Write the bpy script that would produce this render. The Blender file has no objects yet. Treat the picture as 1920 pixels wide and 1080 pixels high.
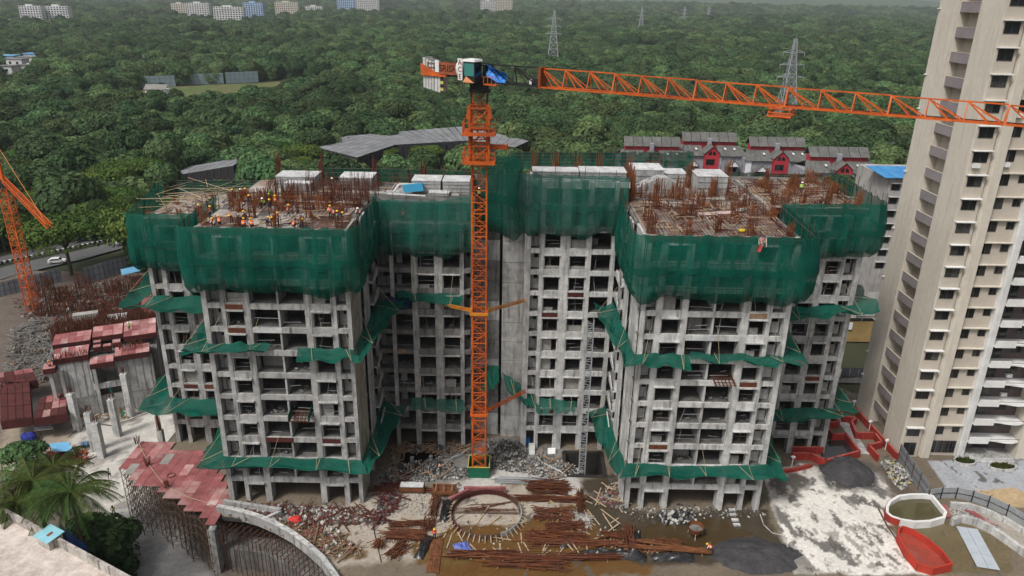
import bpy, math, random
from mathutils import Vector, Matrix, noise

R = random.Random(11)
SC = bpy.context.scene
COL = SC.collection

# ------------------------------------------------------------------ camera
CAM_H = 61.3; FPX = 1400.0; PITCH = math.radians(21.2); ROLL = math.radians(1.03)
cam = bpy.data.cameras.new('camera'); cam_ob = bpy.data.objects.new('camera', cam); COL.objects.link(cam_ob)
cam.sensor_width = 36.0; cam.lens = FPX / 1920 * 36.0; cam.clip_start = 1.0; cam.clip_end = 20000
cam_ob.matrix_world = Matrix.Translation((0, 0, CAM_H)) @ Matrix.Rotation(math.pi/2 - PITCH, 4, 'X') @ Matrix.Rotation(ROLL, 4, 'Z')
SC.camera = cam_ob

# ------------------------------------------------------------------ light
SUN_EL = math.radians(54); SUN_AZ = math.radians(222)     # azimuth clockwise from +Y
w = bpy.data.worlds.new('World'); SC.world = w; w.use_nodes = True
nt = w.node_tree; bg = nt.nodes['Background']
sky = nt.nodes.new('ShaderNodeTexSky'); sky.sky_type = 'NISHITA'; sky.sun_disc = False
sky.sun_elevation = SUN_EL; sky.sun_rotation = SUN_AZ; sky.air_density = 1.0; sky.dust_density = 6.0; sky.ozone_density = 1.0
hs = nt.nodes.new('ShaderNodeHueSaturation'); hs.inputs['Saturation'].default_value = 0.35
nt.links.new(sky.outputs[0], hs.inputs['Color']); nt.links.new(hs.outputs[0], bg.inputs['Color'])
bg.inputs['Strength'].default_value = 0.078
sl = bpy.data.lights.new('sun', 'SUN'); sl.energy = 1.5; sl.angle = math.radians(11); sl.color = (1.0, 0.97, 0.93)
so = bpy.data.objects.new('sun', sl); COL.objects.link(so)
d = Vector((math.sin(SUN_AZ)*math.cos(SUN_EL), math.cos(SUN_AZ)*math.cos(SUN_EL), math.sin(SUN_EL)))
so.rotation_euler = (-d).to_track_quat('-Z', 'Y').to_euler(); so.location = d*200
vs = SC.view_settings; vs.view_transform = 'Standard'; vs.look = 'None'; vs.exposure = 0.64; vs.gamma = 1.0; vs.use_curve_mapping = False
SC.render.film_transparent = False
cy = SC.cycles
cy.use_denoising = True; cy.max_bounces = 8; cy.transparent_max_bounces = 24; cy.diffuse_bounces = 2; cy.glossy_bounces = 2
cy.transmission_bounces = 2; cy.volume_bounces = 0; cy.caustics_reflective = False; cy.caustics_refractive = False
cy.sample_clamp_indirect = 6.0

# ------------------------------------------------------------------ helpers
_ct, _st, _cr, _sr = math.cos(PITCH), math.sin(PITCH), math.cos(ROLL), math.sin(ROLL)
def P(px, py, z=None, y=None, x=None):
    """direction of a photo pixel, met with a plane z=, y= or x= (the thing it touches)"""
    u = (px-960)/FPX; v = (py-540)/FPX
    uu = u*_cr + v*_sr; vv = -u*_sr + v*_cr
    r = Vector((uu, _ct - vv*_st, -_st - vv*_ct))
    t = (z-CAM_H)/r.z if z is not None else (y/r.y if y is not None else x/r.x)
    return Vector((0, 0, CAM_H)) + r*t
LOW = -8.0
def G(px, py, z=0.0): return P(px, py, z=z)
def L(px, py): return P(px, py, z=LOW)

ORG = {}
class MB:
    def __init__(s): s.v = []; s.f = []; s.m = []; s.mi = 0
    def add(s, vs, fs):
        n = len(s.v); s.v.extend([tuple(p) for p in vs])
        for f in fs: s.f.append(tuple(i+n for i in f)); s.m.append(s.mi)
    def box(s, x0, x1, y0, y1, z0, z1):
        s.add([(x0,y0,z0),(x1,y0,z0),(x1,y1,z0),(x0,y1,z0),(x0,y0,z1),(x1,y0,z1),(x1,y1,z1),(x0,y1,z1)],
              [(0,3,2,1),(4,5,6,7),(0,1,5,4),(1,2,6,5),(2,3,7,6),(3,0,4,7)]); return s
    def obox(s, c, ax, ay, az):
        c = Vector(c); ax = Vector(ax); ay = Vector(ay); az = Vector(az)
        s.add([c+ax*i+ay*j+az*k for i,j,k in ((-1,-1,-1),(1,-1,-1),(1,1,-1),(-1,1,-1),(-1,-1,1),(1,-1,1),(1,1,1),(-1,1,1))],
              [(0,3,2,1),(4,5,6,7),(0,1,5,4),(1,2,6,5),(2,3,7,6),(3,0,4,7)]); return s
    def bar(s, p, q, w, h=None, up=(0,0,1)):
        p = Vector(p); q = Vector(q); h = h or w; d = (q-p)
        if d.length < 1e-6: return s
        a = d.normalized(); u = Vector(up)
        if abs(a.dot(u)) > .98: u = Vector((1,0,0)) if abs(a.x) < .9 else Vector((0,1,0))
        b = a.cross(u).normalized(); c = b.cross(a)
        return s.obox((p+q)/2, d/2, b*(w/2), c*(h/2))
    def tube(s, p, q, r0, r1=None, n=7, cap=True):
        p = Vector(p); q = Vector(q); r1 = r0 if r1 is None else r1; a = (q-p).normalized()
        u = Vector((0,0,1)) if abs(a.z) < .9 else Vector((1,0,0))
        b = a.cross(u).normalized(); c = b.cross(a); vs = []
        for k in range(n):
            t = 2*math.pi*k/n; o = b*math.cos(t)+c*math.sin(t); vs += [p+o*r0, q+o*r1]
        fs = [(2*k, 2*((k+1)%n), 2*((k+1)%n)+1, 2*k+1) for k in range(n)]
        if cap: fs += [tuple(2*k for k in range(n-1,-1,-1)), tuple(2*k+1 for k in range(n))]
        s.add(vs, fs); return s
    def path(s, pts, r, n=5):
        for a, b in zip(pts, pts[1:]): s.tube(a, b, r, n=n)
        return s
    def prism(s, poly, z0, z1):
        n = len(poly); vs = [(x,y,z0) for x,y in poly]+[(x,y,z1) for x,y in poly]
        s.add(vs, [tuple(range(n-1,-1,-1)), tuple(range(n,2*n))]+[(i,(i+1)%n,(i+1)%n+n,i+n) for i in range(n)]); return s
    def extr(s, poly, off):
        n = len(poly); off = Vector(off); vs = [Vector(p) for p in poly]; vs = vs+[p+off for p in vs]
        s.add(vs, [tuple(range(n-1,-1,-1)), tuple(range(n,2*n))]+[(i,(i+1)%n,(i+1)%n+n,i+n) for i in range(n)]); return s
    def sheet(s, poly, z):
        s.add([(x,y,z) for x,y in poly], [tuple(range(len(poly)))]); return s
    def grid(s, fn, nu, nv, close=False):
        vs = [fn(i/nu, j/nv) for j in range(nv+1) for i in range(nu+1)]
        s.add(vs, [(j*(nu+1)+i, j*(nu+1)+i+1, (j+1)*(nu+1)+i+1, (j+1)*(nu+1)+i) for j in range(nv) for i in range(nu)]); return s
    def blob(s, c, r, n=8, m=5, jit=.12, seed=0):
        c = Vector(c); r = Vector(r) if hasattr(r, '__len__') else Vector((r,r,r)); rr = random.Random(seed); vs = []
        for j in range(1, m):
            for i in range(n):
                a = 2*math.pi*i/n; b = math.pi*j/m; k = 1+rr.uniform(-jit, jit)
                vs.append(c+Vector((r.x*math.sin(b)*math.cos(a), r.y*math.sin(b)*math.sin(a), r.z*math.cos(b)))*k)
        vs += [c+Vector((0,0,r.z)), c-Vector((0,0,r.z))]; t, bo = len(vs)-2, len(vs)-1; fs = []
        for j in range(m-2):
            for i in range(n): fs.append((j*n+i, (j+1)*n+i, (j+1)*n+(i+1)%n, j*n+(i+1)%n))
        for i in range(n): fs.append((t, i, (i+1)%n)); fs.append((bo, (m-2)*n+(i+1)%n, (m-2)*n+i))
        s.add(vs, fs); return s
    def mesh(s, name, mat, smooth=False, off=(0,0,0)):
        me = bpy.data.meshes.new(name); ox, oy, oz = off
        me.from_pydata([(x-ox, y-oy, z-oz) for x,y,z in s.v], [], s.f)
        for m in (mat if isinstance(mat, (list,tuple)) else [mat]): me.materials.append(m)
        if any(s.m): me.polygons.foreach_set('material_index', s.m)
        if smooth: me.polygons.foreach_set('use_smooth', [True]*len(s.f))
        me.update(); return me
    def build(s, name, mat, parent=None, smooth=False):
        """world-space shape -> one object; children of an Empty thing are stored relative to it"""
        off = ORG.get(parent.name, (0,0,0)) if parent else (0,0,0)
        o = bpy.data.objects.new(name, s.mesh(name, mat, smooth, off)); COL.objects.link(o)
        if parent: o.parent = parent; ORG[o.name] = off
        return o
def place(name, me, parent, loc=(0,0,0), rz=0.0, sc=None):
    """a piece that shares mesh data; loc in world space"""
    o = bpy.data.objects.new(name, me); COL.objects.link(o)
    off = Vector(ORG.get(parent.name, (0,0,0))) if parent else Vector((0,0,0))
    o.location = Vector(loc)-off; o.rotation_euler = (0,0,rz)
    if sc: o.scale = sc
    if parent: o.parent = parent; ORG[o.name] = tuple(off)
    return o
def tag(o, label, cat, group=None, kind=None):
    if label: o['label'] = label
    if cat: o['category'] = cat
    if group: o['group'] = group
    if kind: o['kind'] = kind
    return o
def thing(name, label, cat, loc=(0,0,0), group=None, rz=0.0):
    o = bpy.data.objects.new(name, None); COL.objects.link(o); o.location = loc; o.rotation_euler = (0,0,rz); o.empty_display_size = .3
    ORG[o.name] = tuple(loc); return tag(o, label, cat, group)
def struct(o): o['kind'] = 'structure'; return o
def stuff(o): o['kind'] = 'stuff'; return o
_boxes = {}
def boxmesh(nm, sx, sy, sz, mat):
    k = (nm, round(sx,3), round(sy,3), round(sz,3), mat.name)
    if k not in _boxes: _boxes[k] = MB().box(0,sx,0,sy,0,sz).mesh(nm, mat)
    return _boxes[k]
def pbox(nm, x0, x1, y0, y1, z0, z1, mat, parent):
    return place(nm, boxmesh(nm, x1-x0, y1-y0, z1-z0, mat), parent, (x0,y0,z0))
def jit(a): return R.uniform(-a, a)
def lerp(a, b, t): return a+(b-a)*t
def fbm(x, y, z=0.0): return noise.noise(Vector((x,y,z)))+.5*noise.noise(Vector((x*2.1+5,y*2.1,z)))

# ------------------------------------------------------------------ materials
def M(name, c1, c2=None, scale=.5, rough=.85, metal=0.0, rnd=.0, streak=None, bump=.0, c3=None, detail=5.0, contrast=(.35,.65), island=0.0, spec=.3, fine=0.0, hue=0.0):
    m = bpy.data.materials.new(name); m.use_nodes = True; n = m.node_tree.nodes; l = m.node_tree.links
    b = n['Principled BSDF']; b.inputs['Roughness'].default_value = rough; b.inputs['Metallic'].default_value = metal
    b.inputs['Specular IOR Level'].default_value = spec
    geo = n.new('ShaderNodeNewGeometry')
    def noise_fac(sc, det, lo, hi, vec=None, stretch=None):
        mp = n.new('ShaderNodeMapping'); mp.inputs['Scale'].default_value = stretch or (1,1,1)
        l.new(geo.outputs['Position'], mp.inputs['Vector'])
        t = n.new('ShaderNodeTexNoise'); t.inputs['Scale'].default_value = sc; t.inputs['Detail'].default_value = det; t.inputs['Roughness'].default_value = .62
        l.new(mp.outputs[0], t.inputs['Vector'])
        r = n.new('ShaderNodeMapRange'); r.inputs['From Min'].default_value = lo; r.inputs['From Max'].default_value = hi
        l.new(t.outputs[0], r.inputs['Value']); return r.outputs[0], t.outputs[0]
    def mix(f, a, c, mode='MIX'):
        x = n.new('ShaderNodeMix'); x.data_type = 'RGBA'; x.blend_type = mode
        if isinstance(f, float): x.inputs[0].default_value = f
        else: l.new(f, x.inputs[0])
        for i, v in ((6,a),(7,c)):
            if isinstance(v, tuple): x.inputs[i].default_value = (*v, 1)
            else: l.new(v, x.inputs[i])
        return x.outputs[2]
    col = tuple(c1); hraw = None
    if c2:
        f, hraw = noise_fac(scale, detail, contrast[0], contrast[1]); col = mix(f, col, tuple(c2))
    if c3:
        f, _ = noise_fac(scale*.31, 4.0, .52, .66); col = mix(f, col, tuple(c3))
    if fine:
        f, _ = noise_fac(scale*6, 4.0, .3, .7)
        q = n.new('ShaderNodeMapRange'); q.inputs['To Min'].default_value = 1-fine; q.inputs['To Max'].default_value = 1+fine; l.new(f, q.inputs['Value'])
        h = n.new('ShaderNodeHueSaturation'); l.new(q.outputs[0], h.inputs['Value'])
        if isinstance(col, tuple): h.inputs['Color'].default_value = (*col, 1)
        else: l.new(col, h.inputs['Color'])
        col = h.outputs[0]
    if streak:
        f, _ = noise_fac(1.6, 4.0, .5, .72, stretch=(1.3,1.3,.12)); col = mix(f, col, tuple(streak))
    if rnd or island:
        h = n.new('ShaderNodeHueSaturation')
        src = None
        if rnd:
            oi = n.new('ShaderNodeObjectInfo'); a = n.new('ShaderNodeMapRange'); a.inputs['To Min'].default_value = 1-rnd; a.inputs['To Max'].default_value = 1+rnd
            l.new(oi.outputs['Random'], a.inputs['Value']); src = a.outputs[0]
            if hue:
                wn = n.new('ShaderNodeTexWhiteNoise'); wn.noise_dimensions = '1D'; l.new(oi.outputs['Random'], wn.inputs['W']); hm = n.new('ShaderNodeMapRange'); hm.inputs['To Min'].default_value = .5-hue*.55; hm.inputs['To Max'].default_value = .5+hue; l.new(wn.outputs['Value'], hm.inputs['Value']); l.new(hm.outputs[0], h.inputs['Hue'])
        if island:
            a2 = n.new('ShaderNodeMapRange'); a2.inputs['To Min'].default_value = 1-island; a2.inputs['To Max'].default_value = 1+island
            l.new(geo.outputs['Random Per Island'], a2.inputs['Value'])
            if src:
                mu = n.new('ShaderNodeMath'); mu.operation = 'MULTIPLY'; l.new(src, mu.inputs[0]); l.new(a2.outputs[0], mu.inputs[1]); src = mu.outputs[0]
            else: src = a2.outputs[0]
        l.new(src, h.inputs['Value'])
        if isinstance(col, tuple): h.inputs['Color'].default_value = (*col, 1)
        else: l.new(col, h.inputs['Color'])
        col = h.outputs[0]
    if isinstance(col, tuple): b.inputs['Base Color'].default_value = (*col, 1)
    else: l.new(col, b.inputs['Base Color'])
    if bump and hraw is not None:
        bp = n.new('ShaderNodeBump'); bp.inputs['Strength'].default_value = bump; bp.inputs['Distance'].default_value = .15
        l.new(hraw, bp.inputs['Height']); l.new(bp.outputs[0], b.inputs['Normal'])
    return m
def net_mat(name, c1, c2, thru, plastic=0.0):
    """woven shade net: an even share of the light passes the open weave, the rest meets the thread"""
    m = M(name, c1, c2, scale=.35, rough=.7, contrast=(.3,.7), spec=.25); n = m.node_tree.nodes; l = m.node_tree.links
    out = [x for x in n if x.type == 'OUTPUT_MATERIAL'][0]; b = n['Principled BSDF']
    tl = n.new('ShaderNodeBsdfTranslucent'); src = b.inputs['Base Color'].links[0].from_socket; l.new(src, tl.inputs['Color'])
    a = n.new('ShaderNodeMixShader'); a.inputs[0].default_value = .35; l.new(b.outputs[0], a.inputs[1]); l.new(tl.outputs[0], a.inputs[2])
    tr = n.new('ShaderNodeBsdfTransparent'); x = n.new('ShaderNodeMixShader')
    geo = n.new('ShaderNodeNewGeometry'); mp = n.new('ShaderNodeMapping'); mp.inputs['Scale'].default_value = (1,1,.16); l.new(geo.outputs['Position'], mp.inputs['Vector'])
    nz = n.new('ShaderNodeTexNoise'); nz.inputs['Scale'].default_value = .9; nz.inputs['Detail'].default_value = 5; l.new(mp.outputs[0], nz.inputs['Vector'])
    mr = n.new('ShaderNodeMapRange'); mr.inputs['From Min'].default_value = .3; mr.inputs['From Max'].default_value = .7; mr.inputs['To Min'].default_value = thru*.45; mr.inputs['To Max'].default_value = thru*1.55; l.new(nz.outputs[0], mr.inputs['Value']); l.new(mr.outputs[0], x.inputs[0])
    l.new(a.outputs[0], x.inputs[1]); l.new(tr.outputs[0], x.inputs[2]); l.new(x.outputs[0], out.inputs['Surface'])
    return m
def leaf_mat(name, c1, c2, rnd=.25, island=.35):
    m = M(name, c1, c2, scale=.05, rough=.75, rnd=rnd, island=island, contrast=(.4,.6), spec=.15, hue=.035); n = m.node_tree.nodes; l = m.node_tree.links
    out = [x for x in n if x.type == 'OUTPUT_MATERIAL'][0]; b = n['Principled BSDF']
    tl = n.new('ShaderNodeBsdfTranslucent'); l.new(b.inputs['Base Color'].links[0].from_socket, tl.inputs['Color'])
    a = n.new('ShaderNodeMixShader'); a.inputs[0].default_value = .25; l.new(b.outputs[0], a.inputs[1]); l.new(tl.outputs[0], a.inputs[2]); l.new(a.outputs[0], out.inputs['Surface'])
    return m
conc  = M('concrete', (.42,.415,.40), (.26,.257,.25), scale=.9, rnd=.14, streak=(.11,.108,.105), bump=.25, fine=.12)
concw = M('concrete_pale', (.56,.555,.54), (.36,.36,.35), scale=.8, rnd=.14, streak=(.17,.165,.16), bump=.25, fine=.12)
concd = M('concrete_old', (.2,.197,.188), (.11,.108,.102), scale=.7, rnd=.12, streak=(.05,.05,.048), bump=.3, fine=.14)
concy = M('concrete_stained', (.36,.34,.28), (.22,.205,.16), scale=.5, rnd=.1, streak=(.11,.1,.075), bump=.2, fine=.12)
plast = M('formwork_white', (.6,.61,.61), (.4,.4,.4), scale=.8, rnd=.06, streak=(.3,.29,.28))
rust  = M('rebar_rust', (.125,.04,.018), (.07,.022,.012), scale=2.0, rnd=.2)
rusto = M('rebar_fresh', (.21,.068,.02), (.12,.038,.014), scale=2.0, rnd=.2)
shut  = M('shuttering_red', (.3,.105,.105), (.2,.06,.06), scale=.5, rnd=.16, c3=(.36,.23,.21), fine=.12)
shutp = M('shuttering_pink', (.4,.2,.19), (.3,.12,.115), scale=.6, rnd=.2, c3=(.5,.38,.36), fine=.15)
shutd = M('shuttering_dark', (.085,.02,.018), (.05,.014,.013), scale=.7, rnd=.15)
deckm = M('deck_ply', (.34,.27,.225), (.2,.14,.11), scale=.7, rnd=.16, c3=(.4,.37,.34), fine=.15)
wood  = M('timber', (.3,.2,.12), (.19,.12,.075), scale=1.5, rnd=.2)
bamb  = M('bamboo', (.42,.33,.22), (.3,.23,.15), scale=1.5, rnd=.15)
scaf  = M('scaffold_steel', (.07,.055,.045), (.12,.06,.035), scale=1.5, rnd=.1, rough=.6)
orange= M('crane_orange', (.6,.115,.014), (.42,.08,.015), scale=.8, rough=.55, rnd=.12, c3=(.34,.07,.02), fine=.15)
orangr= M('tie_yellow', (.6,.22,.02), (.42,.15,.02), scale=.8, rough=.5)
black = M('black_steel', (.012,.012,.014), (.025,.024,.024), scale=.8, rough=.45)
white = M('white_paint', (.75,.75,.74), (.62,.62,.6), scale=.6, rough=.5)
glassc = M('curtained_glass', (.07,.068,.065), (.03,.03,.03), scale=3., rough=.2, spec=.5, rnd=.5)
glass = M('dark_glass', (.012,.014,.016), rough=.12, spec=.6)
tglass= M('teal_glass', (.05,.2,.18), rough=.15, spec=.6)
net   = net_mat('green_net', (.001,.135,.092), (.001,.088,.06), .25)
netp  = net_mat('green_net_plastic', (.003,.14,.095), (.05,.155,.125), .28)
netc  = net_mat('green_catch_net', (.001,.125,.084), (.001,.09,.062), .14)
netb  = net_mat('blue_net', (.01,.05,.12), (.008,.03,.08), .16)
rope  = M('rope', (.4,.33,.2))
steel = M('galvanised', (.42,.44,.45), (.33,.35,.36), scale=.6, rough=.5, metal=.3)
bluet = M('blue_tarp', (.02,.16,.55), (.03,.22,.62), scale=1.2, rough=.45)
bluel = M('blue_sheet', (.12,.36,.6), (.2,.45,.66), scale=1.0, rough=.5)
blackt= M('black_tarp', (.012,.012,.013), (.03,.03,.032), scale=2., rough=.3, spec=.5)
beige = M('tower_beige', (.585,.54,.465), (.54,.495,.42), scale=.22, streak=(.47,.425,.355), rough=.9, fine=.05)
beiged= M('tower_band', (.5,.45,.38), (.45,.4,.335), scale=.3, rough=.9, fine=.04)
grape = M('tower_parapet', (.26,.23,.235), (.21,.185,.19), scale=.4, rough=.9)
redw  = M('red_masonry', (.33,.035,.025), (.24,.028,.022), scale=.6, rnd=.06, streak=(.2,.02,.016))
asph  = M('asphalt', (.11,.11,.11), (.085,.085,.085), scale=.4, rough=.9)
roofg = M('roof_slate', (.125,.125,.118), (.085,.085,.08), scale=.35, rnd=.1, streak=(.17,.165,.15), fine=.2)
inner_m = M('concrete_shade_and_joint', (.075,.073,.07), (.04,.039,.037), scale=.7, rnd=.2, fine=.15)  # darkened concrete: room shade put into the colour; also used for dark joints
floor_m = M('concrete_floor_darkened', (.15,.146,.138), (.07,.068,.063), scale=.6, rnd=.15, fine=.2)  # slab concrete darkened so the open storeys look shaded inside
blockm = M('blockwork', (.3,.29,.27), (.2,.19,.18), scale=2.5, rnd=.15, fine=.2)
rail_m = M('rail_pale', (.3,.3,.3), (.18,.18,.18), scale=1., rnd=.3)
bark  = M('bark', (.1,.075,.055), (.06,.045,.035), scale=2.)
# ================================================================== terrain
import numpy as np
def vnoise(x, y, seed=0):
    xi = np.floor(x).astype(np.int64); yi = np.floor(y).astype(np.int64); xf = x-xi; yf = y-yi
    u = xf*xf*(3-2*xf); v = yf*yf*(3-2*yf)
    def h(a, b):
        n = (a*374761393 + b*668265263 + seed*1442695041) & 0x7fffffff
        n = ((n ^ (n >> 13))*1274126177) & 0x7fffffff
        return ((n ^ (n >> 16)) & 0xffff)/65535.0
    return (h(xi,yi)*(1-u)+h(xi+1,yi)*u)*(1-v) + (h(xi,yi+1)*(1-u)+h(xi+1,yi+1)*u)*v
def vfbm(x, y, seed=0, o=4):
    s = 0; a = .5; t = 0
    for i in range(o): s = s+a*vnoise(x*2**i, y*2**i, seed+i*7); t += a; a *= .55
    return s/t
def sdist(X, Y, poly):
    d = np.full(X.shape, 1e9); ins = np.zeros(X.shape, bool); n = len(poly)
    for i in range(n):
        (x1,y1),(x2,y2) = poly[i], poly[(i+1)%n]; dx, dy = x2-x1, y2-y1; l2 = dx*dx+dy*dy+1e-9
        t = np.clip(((X-x1)*dx+(Y-y1)*dy)/l2, 0, 1); d = np.minimum(d, np.hypot(X-x1-t*dx, Y-y1-t*dy))
        c = ((y1 > Y) != (y2 > Y)) & (X < (x2-x1)*(Y-y1)/(y2-y1+1e-12)+x1); ins ^= c
    return np.where(ins, -d, d)
def ground_mat(name):
    m = bpy.data.materials.new(name); m.use_nodes = True; n = m.node_tree.nodes; l = m.node_tree.links; b = n['Principled BSDF']
    at = n.new('ShaderNodeAttribute'); at.attribute_name = 'Col'; we = n.new('ShaderNodeAttribute'); we.attribute_name = 'wet'
    geo = n.new('ShaderNodeNewGeometry'); t = n.new('ShaderNodeTexNoise'); t.inputs['Scale'].default_value = 2.2; t.inputs['Detail'].default_value = 8; t.inputs['Roughness'].default_value = .7
    l.new(geo.outputs['Position'], t.inputs['Vector'])
    r = n.new('ShaderNodeMapRange'); r.inputs['From Min'].default_value = .3; r.inputs['From Max'].default_value = .7; r.inputs['To Min'].default_value = .74; r.inputs['To Max'].default_value = 1.2
    l.new(t.outputs[0], r.inputs['Value']); h = n.new('ShaderNodeHueSaturation'); l.new(r.outputs[0], h.inputs['Value']); l.new(at.outputs['Color'], h.inputs['Color']); l.new(h.outputs[0], b.inputs['Base Color'])
    q = n.new('ShaderNodeMapRange'); q.inputs['To Min'].default_value = .92; q.inputs['To Max'].default_value = .12; l.new(we.outputs['Fac'], q.inputs['Value']); l.new(q.outputs[0], b.inputs['Roughness'])
    bp = n.new('ShaderNodeBump'); bp.inputs['Distance'].default_value = .2; l.new(t.outputs[0], bp.inputs['Height'])
    i = n.new('ShaderNodeMapRange'); i.inputs['To Min'].default_value = .5; i.inputs['To Max'].default_value = .02; l.new(we.outputs['Fac'], i.inputs['Value']); l.new(i.outputs[0], bp.inputs['Strength']); l.new(bp.outputs[0], b.inputs['Normal'])
    return m
def painted_ground(name, x0, x1, y0, y1, st, z, base, regions, outline, hgt, stains=None, holes=()):
    nx = int((x1-x0)/st); ny = int((y1-y0)/st); xs = np.linspace(x0, x1, nx+1); ys = np.linspace(y0, y1, ny+1); X, Y = np.meshgrid(xs, ys)
    c = np.ones(X.shape+(3,))*np.array(base); wet = np.zeros(X.shape)
    big = vfbm(X*.22, Y*.22, 3); c *= (.7+.6*big)[...,None]; hz = (vfbm(X*.6, Y*.6, 5)-.5)*hgt
    wob = (vfbm(X*.35, Y*.35, 9)-.5)*4.5+(vfbm(X*1.6, Y*1.6, 19)-.5)*2.0
    for poly, col, wt, amp, edge in regions:
        sd = sdist(X, Y, [(p[0],p[1]) for p in poly])+wob*amp
        k = np.clip(.5-sd/edge, 0, 1); k = k*k*(3-2*k)
        c = c*(1-k[...,None])+np.array(col)*k[...,None]*(.82+.36*vfbm(X*.5, Y*.5, 31))[...,None]; wet = wet*(1-k)+wt*k
        if wt > .6: hz = hz*(1-k)-.02*k
    if stains:
        for poly, col, sc, lo, seed, wt in stains:
            sd = sdist(X, Y, [(p[0],p[1]) for p in poly]); k = np.clip(.5-sd/1.0, 0, 1)
            s = np.clip((vfbm(X*sc+Y*sc*.25, Y*sc*.55-X*sc*.2, seed, 5)-lo)/.025, 0, 1)*k*.9
            c = c*(1-s[...,None])+np.array(col)*s[...,None]; wet = wet*(1-s)+wt*s
    keep = sdist(X, Y, outline) < 0 if outline else np.ones(X.shape, bool)
    for h_ in holes: keep &= sdist(X, Y, h_) > 0
    ids = np.arange(X.size).reshape(X.shape); q = np.stack([ids[:-1,:-1], ids[:-1,1:], ids[1:,1:], ids[1:,:-1]], -1).reshape(-1,4)
    kk = (keep[:-1,:-1]&keep[:-1,1:]&keep[1:,1:]&keep[1:,:-1]).reshape(-1); q = q[kk]
    used, inv = np.unique(q, return_inverse=True); q = inv.reshape(-1,4)
    V = np.stack([X.ravel(), Y.ravel(), (z+hz).ravel()], -1)[used]
    me = bpy.data.meshes.new(name); me.vertices.add(len(V)); me.vertices.foreach_set('co', V.ravel())
    me.loops.add(q.size); me.loops.foreach_set('vertex_index', q.ravel()); me.polygons.add(len(q)); me.polygons.foreach_set('loop_start', np.arange(len(q))*4)
    me.update(calc_edges=True); me.polygons.foreach_set('use_smooth', np.ones(len(q), bool))
    ca = me.color_attributes.new('Col', 'FLOAT_COLOR', 'POINT'); ca.data.foreach_set('color', np.concatenate([np.clip(c.reshape(-1,3)[used],0,1), np.ones((len(used),1))], 1).ravel())
    wa = me.attributes.new('wet', 'FLOAT', 'POINT'); wa.data.foreach_set('value', wet.ravel()[used])
    me.materials.append(ground_mat(name+'_surface')); o = bpy.data.objects.new(name, me); COL.objects.link(o); return struct(o)
def gp(*pts, z=0.0): return [tuple(P(a, b, z=z)[:2]) for a, b in pts]

POD = [(-49.8,114),(-49.8,91.5),(-45,90.6),(-40.5,84.0),(-36.6,80.6),(-36.6,76.9),(-31,76.2),(-26,73.2),(-21.3,69.0),(-17,62),(-15,50),(-15,42),(90,42),(90,112),(58,112),(56.5,114)]
MUD = (.15,.12,.085)
reg = [
 (gp((690,915),(720,870),(800,845),(930,820),(1060,840),(1110,890),(1000,900),(870,905)), (.2,.192,.182), 0, .6, 2.),
 (gp((440,945),(700,950),(700,985),(440,975)), (.2,.185,.165), 0, .6, 2.),
 (gp((690,925),(860,912),(1090,905),(1110,950),(1090,1000),(960,1030),(700,1060),(540,1060),(600,965)), (.36,.315,.26), 0, .7, 1.5),
 (gp((830,910),(940,880),(1070,888),(1125,930),(1090,935),(980,900),(880,925)), (.45,.43,.4), 0, .4, 1.2),
 (gp((500,985),(560,970),(640,1000),(700,1047),(560,1047)), (.13,.085,.045), .75, .7, .6),
 (gp((850,990),(960,985),(990,975),(1050,945),(1120,945),(1190,960),(1230,1080),(1050,1090),(820,1090),(800,1020)), (.125,.066,.022), .92, .5, .6),
 (gp((780,1015),(850,1005),(880,1050),(780,1060)), (.13,.08,.03), .85, .6, .6),
 (gp((1090,905),(1150,890),(1180,960),(1440,960),(1490,1060),(1200,1060),(1120,990)), (.06,.047,.032), .75, .6, 1.2),
 (gp((1150,990),(1350,975),(1420,1000),(1280,1030),(1160,1030)), (.06,.04,.018), .92, .6, .6),
 (gp((1230,955),(1300,955),(1300,985),(1240,975)), (.02,.02,.022), .6, .4, .8),
 (gp((1430,890),(1500,868),(1560,880),(1650,885),(1705,965),(1668,985),(1700,1020),(1760,1075),(1490,1075),(1450,960)), (.66,.63,.58), .1, .25, .5),
 (gp((1440,890),(1490,882),(1515,900),(1500,940),(1445,935)), (.1,.09,.08), .5, .7, 1.2),
 (gp((1515,880),(1570,850),(1660,885),(1650,925),(1560,915)), (.06,.056,.055), .3, .7, 2.0),
 (gp((1640,880),(1660,870),(1740,945),(1700,960)), (.1,.075,.055), .3, .4, .6),
 (gp((1660,985),(1790,975),(1900,985),(1900,1075),(1760,1075),(1700,1020)), (.135,.105,.055), .85, .2, .5),
 (gp((1740,865),(1980,850),(1980,935),(1850,925),(1775,915)), (.34,.355,.38), .1, .08, .3),
 (gp((1800,925),(1900,912),(2000,960),(1900,950)), (.42,.31,.18), 0, .2, .4),
 (gp((1800,940),(1900,970),(1980,1000),(1980,1060),(1880,1010),(1770,960)), (.32,.29,.25), .1, .3, .5),
]
WHT = gp((1440,890),(1500,868),(1560,880),(1650,885),(1705,965),(1668,985),(1700,1020),(1760,1075),(1490,1075),(1450,960))
stn = [(WHT, (.1,.092,.085), .55, .615, 41, .4), (WHT, (.16,.15,.135), .25, .62, 77, .3), (WHT, (.3,.28,.25), 1.4, .62, 55, .1), (POD, (.09,.08,.07), .9, .7, 63, .2)]
PITS = [[(-15.2,86.4),(-10.2,86.4),(-10.2,94.2),(-15.2,94.2)], [(7.9,86.7),(13.4,86.7),(13.4,92.6),(7.9,92.6)]]
painted_ground('site_ground', -50, 90, 42, 114, .22, 0.0, MUD, reg, POD, .12, stn, PITS)
struct(MB().prism(POD, LOW-.5, -5).build('podium', concd))
mbp = MB()
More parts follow.
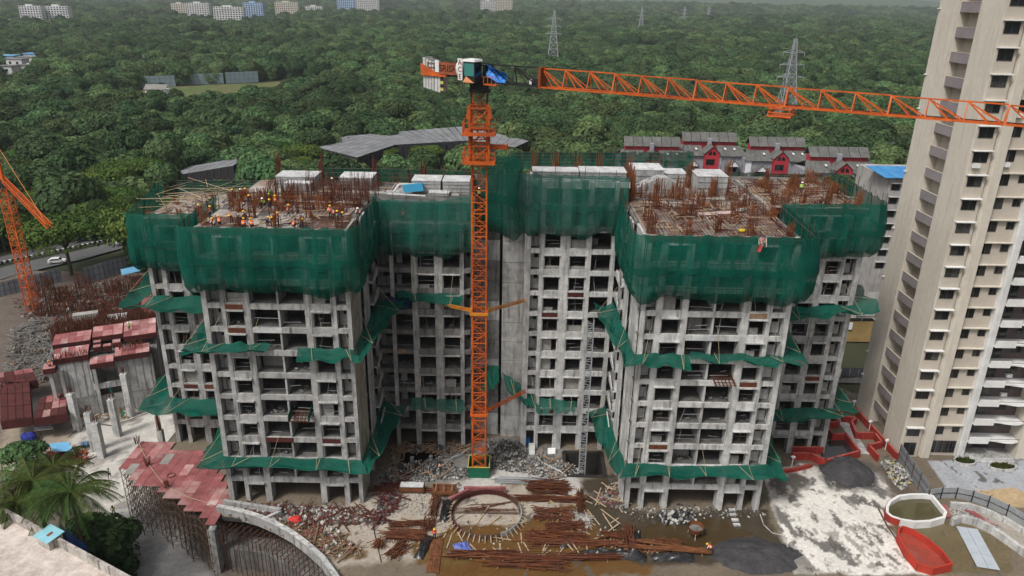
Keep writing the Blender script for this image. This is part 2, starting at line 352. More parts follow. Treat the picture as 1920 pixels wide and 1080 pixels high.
for i_ in range(len(POD)):
    ov = 3.2 if 4 <= i_ <= 10 else 0
    (xa,ya),(xb,yb) = POD[i_], POD[(i_+1)%len(POD)]
    mbp.bar((xa+ov,ya+ov*.8,-2.55), (xb+ov,yb+ov*.8,-2.55), .4, 5.0)
    if ov: mbp.prism([(xa,ya),(xb,yb),(xb+ov,yb+ov*.8),(xa+ov,ya+ov*.8)], -.55, -.12)
struct(mbp.build('podium_wall', inner_m))  # darkened concrete stands for the shade under the ramp overhang
pitm = M('pit_wall_shade', (.035,.032,.028), (.02,.018,.016), scale=.8)  # near-black wall colour stands in for the shade down in the pits
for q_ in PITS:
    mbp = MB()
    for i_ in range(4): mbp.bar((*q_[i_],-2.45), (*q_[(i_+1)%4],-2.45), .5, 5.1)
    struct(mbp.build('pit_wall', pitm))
# low ground on the left
def lp(*p): return gp(*p, z=LOW)
lreg = [
 (lp((255,770),(300,720),(340,740),(340,830),(300,860),(280,980),(330,1090),(200,1090),(160,960),(130,870),(90,830),(40,800),(40,740),(150,720)), (.5,.475,.43), 0, .5, 2.5),
 (lp((0,560),(100,520),(300,500),(320,640),(250,720),(0,760)), (.11,.085,.07), 0, .6, 4.),
 (lp((0,770),(120,770),(150,850),(60,900),(0,880)), (.3,.25,.19), 0, .6, 2.),
 (lp((200,960),(330,960),(400,1090),(220,1090)), (.34,.33,.315), .2, .5, 3.),
]
LEFT = lp((255,770),(300,720),(340,740),(340,830),(280,980),(330,1090),(200,1090),(130,870),(40,800),(150,720))
painted_ground('lower_ground', -150, -14, 50, 185, .6, LOW, (.12,.098,.078), lreg, None, .3, [(LEFT, (.26,.24,.22), .5, .63, 13, .1)])
# far terrain reaching the horizon
m = M('forest_floor', (.025,.035,.016), (.05,.05,.026), scale=.03, rough=1)
struct(MB().box(-9000, 9000, -3000, 12000, LOW-3, LOW-.35).build('terrain', m))
grassm = M('meadow', (.075,.115,.03), (.12,.11,.05), scale=.03, rough=1, c3=(.2,.155,.1), fine=.2)
def sheet(nm, pts, z, mat): return struct(MB().sheet(pts, z).build(nm, mat))
sheet('meadow', lp((225,172),(330,160),(480,156),(560,150),(620,162),(520,185),(430,200),(300,196),(240,188)), LOW-.1, grassm)
sheet('clearing', lp((310,240),(380,235),(370,262),(330,258)), LOW-.1, M('clearing_grass', (.07,.15,.02), (.05,.11,.02), scale=.1))
# road at the left
road = lp((-60,545),(30,516),(150,488),(245,462),(300,448),(310,432),(240,448),(150,470),(30,496),(-60,520))
sheet('road', road, LOW+.16, asph)
med = []
kA = M('kerb_black', (.03,.03,.03)); kW = M('kerb_white', (.6,.6,.58))
kb = thing('road_divider', 'low black and white painted kerb running between the two road lanes', 'kerb', L(140,480)); ks = []
a, b2 = L(-20,500), L(262,440)
for i in range(60):
    p = a.lerp(b2, i/60); q = a.lerp(b2, (i+.94)/60)
    MB().bar(p+Vector((0,0,.45)), q+Vector((0,0,.45)), .5, .55).build('kerb_stone', kW if i % 2 else kA, kb)
road2 = lp((-60,500),(30,474),(150,452),(245,428),(240,438),(150,462),(30,486),(-60,512))
sheet('far_road', road2, LOW+.12, asph)

hm_ = M('far_hills', (.05,.085,.035), (.035,.065,.03), scale=.004, rough=1)
def hill(u, v): 
    x = lerp(-7500, 7500, u); yy = 5100+v*3600; return (x, yy, LOW-1+(150*math.sin(math.pi*min(1,v*.9))*(.75+.5*noise.noise(Vector((x*.0006,2,0)))+.12*noise.noise(Vector((x*.004,yy*.004,1))))))
struct(MB().grid(hill, 160, 14).build('hills', hm_, None, smooth=True))
# ================================================================== trees
leafA = leaf_mat('leaf_mangrove', (.1,.152,.056), (.06,.106,.042), .38, .4)
leafB = leaf_mat('leaf_rain_tree', (.105,.155,.032), (.066,.12,.026), .3, .35)
leafC = leaf_mat('leaf_dark', (.042,.076,.03), (.058,.094,.036), .3, .35)
leafP = leaf_mat('leaf_palm', (.045,.085,.018), (.075,.09,.022), .2, .35)
def crown_mesh(name, mat, seed, rad=4.6, hgt=7.5, lobes=9, per=230, leaf=.48, flat=.8, base=2.2, mode=0):
    rr = random.Random(seed); mb = MB(); L_ = []
    for i in range(lobes):
        a = rr.uniform(0, 6.283); q = rad*.72*math.sqrt(rr.uniform(.02,1)) if i else 0
        lr = rad*rr.uniform(.36,.56); zz = hgt-lr*flat-(q/rad)**2*(hgt-base)*.55*(0.55 if mode else 1)-rr.uniform(0,.6)
        L_.append((q*math.cos(a), q*math.sin(a), zz, lr))
    for (x,y,z,lr) in L_:
        for k in range(per):
            u = rr.uniform(-.35,1); t = rr.uniform(0, 6.283); s = math.sqrt(1-u*u); n = Vector((s*math.cos(t), s*math.sin(t), u))
            p = Vector((x,y,z))+Vector((n.x*lr, n.y*lr, n.z*lr*flat))*rr.uniform(.8,1.05)
            nn = (n+Vector((rr.gauss(0,.26), rr.gauss(0,.26), rr.gauss(0,.26)+.15))).normalized()
            b = nn.orthogonal().normalized(); c = nn.cross(b); th = rr.uniform(0,6.28); b, c = b*math.cos(th)+c*math.sin(th), c*math.cos(th)-b*math.sin(th)
            s1 = leaf*rr.uniform(.6,1.3); s2 = s1*rr.uniform(.45,.8)
            mb.add([p-b*s1, p-c*s2+nn*.08, p+b*s1, p+c*s2+nn*.08], [(0,1,2,3)])
    # lower skirt of leaves so the crown is not hollow from the side
    for k in range(per*2):
        t = rr.uniform(0,6.283); z = rr.uniform(base*.3, hgt*.62); q = rad*rr.uniform(.55,.92); p = Vector((q*math.cos(t), q*math.sin(t), z)); n = Vector((math.cos(t), math.sin(t), .5)).normalized()
        if mode: 
            if z < base: continue
        b = n.orthogonal().normalized(); c = n.cross(b); s1 = leaf*rr.uniform(.7,1.4)
        mb.add([p-b*s1, p-c*s1*.6, p+b*s1, p+c*s1*.6], [(0,1,2,3)])
    return mb.mesh(name, mat)
def trunk_mesh(name, seed, h, r, spread):
    rr = random.Random(seed); mb = MB(); p = Vector((0,0,-.5)); top = Vector((rr.uniform(-.3,.3), rr.uniform(-.3,.3), h*.5)); mb.tube(p, top, r, r*.7)
    for k in range(5):
        a = 6.283*k/5+rr.uniform(-.4,.4); e = top+Vector((math.cos(a)*spread, math.sin(a)*spread, h*.38)); mid = top.lerp(e,.5)+Vector((0,0,.3))
        mb.tube(top-Vector((0,0,.3)), mid, r*.55, r*.4, n=5); mb.tube(mid, e, r*.4, r*.15, n=5)
    return mb.mesh(name, bark)
CR = [crown_mesh('crown', leafA, 100+i, rad=4.4+.4*(i%3), hgt=7+.6*(i%4), lobes=8+i%4) for i in range(6)]
CR += [crown_mesh('crown', leafC, 200+i, rad=4.6, hgt=9, lobes=11, leaf=.46) for i in range(3)]
CR += [crown_mesh('crown', leafB, 300+i, rad=6.5, hgt=8.5, lobes=13, flat=.42, base=4.8, per=300, leaf=.3, mode=1) for i in range(3)]
CR += [crown_mesh('crown', leafC, 400+i, rad=3.4, hgt=8, lobes=8, leaf=.44, flat=1.2, base=1) for i in range(2)]
TR = [trunk_mesh('trunk', i, 8.5 if 9 <= i < 12 else 6.5, .28, 3.0) for i in range(14)]
tree_n = [0]
def tree(x, y, k, s, label, group, rz=None, z=LOW, sz=None):
    t = thing('tree', label, 'tree', (x,y,z), group, R.uniform(0,6.28) if rz is None else rz); t.scale = (s,s,sz or s)
    for nm, me in (('crown', CR[k]), ('trunk', TR[k])):
        o = bpy.data.objects.new(nm, me); COL.objects.link(o); o.parent = t
    tree_n[0] += 1; return t
# zones without trees (photo pixels -> ground)
clear = [lp((205,176),(330,160),(490,152),(560,150),(620,162),(520,190),(430,206),(300,206),(225,194)), lp((312,240),(380,235),(372,258),(332,256)), [tuple(P(a,b,z=3)[:2]) for a,b in ((575,268),(676,302),(880,272),(968,283),(1020,285),(1035,266),(930,244),(868,234),(762,236),(688,255))],
         [tuple(P(a,b,z=-2)[:2]) for a,b in ((310,372),(460,368),(455,300),(318,312))], [(35,250),(175,250),(175,292),(120,300),(35,300)], lp((-80,570),(310,480),(320,420),(-80,490)), lp((0,125),(75,110),(75,160),(0,165)),
         [(60,110),(160,110),(160,235),(60,235)], [(-55,180),(60,180),(60,262),(-55,262)]]
clear = [[(p[0],p[1]) for p in c] for c in clear]
def inside(x, y, poly):
    c = False; n = len(poly)
    for i in range(n):
        (x1,y1),(x2,y2) = poly[i], poly[(i+1)%n]
        if (y1 > y) != (y2 > y) and x < (x2-x1)*(y-y1)/(y2-y1)+x1: c = not c
    return c
pts = []; y = 190.0
while y < 5200:
    sp = 9.0 if y < 420 else 8.6 if y < 600 else (9.5 if y < 1100 else 13.0 if y < 1900 else 19.0 if y < 3400 else 34.)
    hw = y*.76+25; x = -hw+R.uniform(0,sp)
    while x < hw:
        px, py = x+jit(sp*.42), y+jit(sp*.42)
        ok = not any(inside(px, py, c) for c in clear) and not (py < 150)
        if ok and R.random() < .97: pts.append((px, py, sp))
        x += sp
    y += sp*.86
def kind_at(x, y):
    v = noise.noise(Vector((x*.012, y*.012, 3))); u = R.random()
    left = x < -y*.12 and y < 460
    if left and y < 330 and u < .18: return R.randrange(9,12)
    if v > .22 or (left and u < .22): return R.randrange(6,9)
    if u < .06: return R.randrange(12,14)
    return R.randrange(0,6)
vis = sorted([p for p in pts if abs(p[0]) < p[1]*.70+8], key=lambda p: p[1])
near = vis[:285]; nearset = set(near)
KN = {0:'dull green bushy mangrove tree', 6:'dark evergreen tree', 9:'flat bright green rain tree', 12:'slim dark creeper hung tree'}
def tree_label(x, y, k, s):
    kn = KN[0 if k < 6 else 6 if k < 9 else 9 if k < 12 else 12]
    if x < -118: w = 'in the far left woods'
    elif x < -88: w = 'around the small dark shed'
    elif x < -20: w = 'beside the long grey roofed shed'
    elif x < 60: w = 'behind the crane mast'
    elif x < 175: w = 'behind the red gabled houses'
    else: w = 'near the beige tower'
    d_ = math.hypot(x,y); row = 'front row' if d_ < 215 else 'second row' if d_ < 260 else 'third row' if d_ < 300 else 'rearmost row'
    sz_ = 'small' if s < .98 else 'middling' if s < 1.25 else 'large' if s < 1.6 else 'huge'
    return sz_+' '+kn+' '+w+', '+row
for (x,y,sp) in near:
    k = kind_at(x, y); s = (1.3 if x < -70 else 1.16)*R.choice((.7,.85,1,1.1,1.25,1.45))*R.uniform(.92,1.08)*(1.0 if k < 9 else .95); lb = tree_label(x,y,k,s); tree(x, y, k, s, lb, lb.replace(' tree',' trees'), sz=s*R.uniform(.9,1.2))
# the rest of the forest is one mass, scattered from the same crowns
far = [p for p in pts if p not in nearset]
fm = bpy.data.meshes.new('mangrove_forest'); fm.from_pydata([(x,y,LOW) for x,y,_ in far], [], [])
def fattr(nm, ty, vals):
    a_ = fm.attributes.new(nm, ty, 'POINT'); a_.data.foreach_set('value', vals)
fattr('kind', 'INT', [kind_at(x,y) for x,y,_ in far]); fattr('rot', 'FLOAT', [R.uniform(0,6.28) for _ in far])
fattr('size', 'FLOAT', [R.choice((.55,.75,.95,1.05,1.25,1.6))*R.uniform(.9,1.1)*sp/8.0*1.08 for _,_,sp in far])
forest = stuff(bpy.data.objects.new('mangrove_forest', fm)); COL.objects.link(forest)
tag(forest, 'dense green mangrove forest stretching to the misty horizon', 'forest')
srcs = []
for k in range(14):
    o = next(o for o in bpy.data.objects if o.data == CR[k]) if any(o.data == CR[k] for o in bpy.data.objects) else None
    if o is None:
        tree(-125-8*k, 215, k, 1., 'extra bushy tree at the edge of the far left woods', 'extra trees at the far left'); o = next(o for o in bpy.data.objects if o.data == CR[k])
    srcs.append(o)
ng = bpy.data.node_groups.new('forest_scatter', 'GeometryNodeTree'); ng.interface.new_socket('Geometry', in_out='INPUT', socket_type='NodeSocketGeometry'); ng.interface.new_socket('Geometry', in_out='OUTPUT', socket_type='NodeSocketGeometry')
N = ng.nodes; gi = N.new('NodeGroupInput'); go = N.new('NodeGroupOutput'); iop = N.new('GeometryNodeInstanceOnPoints'); gti = N.new('GeometryNodeJoinGeometry')
for o in reversed(srcs):
    oi = N.new('GeometryNodeObjectInfo'); oi.inputs['Object'].default_value = o; oi.transform_space = 'ORIGINAL'; oi.inputs['As Instance'].default_value = True; ng.links.new(oi.outputs['Geometry'], gti.inputs[0])
def nat(nm, ty):
    a_ = N.new('GeometryNodeInputNamedAttribute'); a_.data_type = ty; a_.inputs['Name'].default_value = nm; return a_.outputs[0]
ng.links.new(gi.outputs[0], iop.inputs['Points']); ng.links.new(gti.outputs[0], iop.inputs['Instance']); iop.inputs['Pick Instance'].default_value = True
ng.links.new(nat('kind','INT'), iop.inputs['Instance Index']); ng.links.new(nat('size','FLOAT'), iop.inputs['Scale'])
cx = N.new('ShaderNodeCombineXYZ'); ng.links.new(nat('rot','FLOAT'), cx.inputs[2]); e2 = N.new('FunctionNodeEulerToRotation'); ng.links.new(cx.outputs[0], e2.inputs[0]); ng.links.new(e2.outputs[0], iop.inputs['Rotation'])
ng.links.new(iop.outputs[0], go.inputs[0]); md = forest.modifiers.new('scatter', 'NODES'); md.node_group = ng
# ================================================================== the two unfinished blocks
S = 3.0; G0 = 3.7
def lev(k): return G0+S*k
BT = .30                      # facade beam thickness
class Block:
    def __init__(s, root, rects, top):
        s.root = root; s.slab = {}; s.rects = rects
        for k in range(0, top+1):
            mb = MB()
            for (x0,x1,y0,y1,kt) in rects:
                if k <= kt: mb.box(x0, x1, y0, y1, lev(k)-.16, lev(k)-.004)
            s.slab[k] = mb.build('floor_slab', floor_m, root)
    def par(s, k): return s.slab[min(k, max(s.slab))]
def zb(k): return 0.0 if k == 0 else lev(k-1)
def facade(B, y0, bays, kt, mat=conc, wmat=None, k0=0, ledge=.42, dirt=1.0):
    """front facing facade at y=y0: bays of columns c, window bays w, duct recesses s, open balconies o, walls p"""
    rv = random.Random(int(y0*10+bays[0][1]))
    for k in range(k0, kt+1):
        p = B.par(k); z0 = zb(k); z1 = lev(k)
        for b in bays:
            t, x0, x1 = b[0], b[1], b[2]; opt = b[3] if len(b) > 3 else None
            if t == 'c':
                pbox('column', x0, x1, y0-.04, y0+(opt or .75), z0, z1, wmat or mat, p)
            elif t == 'o':
                pbox('beam', x0, x1, y0, y0+BT, z1-.68, z1, mat, p)
                if k > 0 and rv.random() < .3: pbox('block_wall', x0+.1, lerp(x0,x1,rv.uniform(.3,.48)), y0+2.0, y0+2.2, z0, z0+rv.choice((.9,1.4,2.2)), blockm, p)
                if k > 0 and rv.random() < .18: MB().box(x0,lerp(x0,x1,.55),y0-.05,y0-.002,z1-.66,z1-.02).build('shutter_board', rv.choice((shutd,wood,plast)), p)
                if opt and k > 0: pbox('partition_wall', opt, opt+.22, y0+.1, y0+3.2, z0, z1-.7, wmat or mat, p)
            elif t == 'w':
                dz = jit(.03)
                pbox('beam', x0, x1, y0+.02, y0+BT, z1-.82+dz, z1+.1, mat, p)
                if ledge: pbox('window_ledge', x0-.06, x1+.06, y0-ledge, y0+.016, z1-.86+dz, z1-.74+dz, wmat or mat, p)
                if k > 0 and rv.random() < .16: pbox('block_wall', x0+.15, x1-(.0 if rv.random() < .5 else .7), y0+.45, y0+.62, z0, z0+rv.choice((.5,.9,1.2,1.9)), blockm, p)
                if k > 0 and rv.random() < .13: MB().box(x0,x1,y0-.06,y0+.014,z1-.7,z1-.1).build('shutter_board', R.choice((shutd,rust,wood)), p)
                if k > 0 and rv.random() < .2:
                    q = MB(); xm = lerp(x0,x1,rv.uniform(.3,.7)); q.bar((xm,y0+.5,z0),(xm+rv.uniform(-.5,.5),y0+.6,z1-.85),.07); q.bar((xm-.5,y0+.55,z0),(xm+.1,y0+.6,z0+1.3),.06); q.build('prop', rv.choice((wood,rail_m,scaf)), p)
                if k > 0:
                    pbox('jamb', x0, x0+.14, y0+.08, y0+.7, z0, z1-.84, wmat or mat, p)
            elif t == 's':
                pbox('beam', x0, x1, y0, y0+BT, z1-.6, z1, mat, p)
                if k > 0:
                    w_ = x1-x0; mb = MB(); yy = y0+1.3; h1 = z1-.61
                    mb.box(x0, x0+w_*.42, yy, yy+.15, z0, h1); mb.box(x0+w_*.42, x1, yy, yy+.15, z0, z0+1.35); mb.box(x0+w_*.88, x1, yy, yy+.15, z0+1.35, h1)
                    mb.build('duct_wall', mat, p)
            elif t == 'p':
                pbox('wall_panel', x0, x1, y0+.05, y0+.3, z0, z1, mat, p)
def inner(B, x0, x1, y, kt, k0=1, gaps=()):  # dark walls added behind the openings to block light in the rooms
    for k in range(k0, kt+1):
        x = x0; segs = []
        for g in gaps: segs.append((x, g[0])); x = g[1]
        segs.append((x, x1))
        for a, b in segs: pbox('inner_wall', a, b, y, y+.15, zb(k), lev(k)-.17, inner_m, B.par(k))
def clutter(B, spans, y0, kt, k0=1, seed=1):
    """guard rails of light rods and heaps of broken masonry on the open floors"""
    rr = random.Random(seed)
    for k in range(k0, kt+1):
        mb = MB(); z = zb(k)
        for (x0,x1) in spans:
            for h in (.55, 1.1):
                if rr.random() < .38:
                    a = x0 if rr.random() < .5 else x0+(x1-x0)*rr.uniform(.2,.5); b = x1 if rr.random() < .6 else x0+(x1-x0)*rr.uniform(.5,.9)
                    if b-a > .3: mb.bar((a,y0+.42,z+h+rr.uniform(-.05,.05)), (b,y0+.42,z+h+rr.uniform(-.15,.15)), .05)
            if rr.random() < .22: mb.bar((x0+rr.uniform(.3,1.2), y0+.6, z), (x0+rr.uniform(.3,1.2), y0+.6, lev(k)-.8), .06)
        if mb.f: stuff(mb.build('guard_rail', rail_m, B.par(k)))
        mb = MB()
        for (x0,x1) in spans:
            if rr.random() < .24:
                for i in range(rr.randrange(6,20)):
                    c = Vector((rr.uniform(x0+.1,x1-.1), y0+rr.uniform(.7,2.6), z+rr.uniform(0,.28))); s = rr.uniform(.06,.2)
                    mb.obox(c, Vector((s,rr.uniform(-.05,.05),0)), Vector((0,s*.7,0.04)), Vector((0,-.03,s*.5)))
        if mb.f: stuff(mb.build('rubble', concd, B.par(k)))
def mir(bays, cx):   # mirror bays about x=cx/2 (x -> cx-x)
    out = []
    for b in bays:
        o = [b[0], cx-b[2], cx-b[1]]
        if len(b) > 3: o.append(cx-b[3]-.22 if b[0] == 'o' else b[3])
        out.append(tuple(o))
    return out[::-1]
FRONT = [('c',-36.0,-35.4,1.1), ('s',-35.4,-33.85), ('c',-33.85,-33.35,.8), ('w',-33.35,-31.25), ('c',-31.25,-30.45,1.4), ('o',-30.45,-24.1,-27.3), ('c',-24.1,-23.35,1.2), ('w',-23.35,-21.05), ('c',-21.05,-20.4,.8), ('s',-20.4,-19.2), ('c',-19.2,-18.7,.9)]
BACKL = [('c',-48.5,-47.95,.9), ('s',-47.95,-46.75), ('c',-46.75,-46.2,.8), ('w',-46.2,-44.2), ('c',-44.2,-43.3,1.0), ('w',-43.3,-41.3), ('c',-41.3,-40.6,.8), ('o',-40.6,-37.0,-38.8), ('c',-37.0,-36.3,.8)]
COURT = [('s',-18.2,-16.3), ('c',-16.3,-15.8,.6), ('o',-15.8,-13.45), ('c',-13.45,-12.75,.9), ('w',-12.75,-10.4), ('c',-10.4,-9.35,.9), ('w',-9.35,-7.0), ('c',-7.0,-6.45,.9), ('s',-6.45,-5.6)]
COURTR = [('c',1.9,2.4,.8), ('s',2.4,3.55), ('c',3.55,4.1,.8), ('w',4.1,6.25), ('c',6.25,7.45,.9), ('w',7.45,9.65), ('c',9.65,10.35,.9), ('o',10.35,12.95), ('c',12.95,13.5,.9), ('o',13.5,14.8)]
def side_wall(B, X, sgn, kt, mat, y0=80.0):
    """side face towards the court; sgn=+1 faces +X. shear wall, board marked wall, window with a slanted balcony parapet"""
    for k in range(0, kt+1):
        p = B.par(k); z0 = zb(k); z1 = lev(k)
        a, b = (X-.25, X) if sgn > 0 else (X, X+.25)
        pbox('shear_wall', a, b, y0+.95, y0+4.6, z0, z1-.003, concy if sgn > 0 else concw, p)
        if k == 0:
            for yy in (y0+7.2, y0+12.4): pbox('column', a-.1, b+.1, yy, yy+.7, z0, z1, conc, p)
            pbox('beam', a, b, y0+4.6, y0+13.2, z1-.6, z1, conc, p); continue
        pbox('column', a-.1, b+.1, y0+4.6, y0+5.4, z0, z1, mat, p)
        o = .55*sgn; a2, b2 = sorted((X+o-.2*sgn, X+o))
        pbox('wall_panel', a2, b2, y0+5.6, y0+8.3, z0, z1-.004, mat, p)
        pbox('wall_panel', a2, b2, y0+11.2, y0+13.1, z0, z1-.004, conc, p)
        pbox('beam', a, b, y0+5.4, y0+13.2, z1-.55, z1-.006, conc, p)
        xo = X+.56*sgn; xe = X+1.25*sgn
        poly = [(xo,y0+8.0,z0+.1),(xe,y0+8.5,z0+.1),(xe,y0+11.4,z0+.95),(xo,y0+11.6,z0+.95)]
        MB().extr([(xe,y0+8.2,z0-.12),(xe,y0+11.3,z0-.12),(xe,y0+11.3,z0+1.0),(xe,y0+10.6,z0+1.0),(xe,y0+8.2,z0+.35)], (-.14*sgn,0,0)).build('balcony_parapet', mat, p)
        x_a, x_b = sorted((X+.02*sgn, xe-.15*sgn)); pbox('window_ledge', x_a, x_b, y0+8.1, y0+11.4, z0-.3, z0-.14, mat, p)
        pbox('mullion', *sorted((X+.1*sgn, X+.16*sgn)), y0+9.6, y0+9.68, z0, z1-.56, scaf, p)

# ---- left block
LB = thing('unfinished_apartment_block', 'left bare concrete apartment block wrapped in green netting, red rebar on its deck', 'building', (-28,94,0), 'twin blocks under construction')
BL = Block(LB, [(-36.0+.02,-18.72,80+BT,97,11), (-36,-18.72,97,104,11), (-48.48,-36.0,93.3+BT,108,10), (-18.72,-5.62,93.3+BT,104,11)], 11)
facade(BL, 80.0, FRONT, 11, conc, conc)
facade(BL, 93.3, BACKL, 10, conc, conc)
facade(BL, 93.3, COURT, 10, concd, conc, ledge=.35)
side_wall(BL, -18.7, 1, 11, conc)
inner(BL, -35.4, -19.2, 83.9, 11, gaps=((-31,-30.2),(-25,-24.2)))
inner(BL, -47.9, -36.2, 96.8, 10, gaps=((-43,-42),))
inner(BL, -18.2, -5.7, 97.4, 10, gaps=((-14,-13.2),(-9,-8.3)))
clutter(BL, [(-33.2,-31.3),(-30.3,-27.4),(-27,-24.2),(-23.2,-21.1)], 80, 10, seed=3)
clutter(BL, [(-46.1,-44.3),(-43.2,-41.4)], 93.3, 9, seed=4)
clutter(BL, [(-15.7,-13.5),(-12.6,-10.5),(-9.2,-7.1)], 93.3, 9, seed=5)
for k in range(0, 12):    # rear wall added to darken rooms; left flank, lift core by the joint
    p = BL.par(k)
    pbox('rear_light_block', -36, -5.7, 103.7, 103.98, zb(k), lev(k)-.17, concd, p)
    if k < 11: pbox('rear_light_block', -48.4, -36.05, 107.7, 107.98, zb(k), lev(k)-.17, concd, p); pbox('flank_wall', -36.3, -36.03, 104.1, 107.6, zb(k), lev(k)-.17, concd, p)
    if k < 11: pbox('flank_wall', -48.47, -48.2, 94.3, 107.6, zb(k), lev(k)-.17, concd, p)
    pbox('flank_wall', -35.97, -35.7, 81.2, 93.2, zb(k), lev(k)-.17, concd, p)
for k in range(0, 13):
    p = BL.par(k)
    pbox('core_panel', -5.58, -1.75, 97.0, 97.3, zb(k), lev(k)-.07, concd if k % 3 else conc, p)
    pbox('core_joint', -5.56, -1.77, 97.06, 97.28, lev(k)-.07, lev(k)-.001, inner_m, p)
    pbox('core_side', -5.6, -5.3, 93.65, 96.98, zb(k), lev(k)-.02, concd, p)
    if k: 
        mb = MB()
        for i in range(5): mb.box(-5.4+i*.78, -5.36+i*.78, 96.97, 96.999, zb(k)+.1, lev(k)-.15)
        mb.build('board_mark', concd, p)
# ---- right block
RB = thing('unfinished_apartment_block', 'right bare concrete apartment block next to the beige tower, higher middle part with white formwork', 'building', (24,96,0), 'twin blocks under construction')
BR = Block(RB, [(14.82,32.48,80+BT,97,11), (14.82,32.48,97,112,11), (32.5,46.0,93.3+BT,112,11), (1.92,14.82,93.3+BT,99,12), (1.92,14.82,99,112,11)], 12)
FR_ = mir(FRONT, -3.7+.1); facade(BR, 80.0, [tuple([b[0], b[1], b[2]]+list(b[3:])) for b in FR_], 11, concw, concw)
BKR = [('c',32.6,33.2,.8), ('o',33.2,36.6,34.8), ('c',36.6,37.4,.8), ('w',38.2,40.4), ('c',37.4,38.2,.8), ('c',40.4,41.3,1.0), ('w',41.3,43.3), ('c',43.3,43.9,.8), ('s',43.9,45.3), ('c',45.3,46.0,.9)]
facade(BR, 93.3, BKR, 11, conc, conc)
facade(BR, 93.3, COURTR, 12, concw, concw, ledge=.3)
side_wall(BR, 14.75, -1, 11, concw)
inner(BR, 15.3, 32, 83.9, 11, gaps=((20.2,21),(26,26.8)))
inner(BR, 33, 45.9, 96.8, 11, gaps=((39,40),))
inner(BR, 2.4, 14.7, 97.4, 12, gaps=((7,7.8),))
clutter(BR, [(17.5,19.7),(20.5,23.4),(24,26.8),(27.5,29.7)], 80, 10, seed=6)
clutter(BR, [(38.4,40.2),(41.5,43.2)], 93.3, 9, seed=7)
clutter(BR, [(4.3,6.1),(7.6,9.5),(10.5,12.8)], 93.3, 10, seed=8)
for k in range(0, 13):
    p = BR.par(k)
    pbox('rear_light_block', 2.0, 45.9 if k < 12 else 14.7, 111.7 if k < 12 else 98.7, 111.98 if k < 12 else 98.98, zb(k), lev(k)-.17, concd, p)  # unseen rear added to keep light out of the storeys
    if k < 12:
        pbox('flank_wall', 45.7, 45.97, 94.3, 111.6, zb(k), lev(k)-.17, concd, p); pbox('flank_wall', 32.2, 32.47, 81.2, 93.2, zb(k), lev(k)-.17, concd, p)
    pbox('core_panel', -1.35, 1.88, 96.4, 96.7, zb(k), lev(k)-.07, conc, p)
    pbox('core_joint', -1.33, 1.86, 96.46, 96.68, lev(k)-.07, lev(k)-.001, inner_m, p)
    pbox('joint_dark_backing', -1.9, -1.2, 100.02, 100.3, zb(k), lev(k), inner_m, p)  # added dark backing; its colour stands for shade in the joint gap
    pbox('core_side', 1.6, 1.9, 93.5, 96.38, zb(k), lev(k)-.02, concw, p)
    pbox('core_side', -1.35, -1.1, 96.72, 100, zb(k), lev(k)-.02, concd, p)
    if k:
        mb = MB()
        for i in range(5): mb.box(-1.2+i*.66, -1.165+i*.66, 96.37, 96.399, zb(k)+.1, lev(k)-.15)
        mb.build('board_mark', conc, p)
# formwork tables sticking out of two floors
def outrigger(nm, x, k, label, green=False):
    t = thing(nm, label, 'platform', (x, 79.2, lev(k)))
    for i in range(6): MB().bar((x-1.1+i*.44, 78.6, lev(k)+.05), (x-1.1+i*.44, 81.2, lev(k)+.45), .09).build('joist', rust, t)
    for i in range(5): MB().bar((x-1.3, 78.7+i*.5, lev(k)+.17+i*.08), (x+1.3, 78.7+i*.5, lev(k)+.17+i*.08), .06).build('cross_bar', rust, t)
    for i in (-1.2,1.2):
        MB().bar((x+i,78.6,lev(k)+.1),(x+i,81.2,lev(k)+.5),.1).build('side_beam', rust, t)
        if green: MB().extr([(x+i*1.02,78.6,lev(k)+.1),(x+i*1.02,81.0,lev(k)+.5),(x+i*1.02,81.0,lev(k)+1.5),(x+i*1.02,78.6,lev(k)+.9)], (.03,0,0)).build('side_net', netc, t)
outrigger('loading_platform', -25.7, 3, 'rusty loading platform with green side nets poking out of the left block', True)
outrigger('loading_platform', 25.6, 5, 'rusty tilted loading platform poking out of the right front wing')
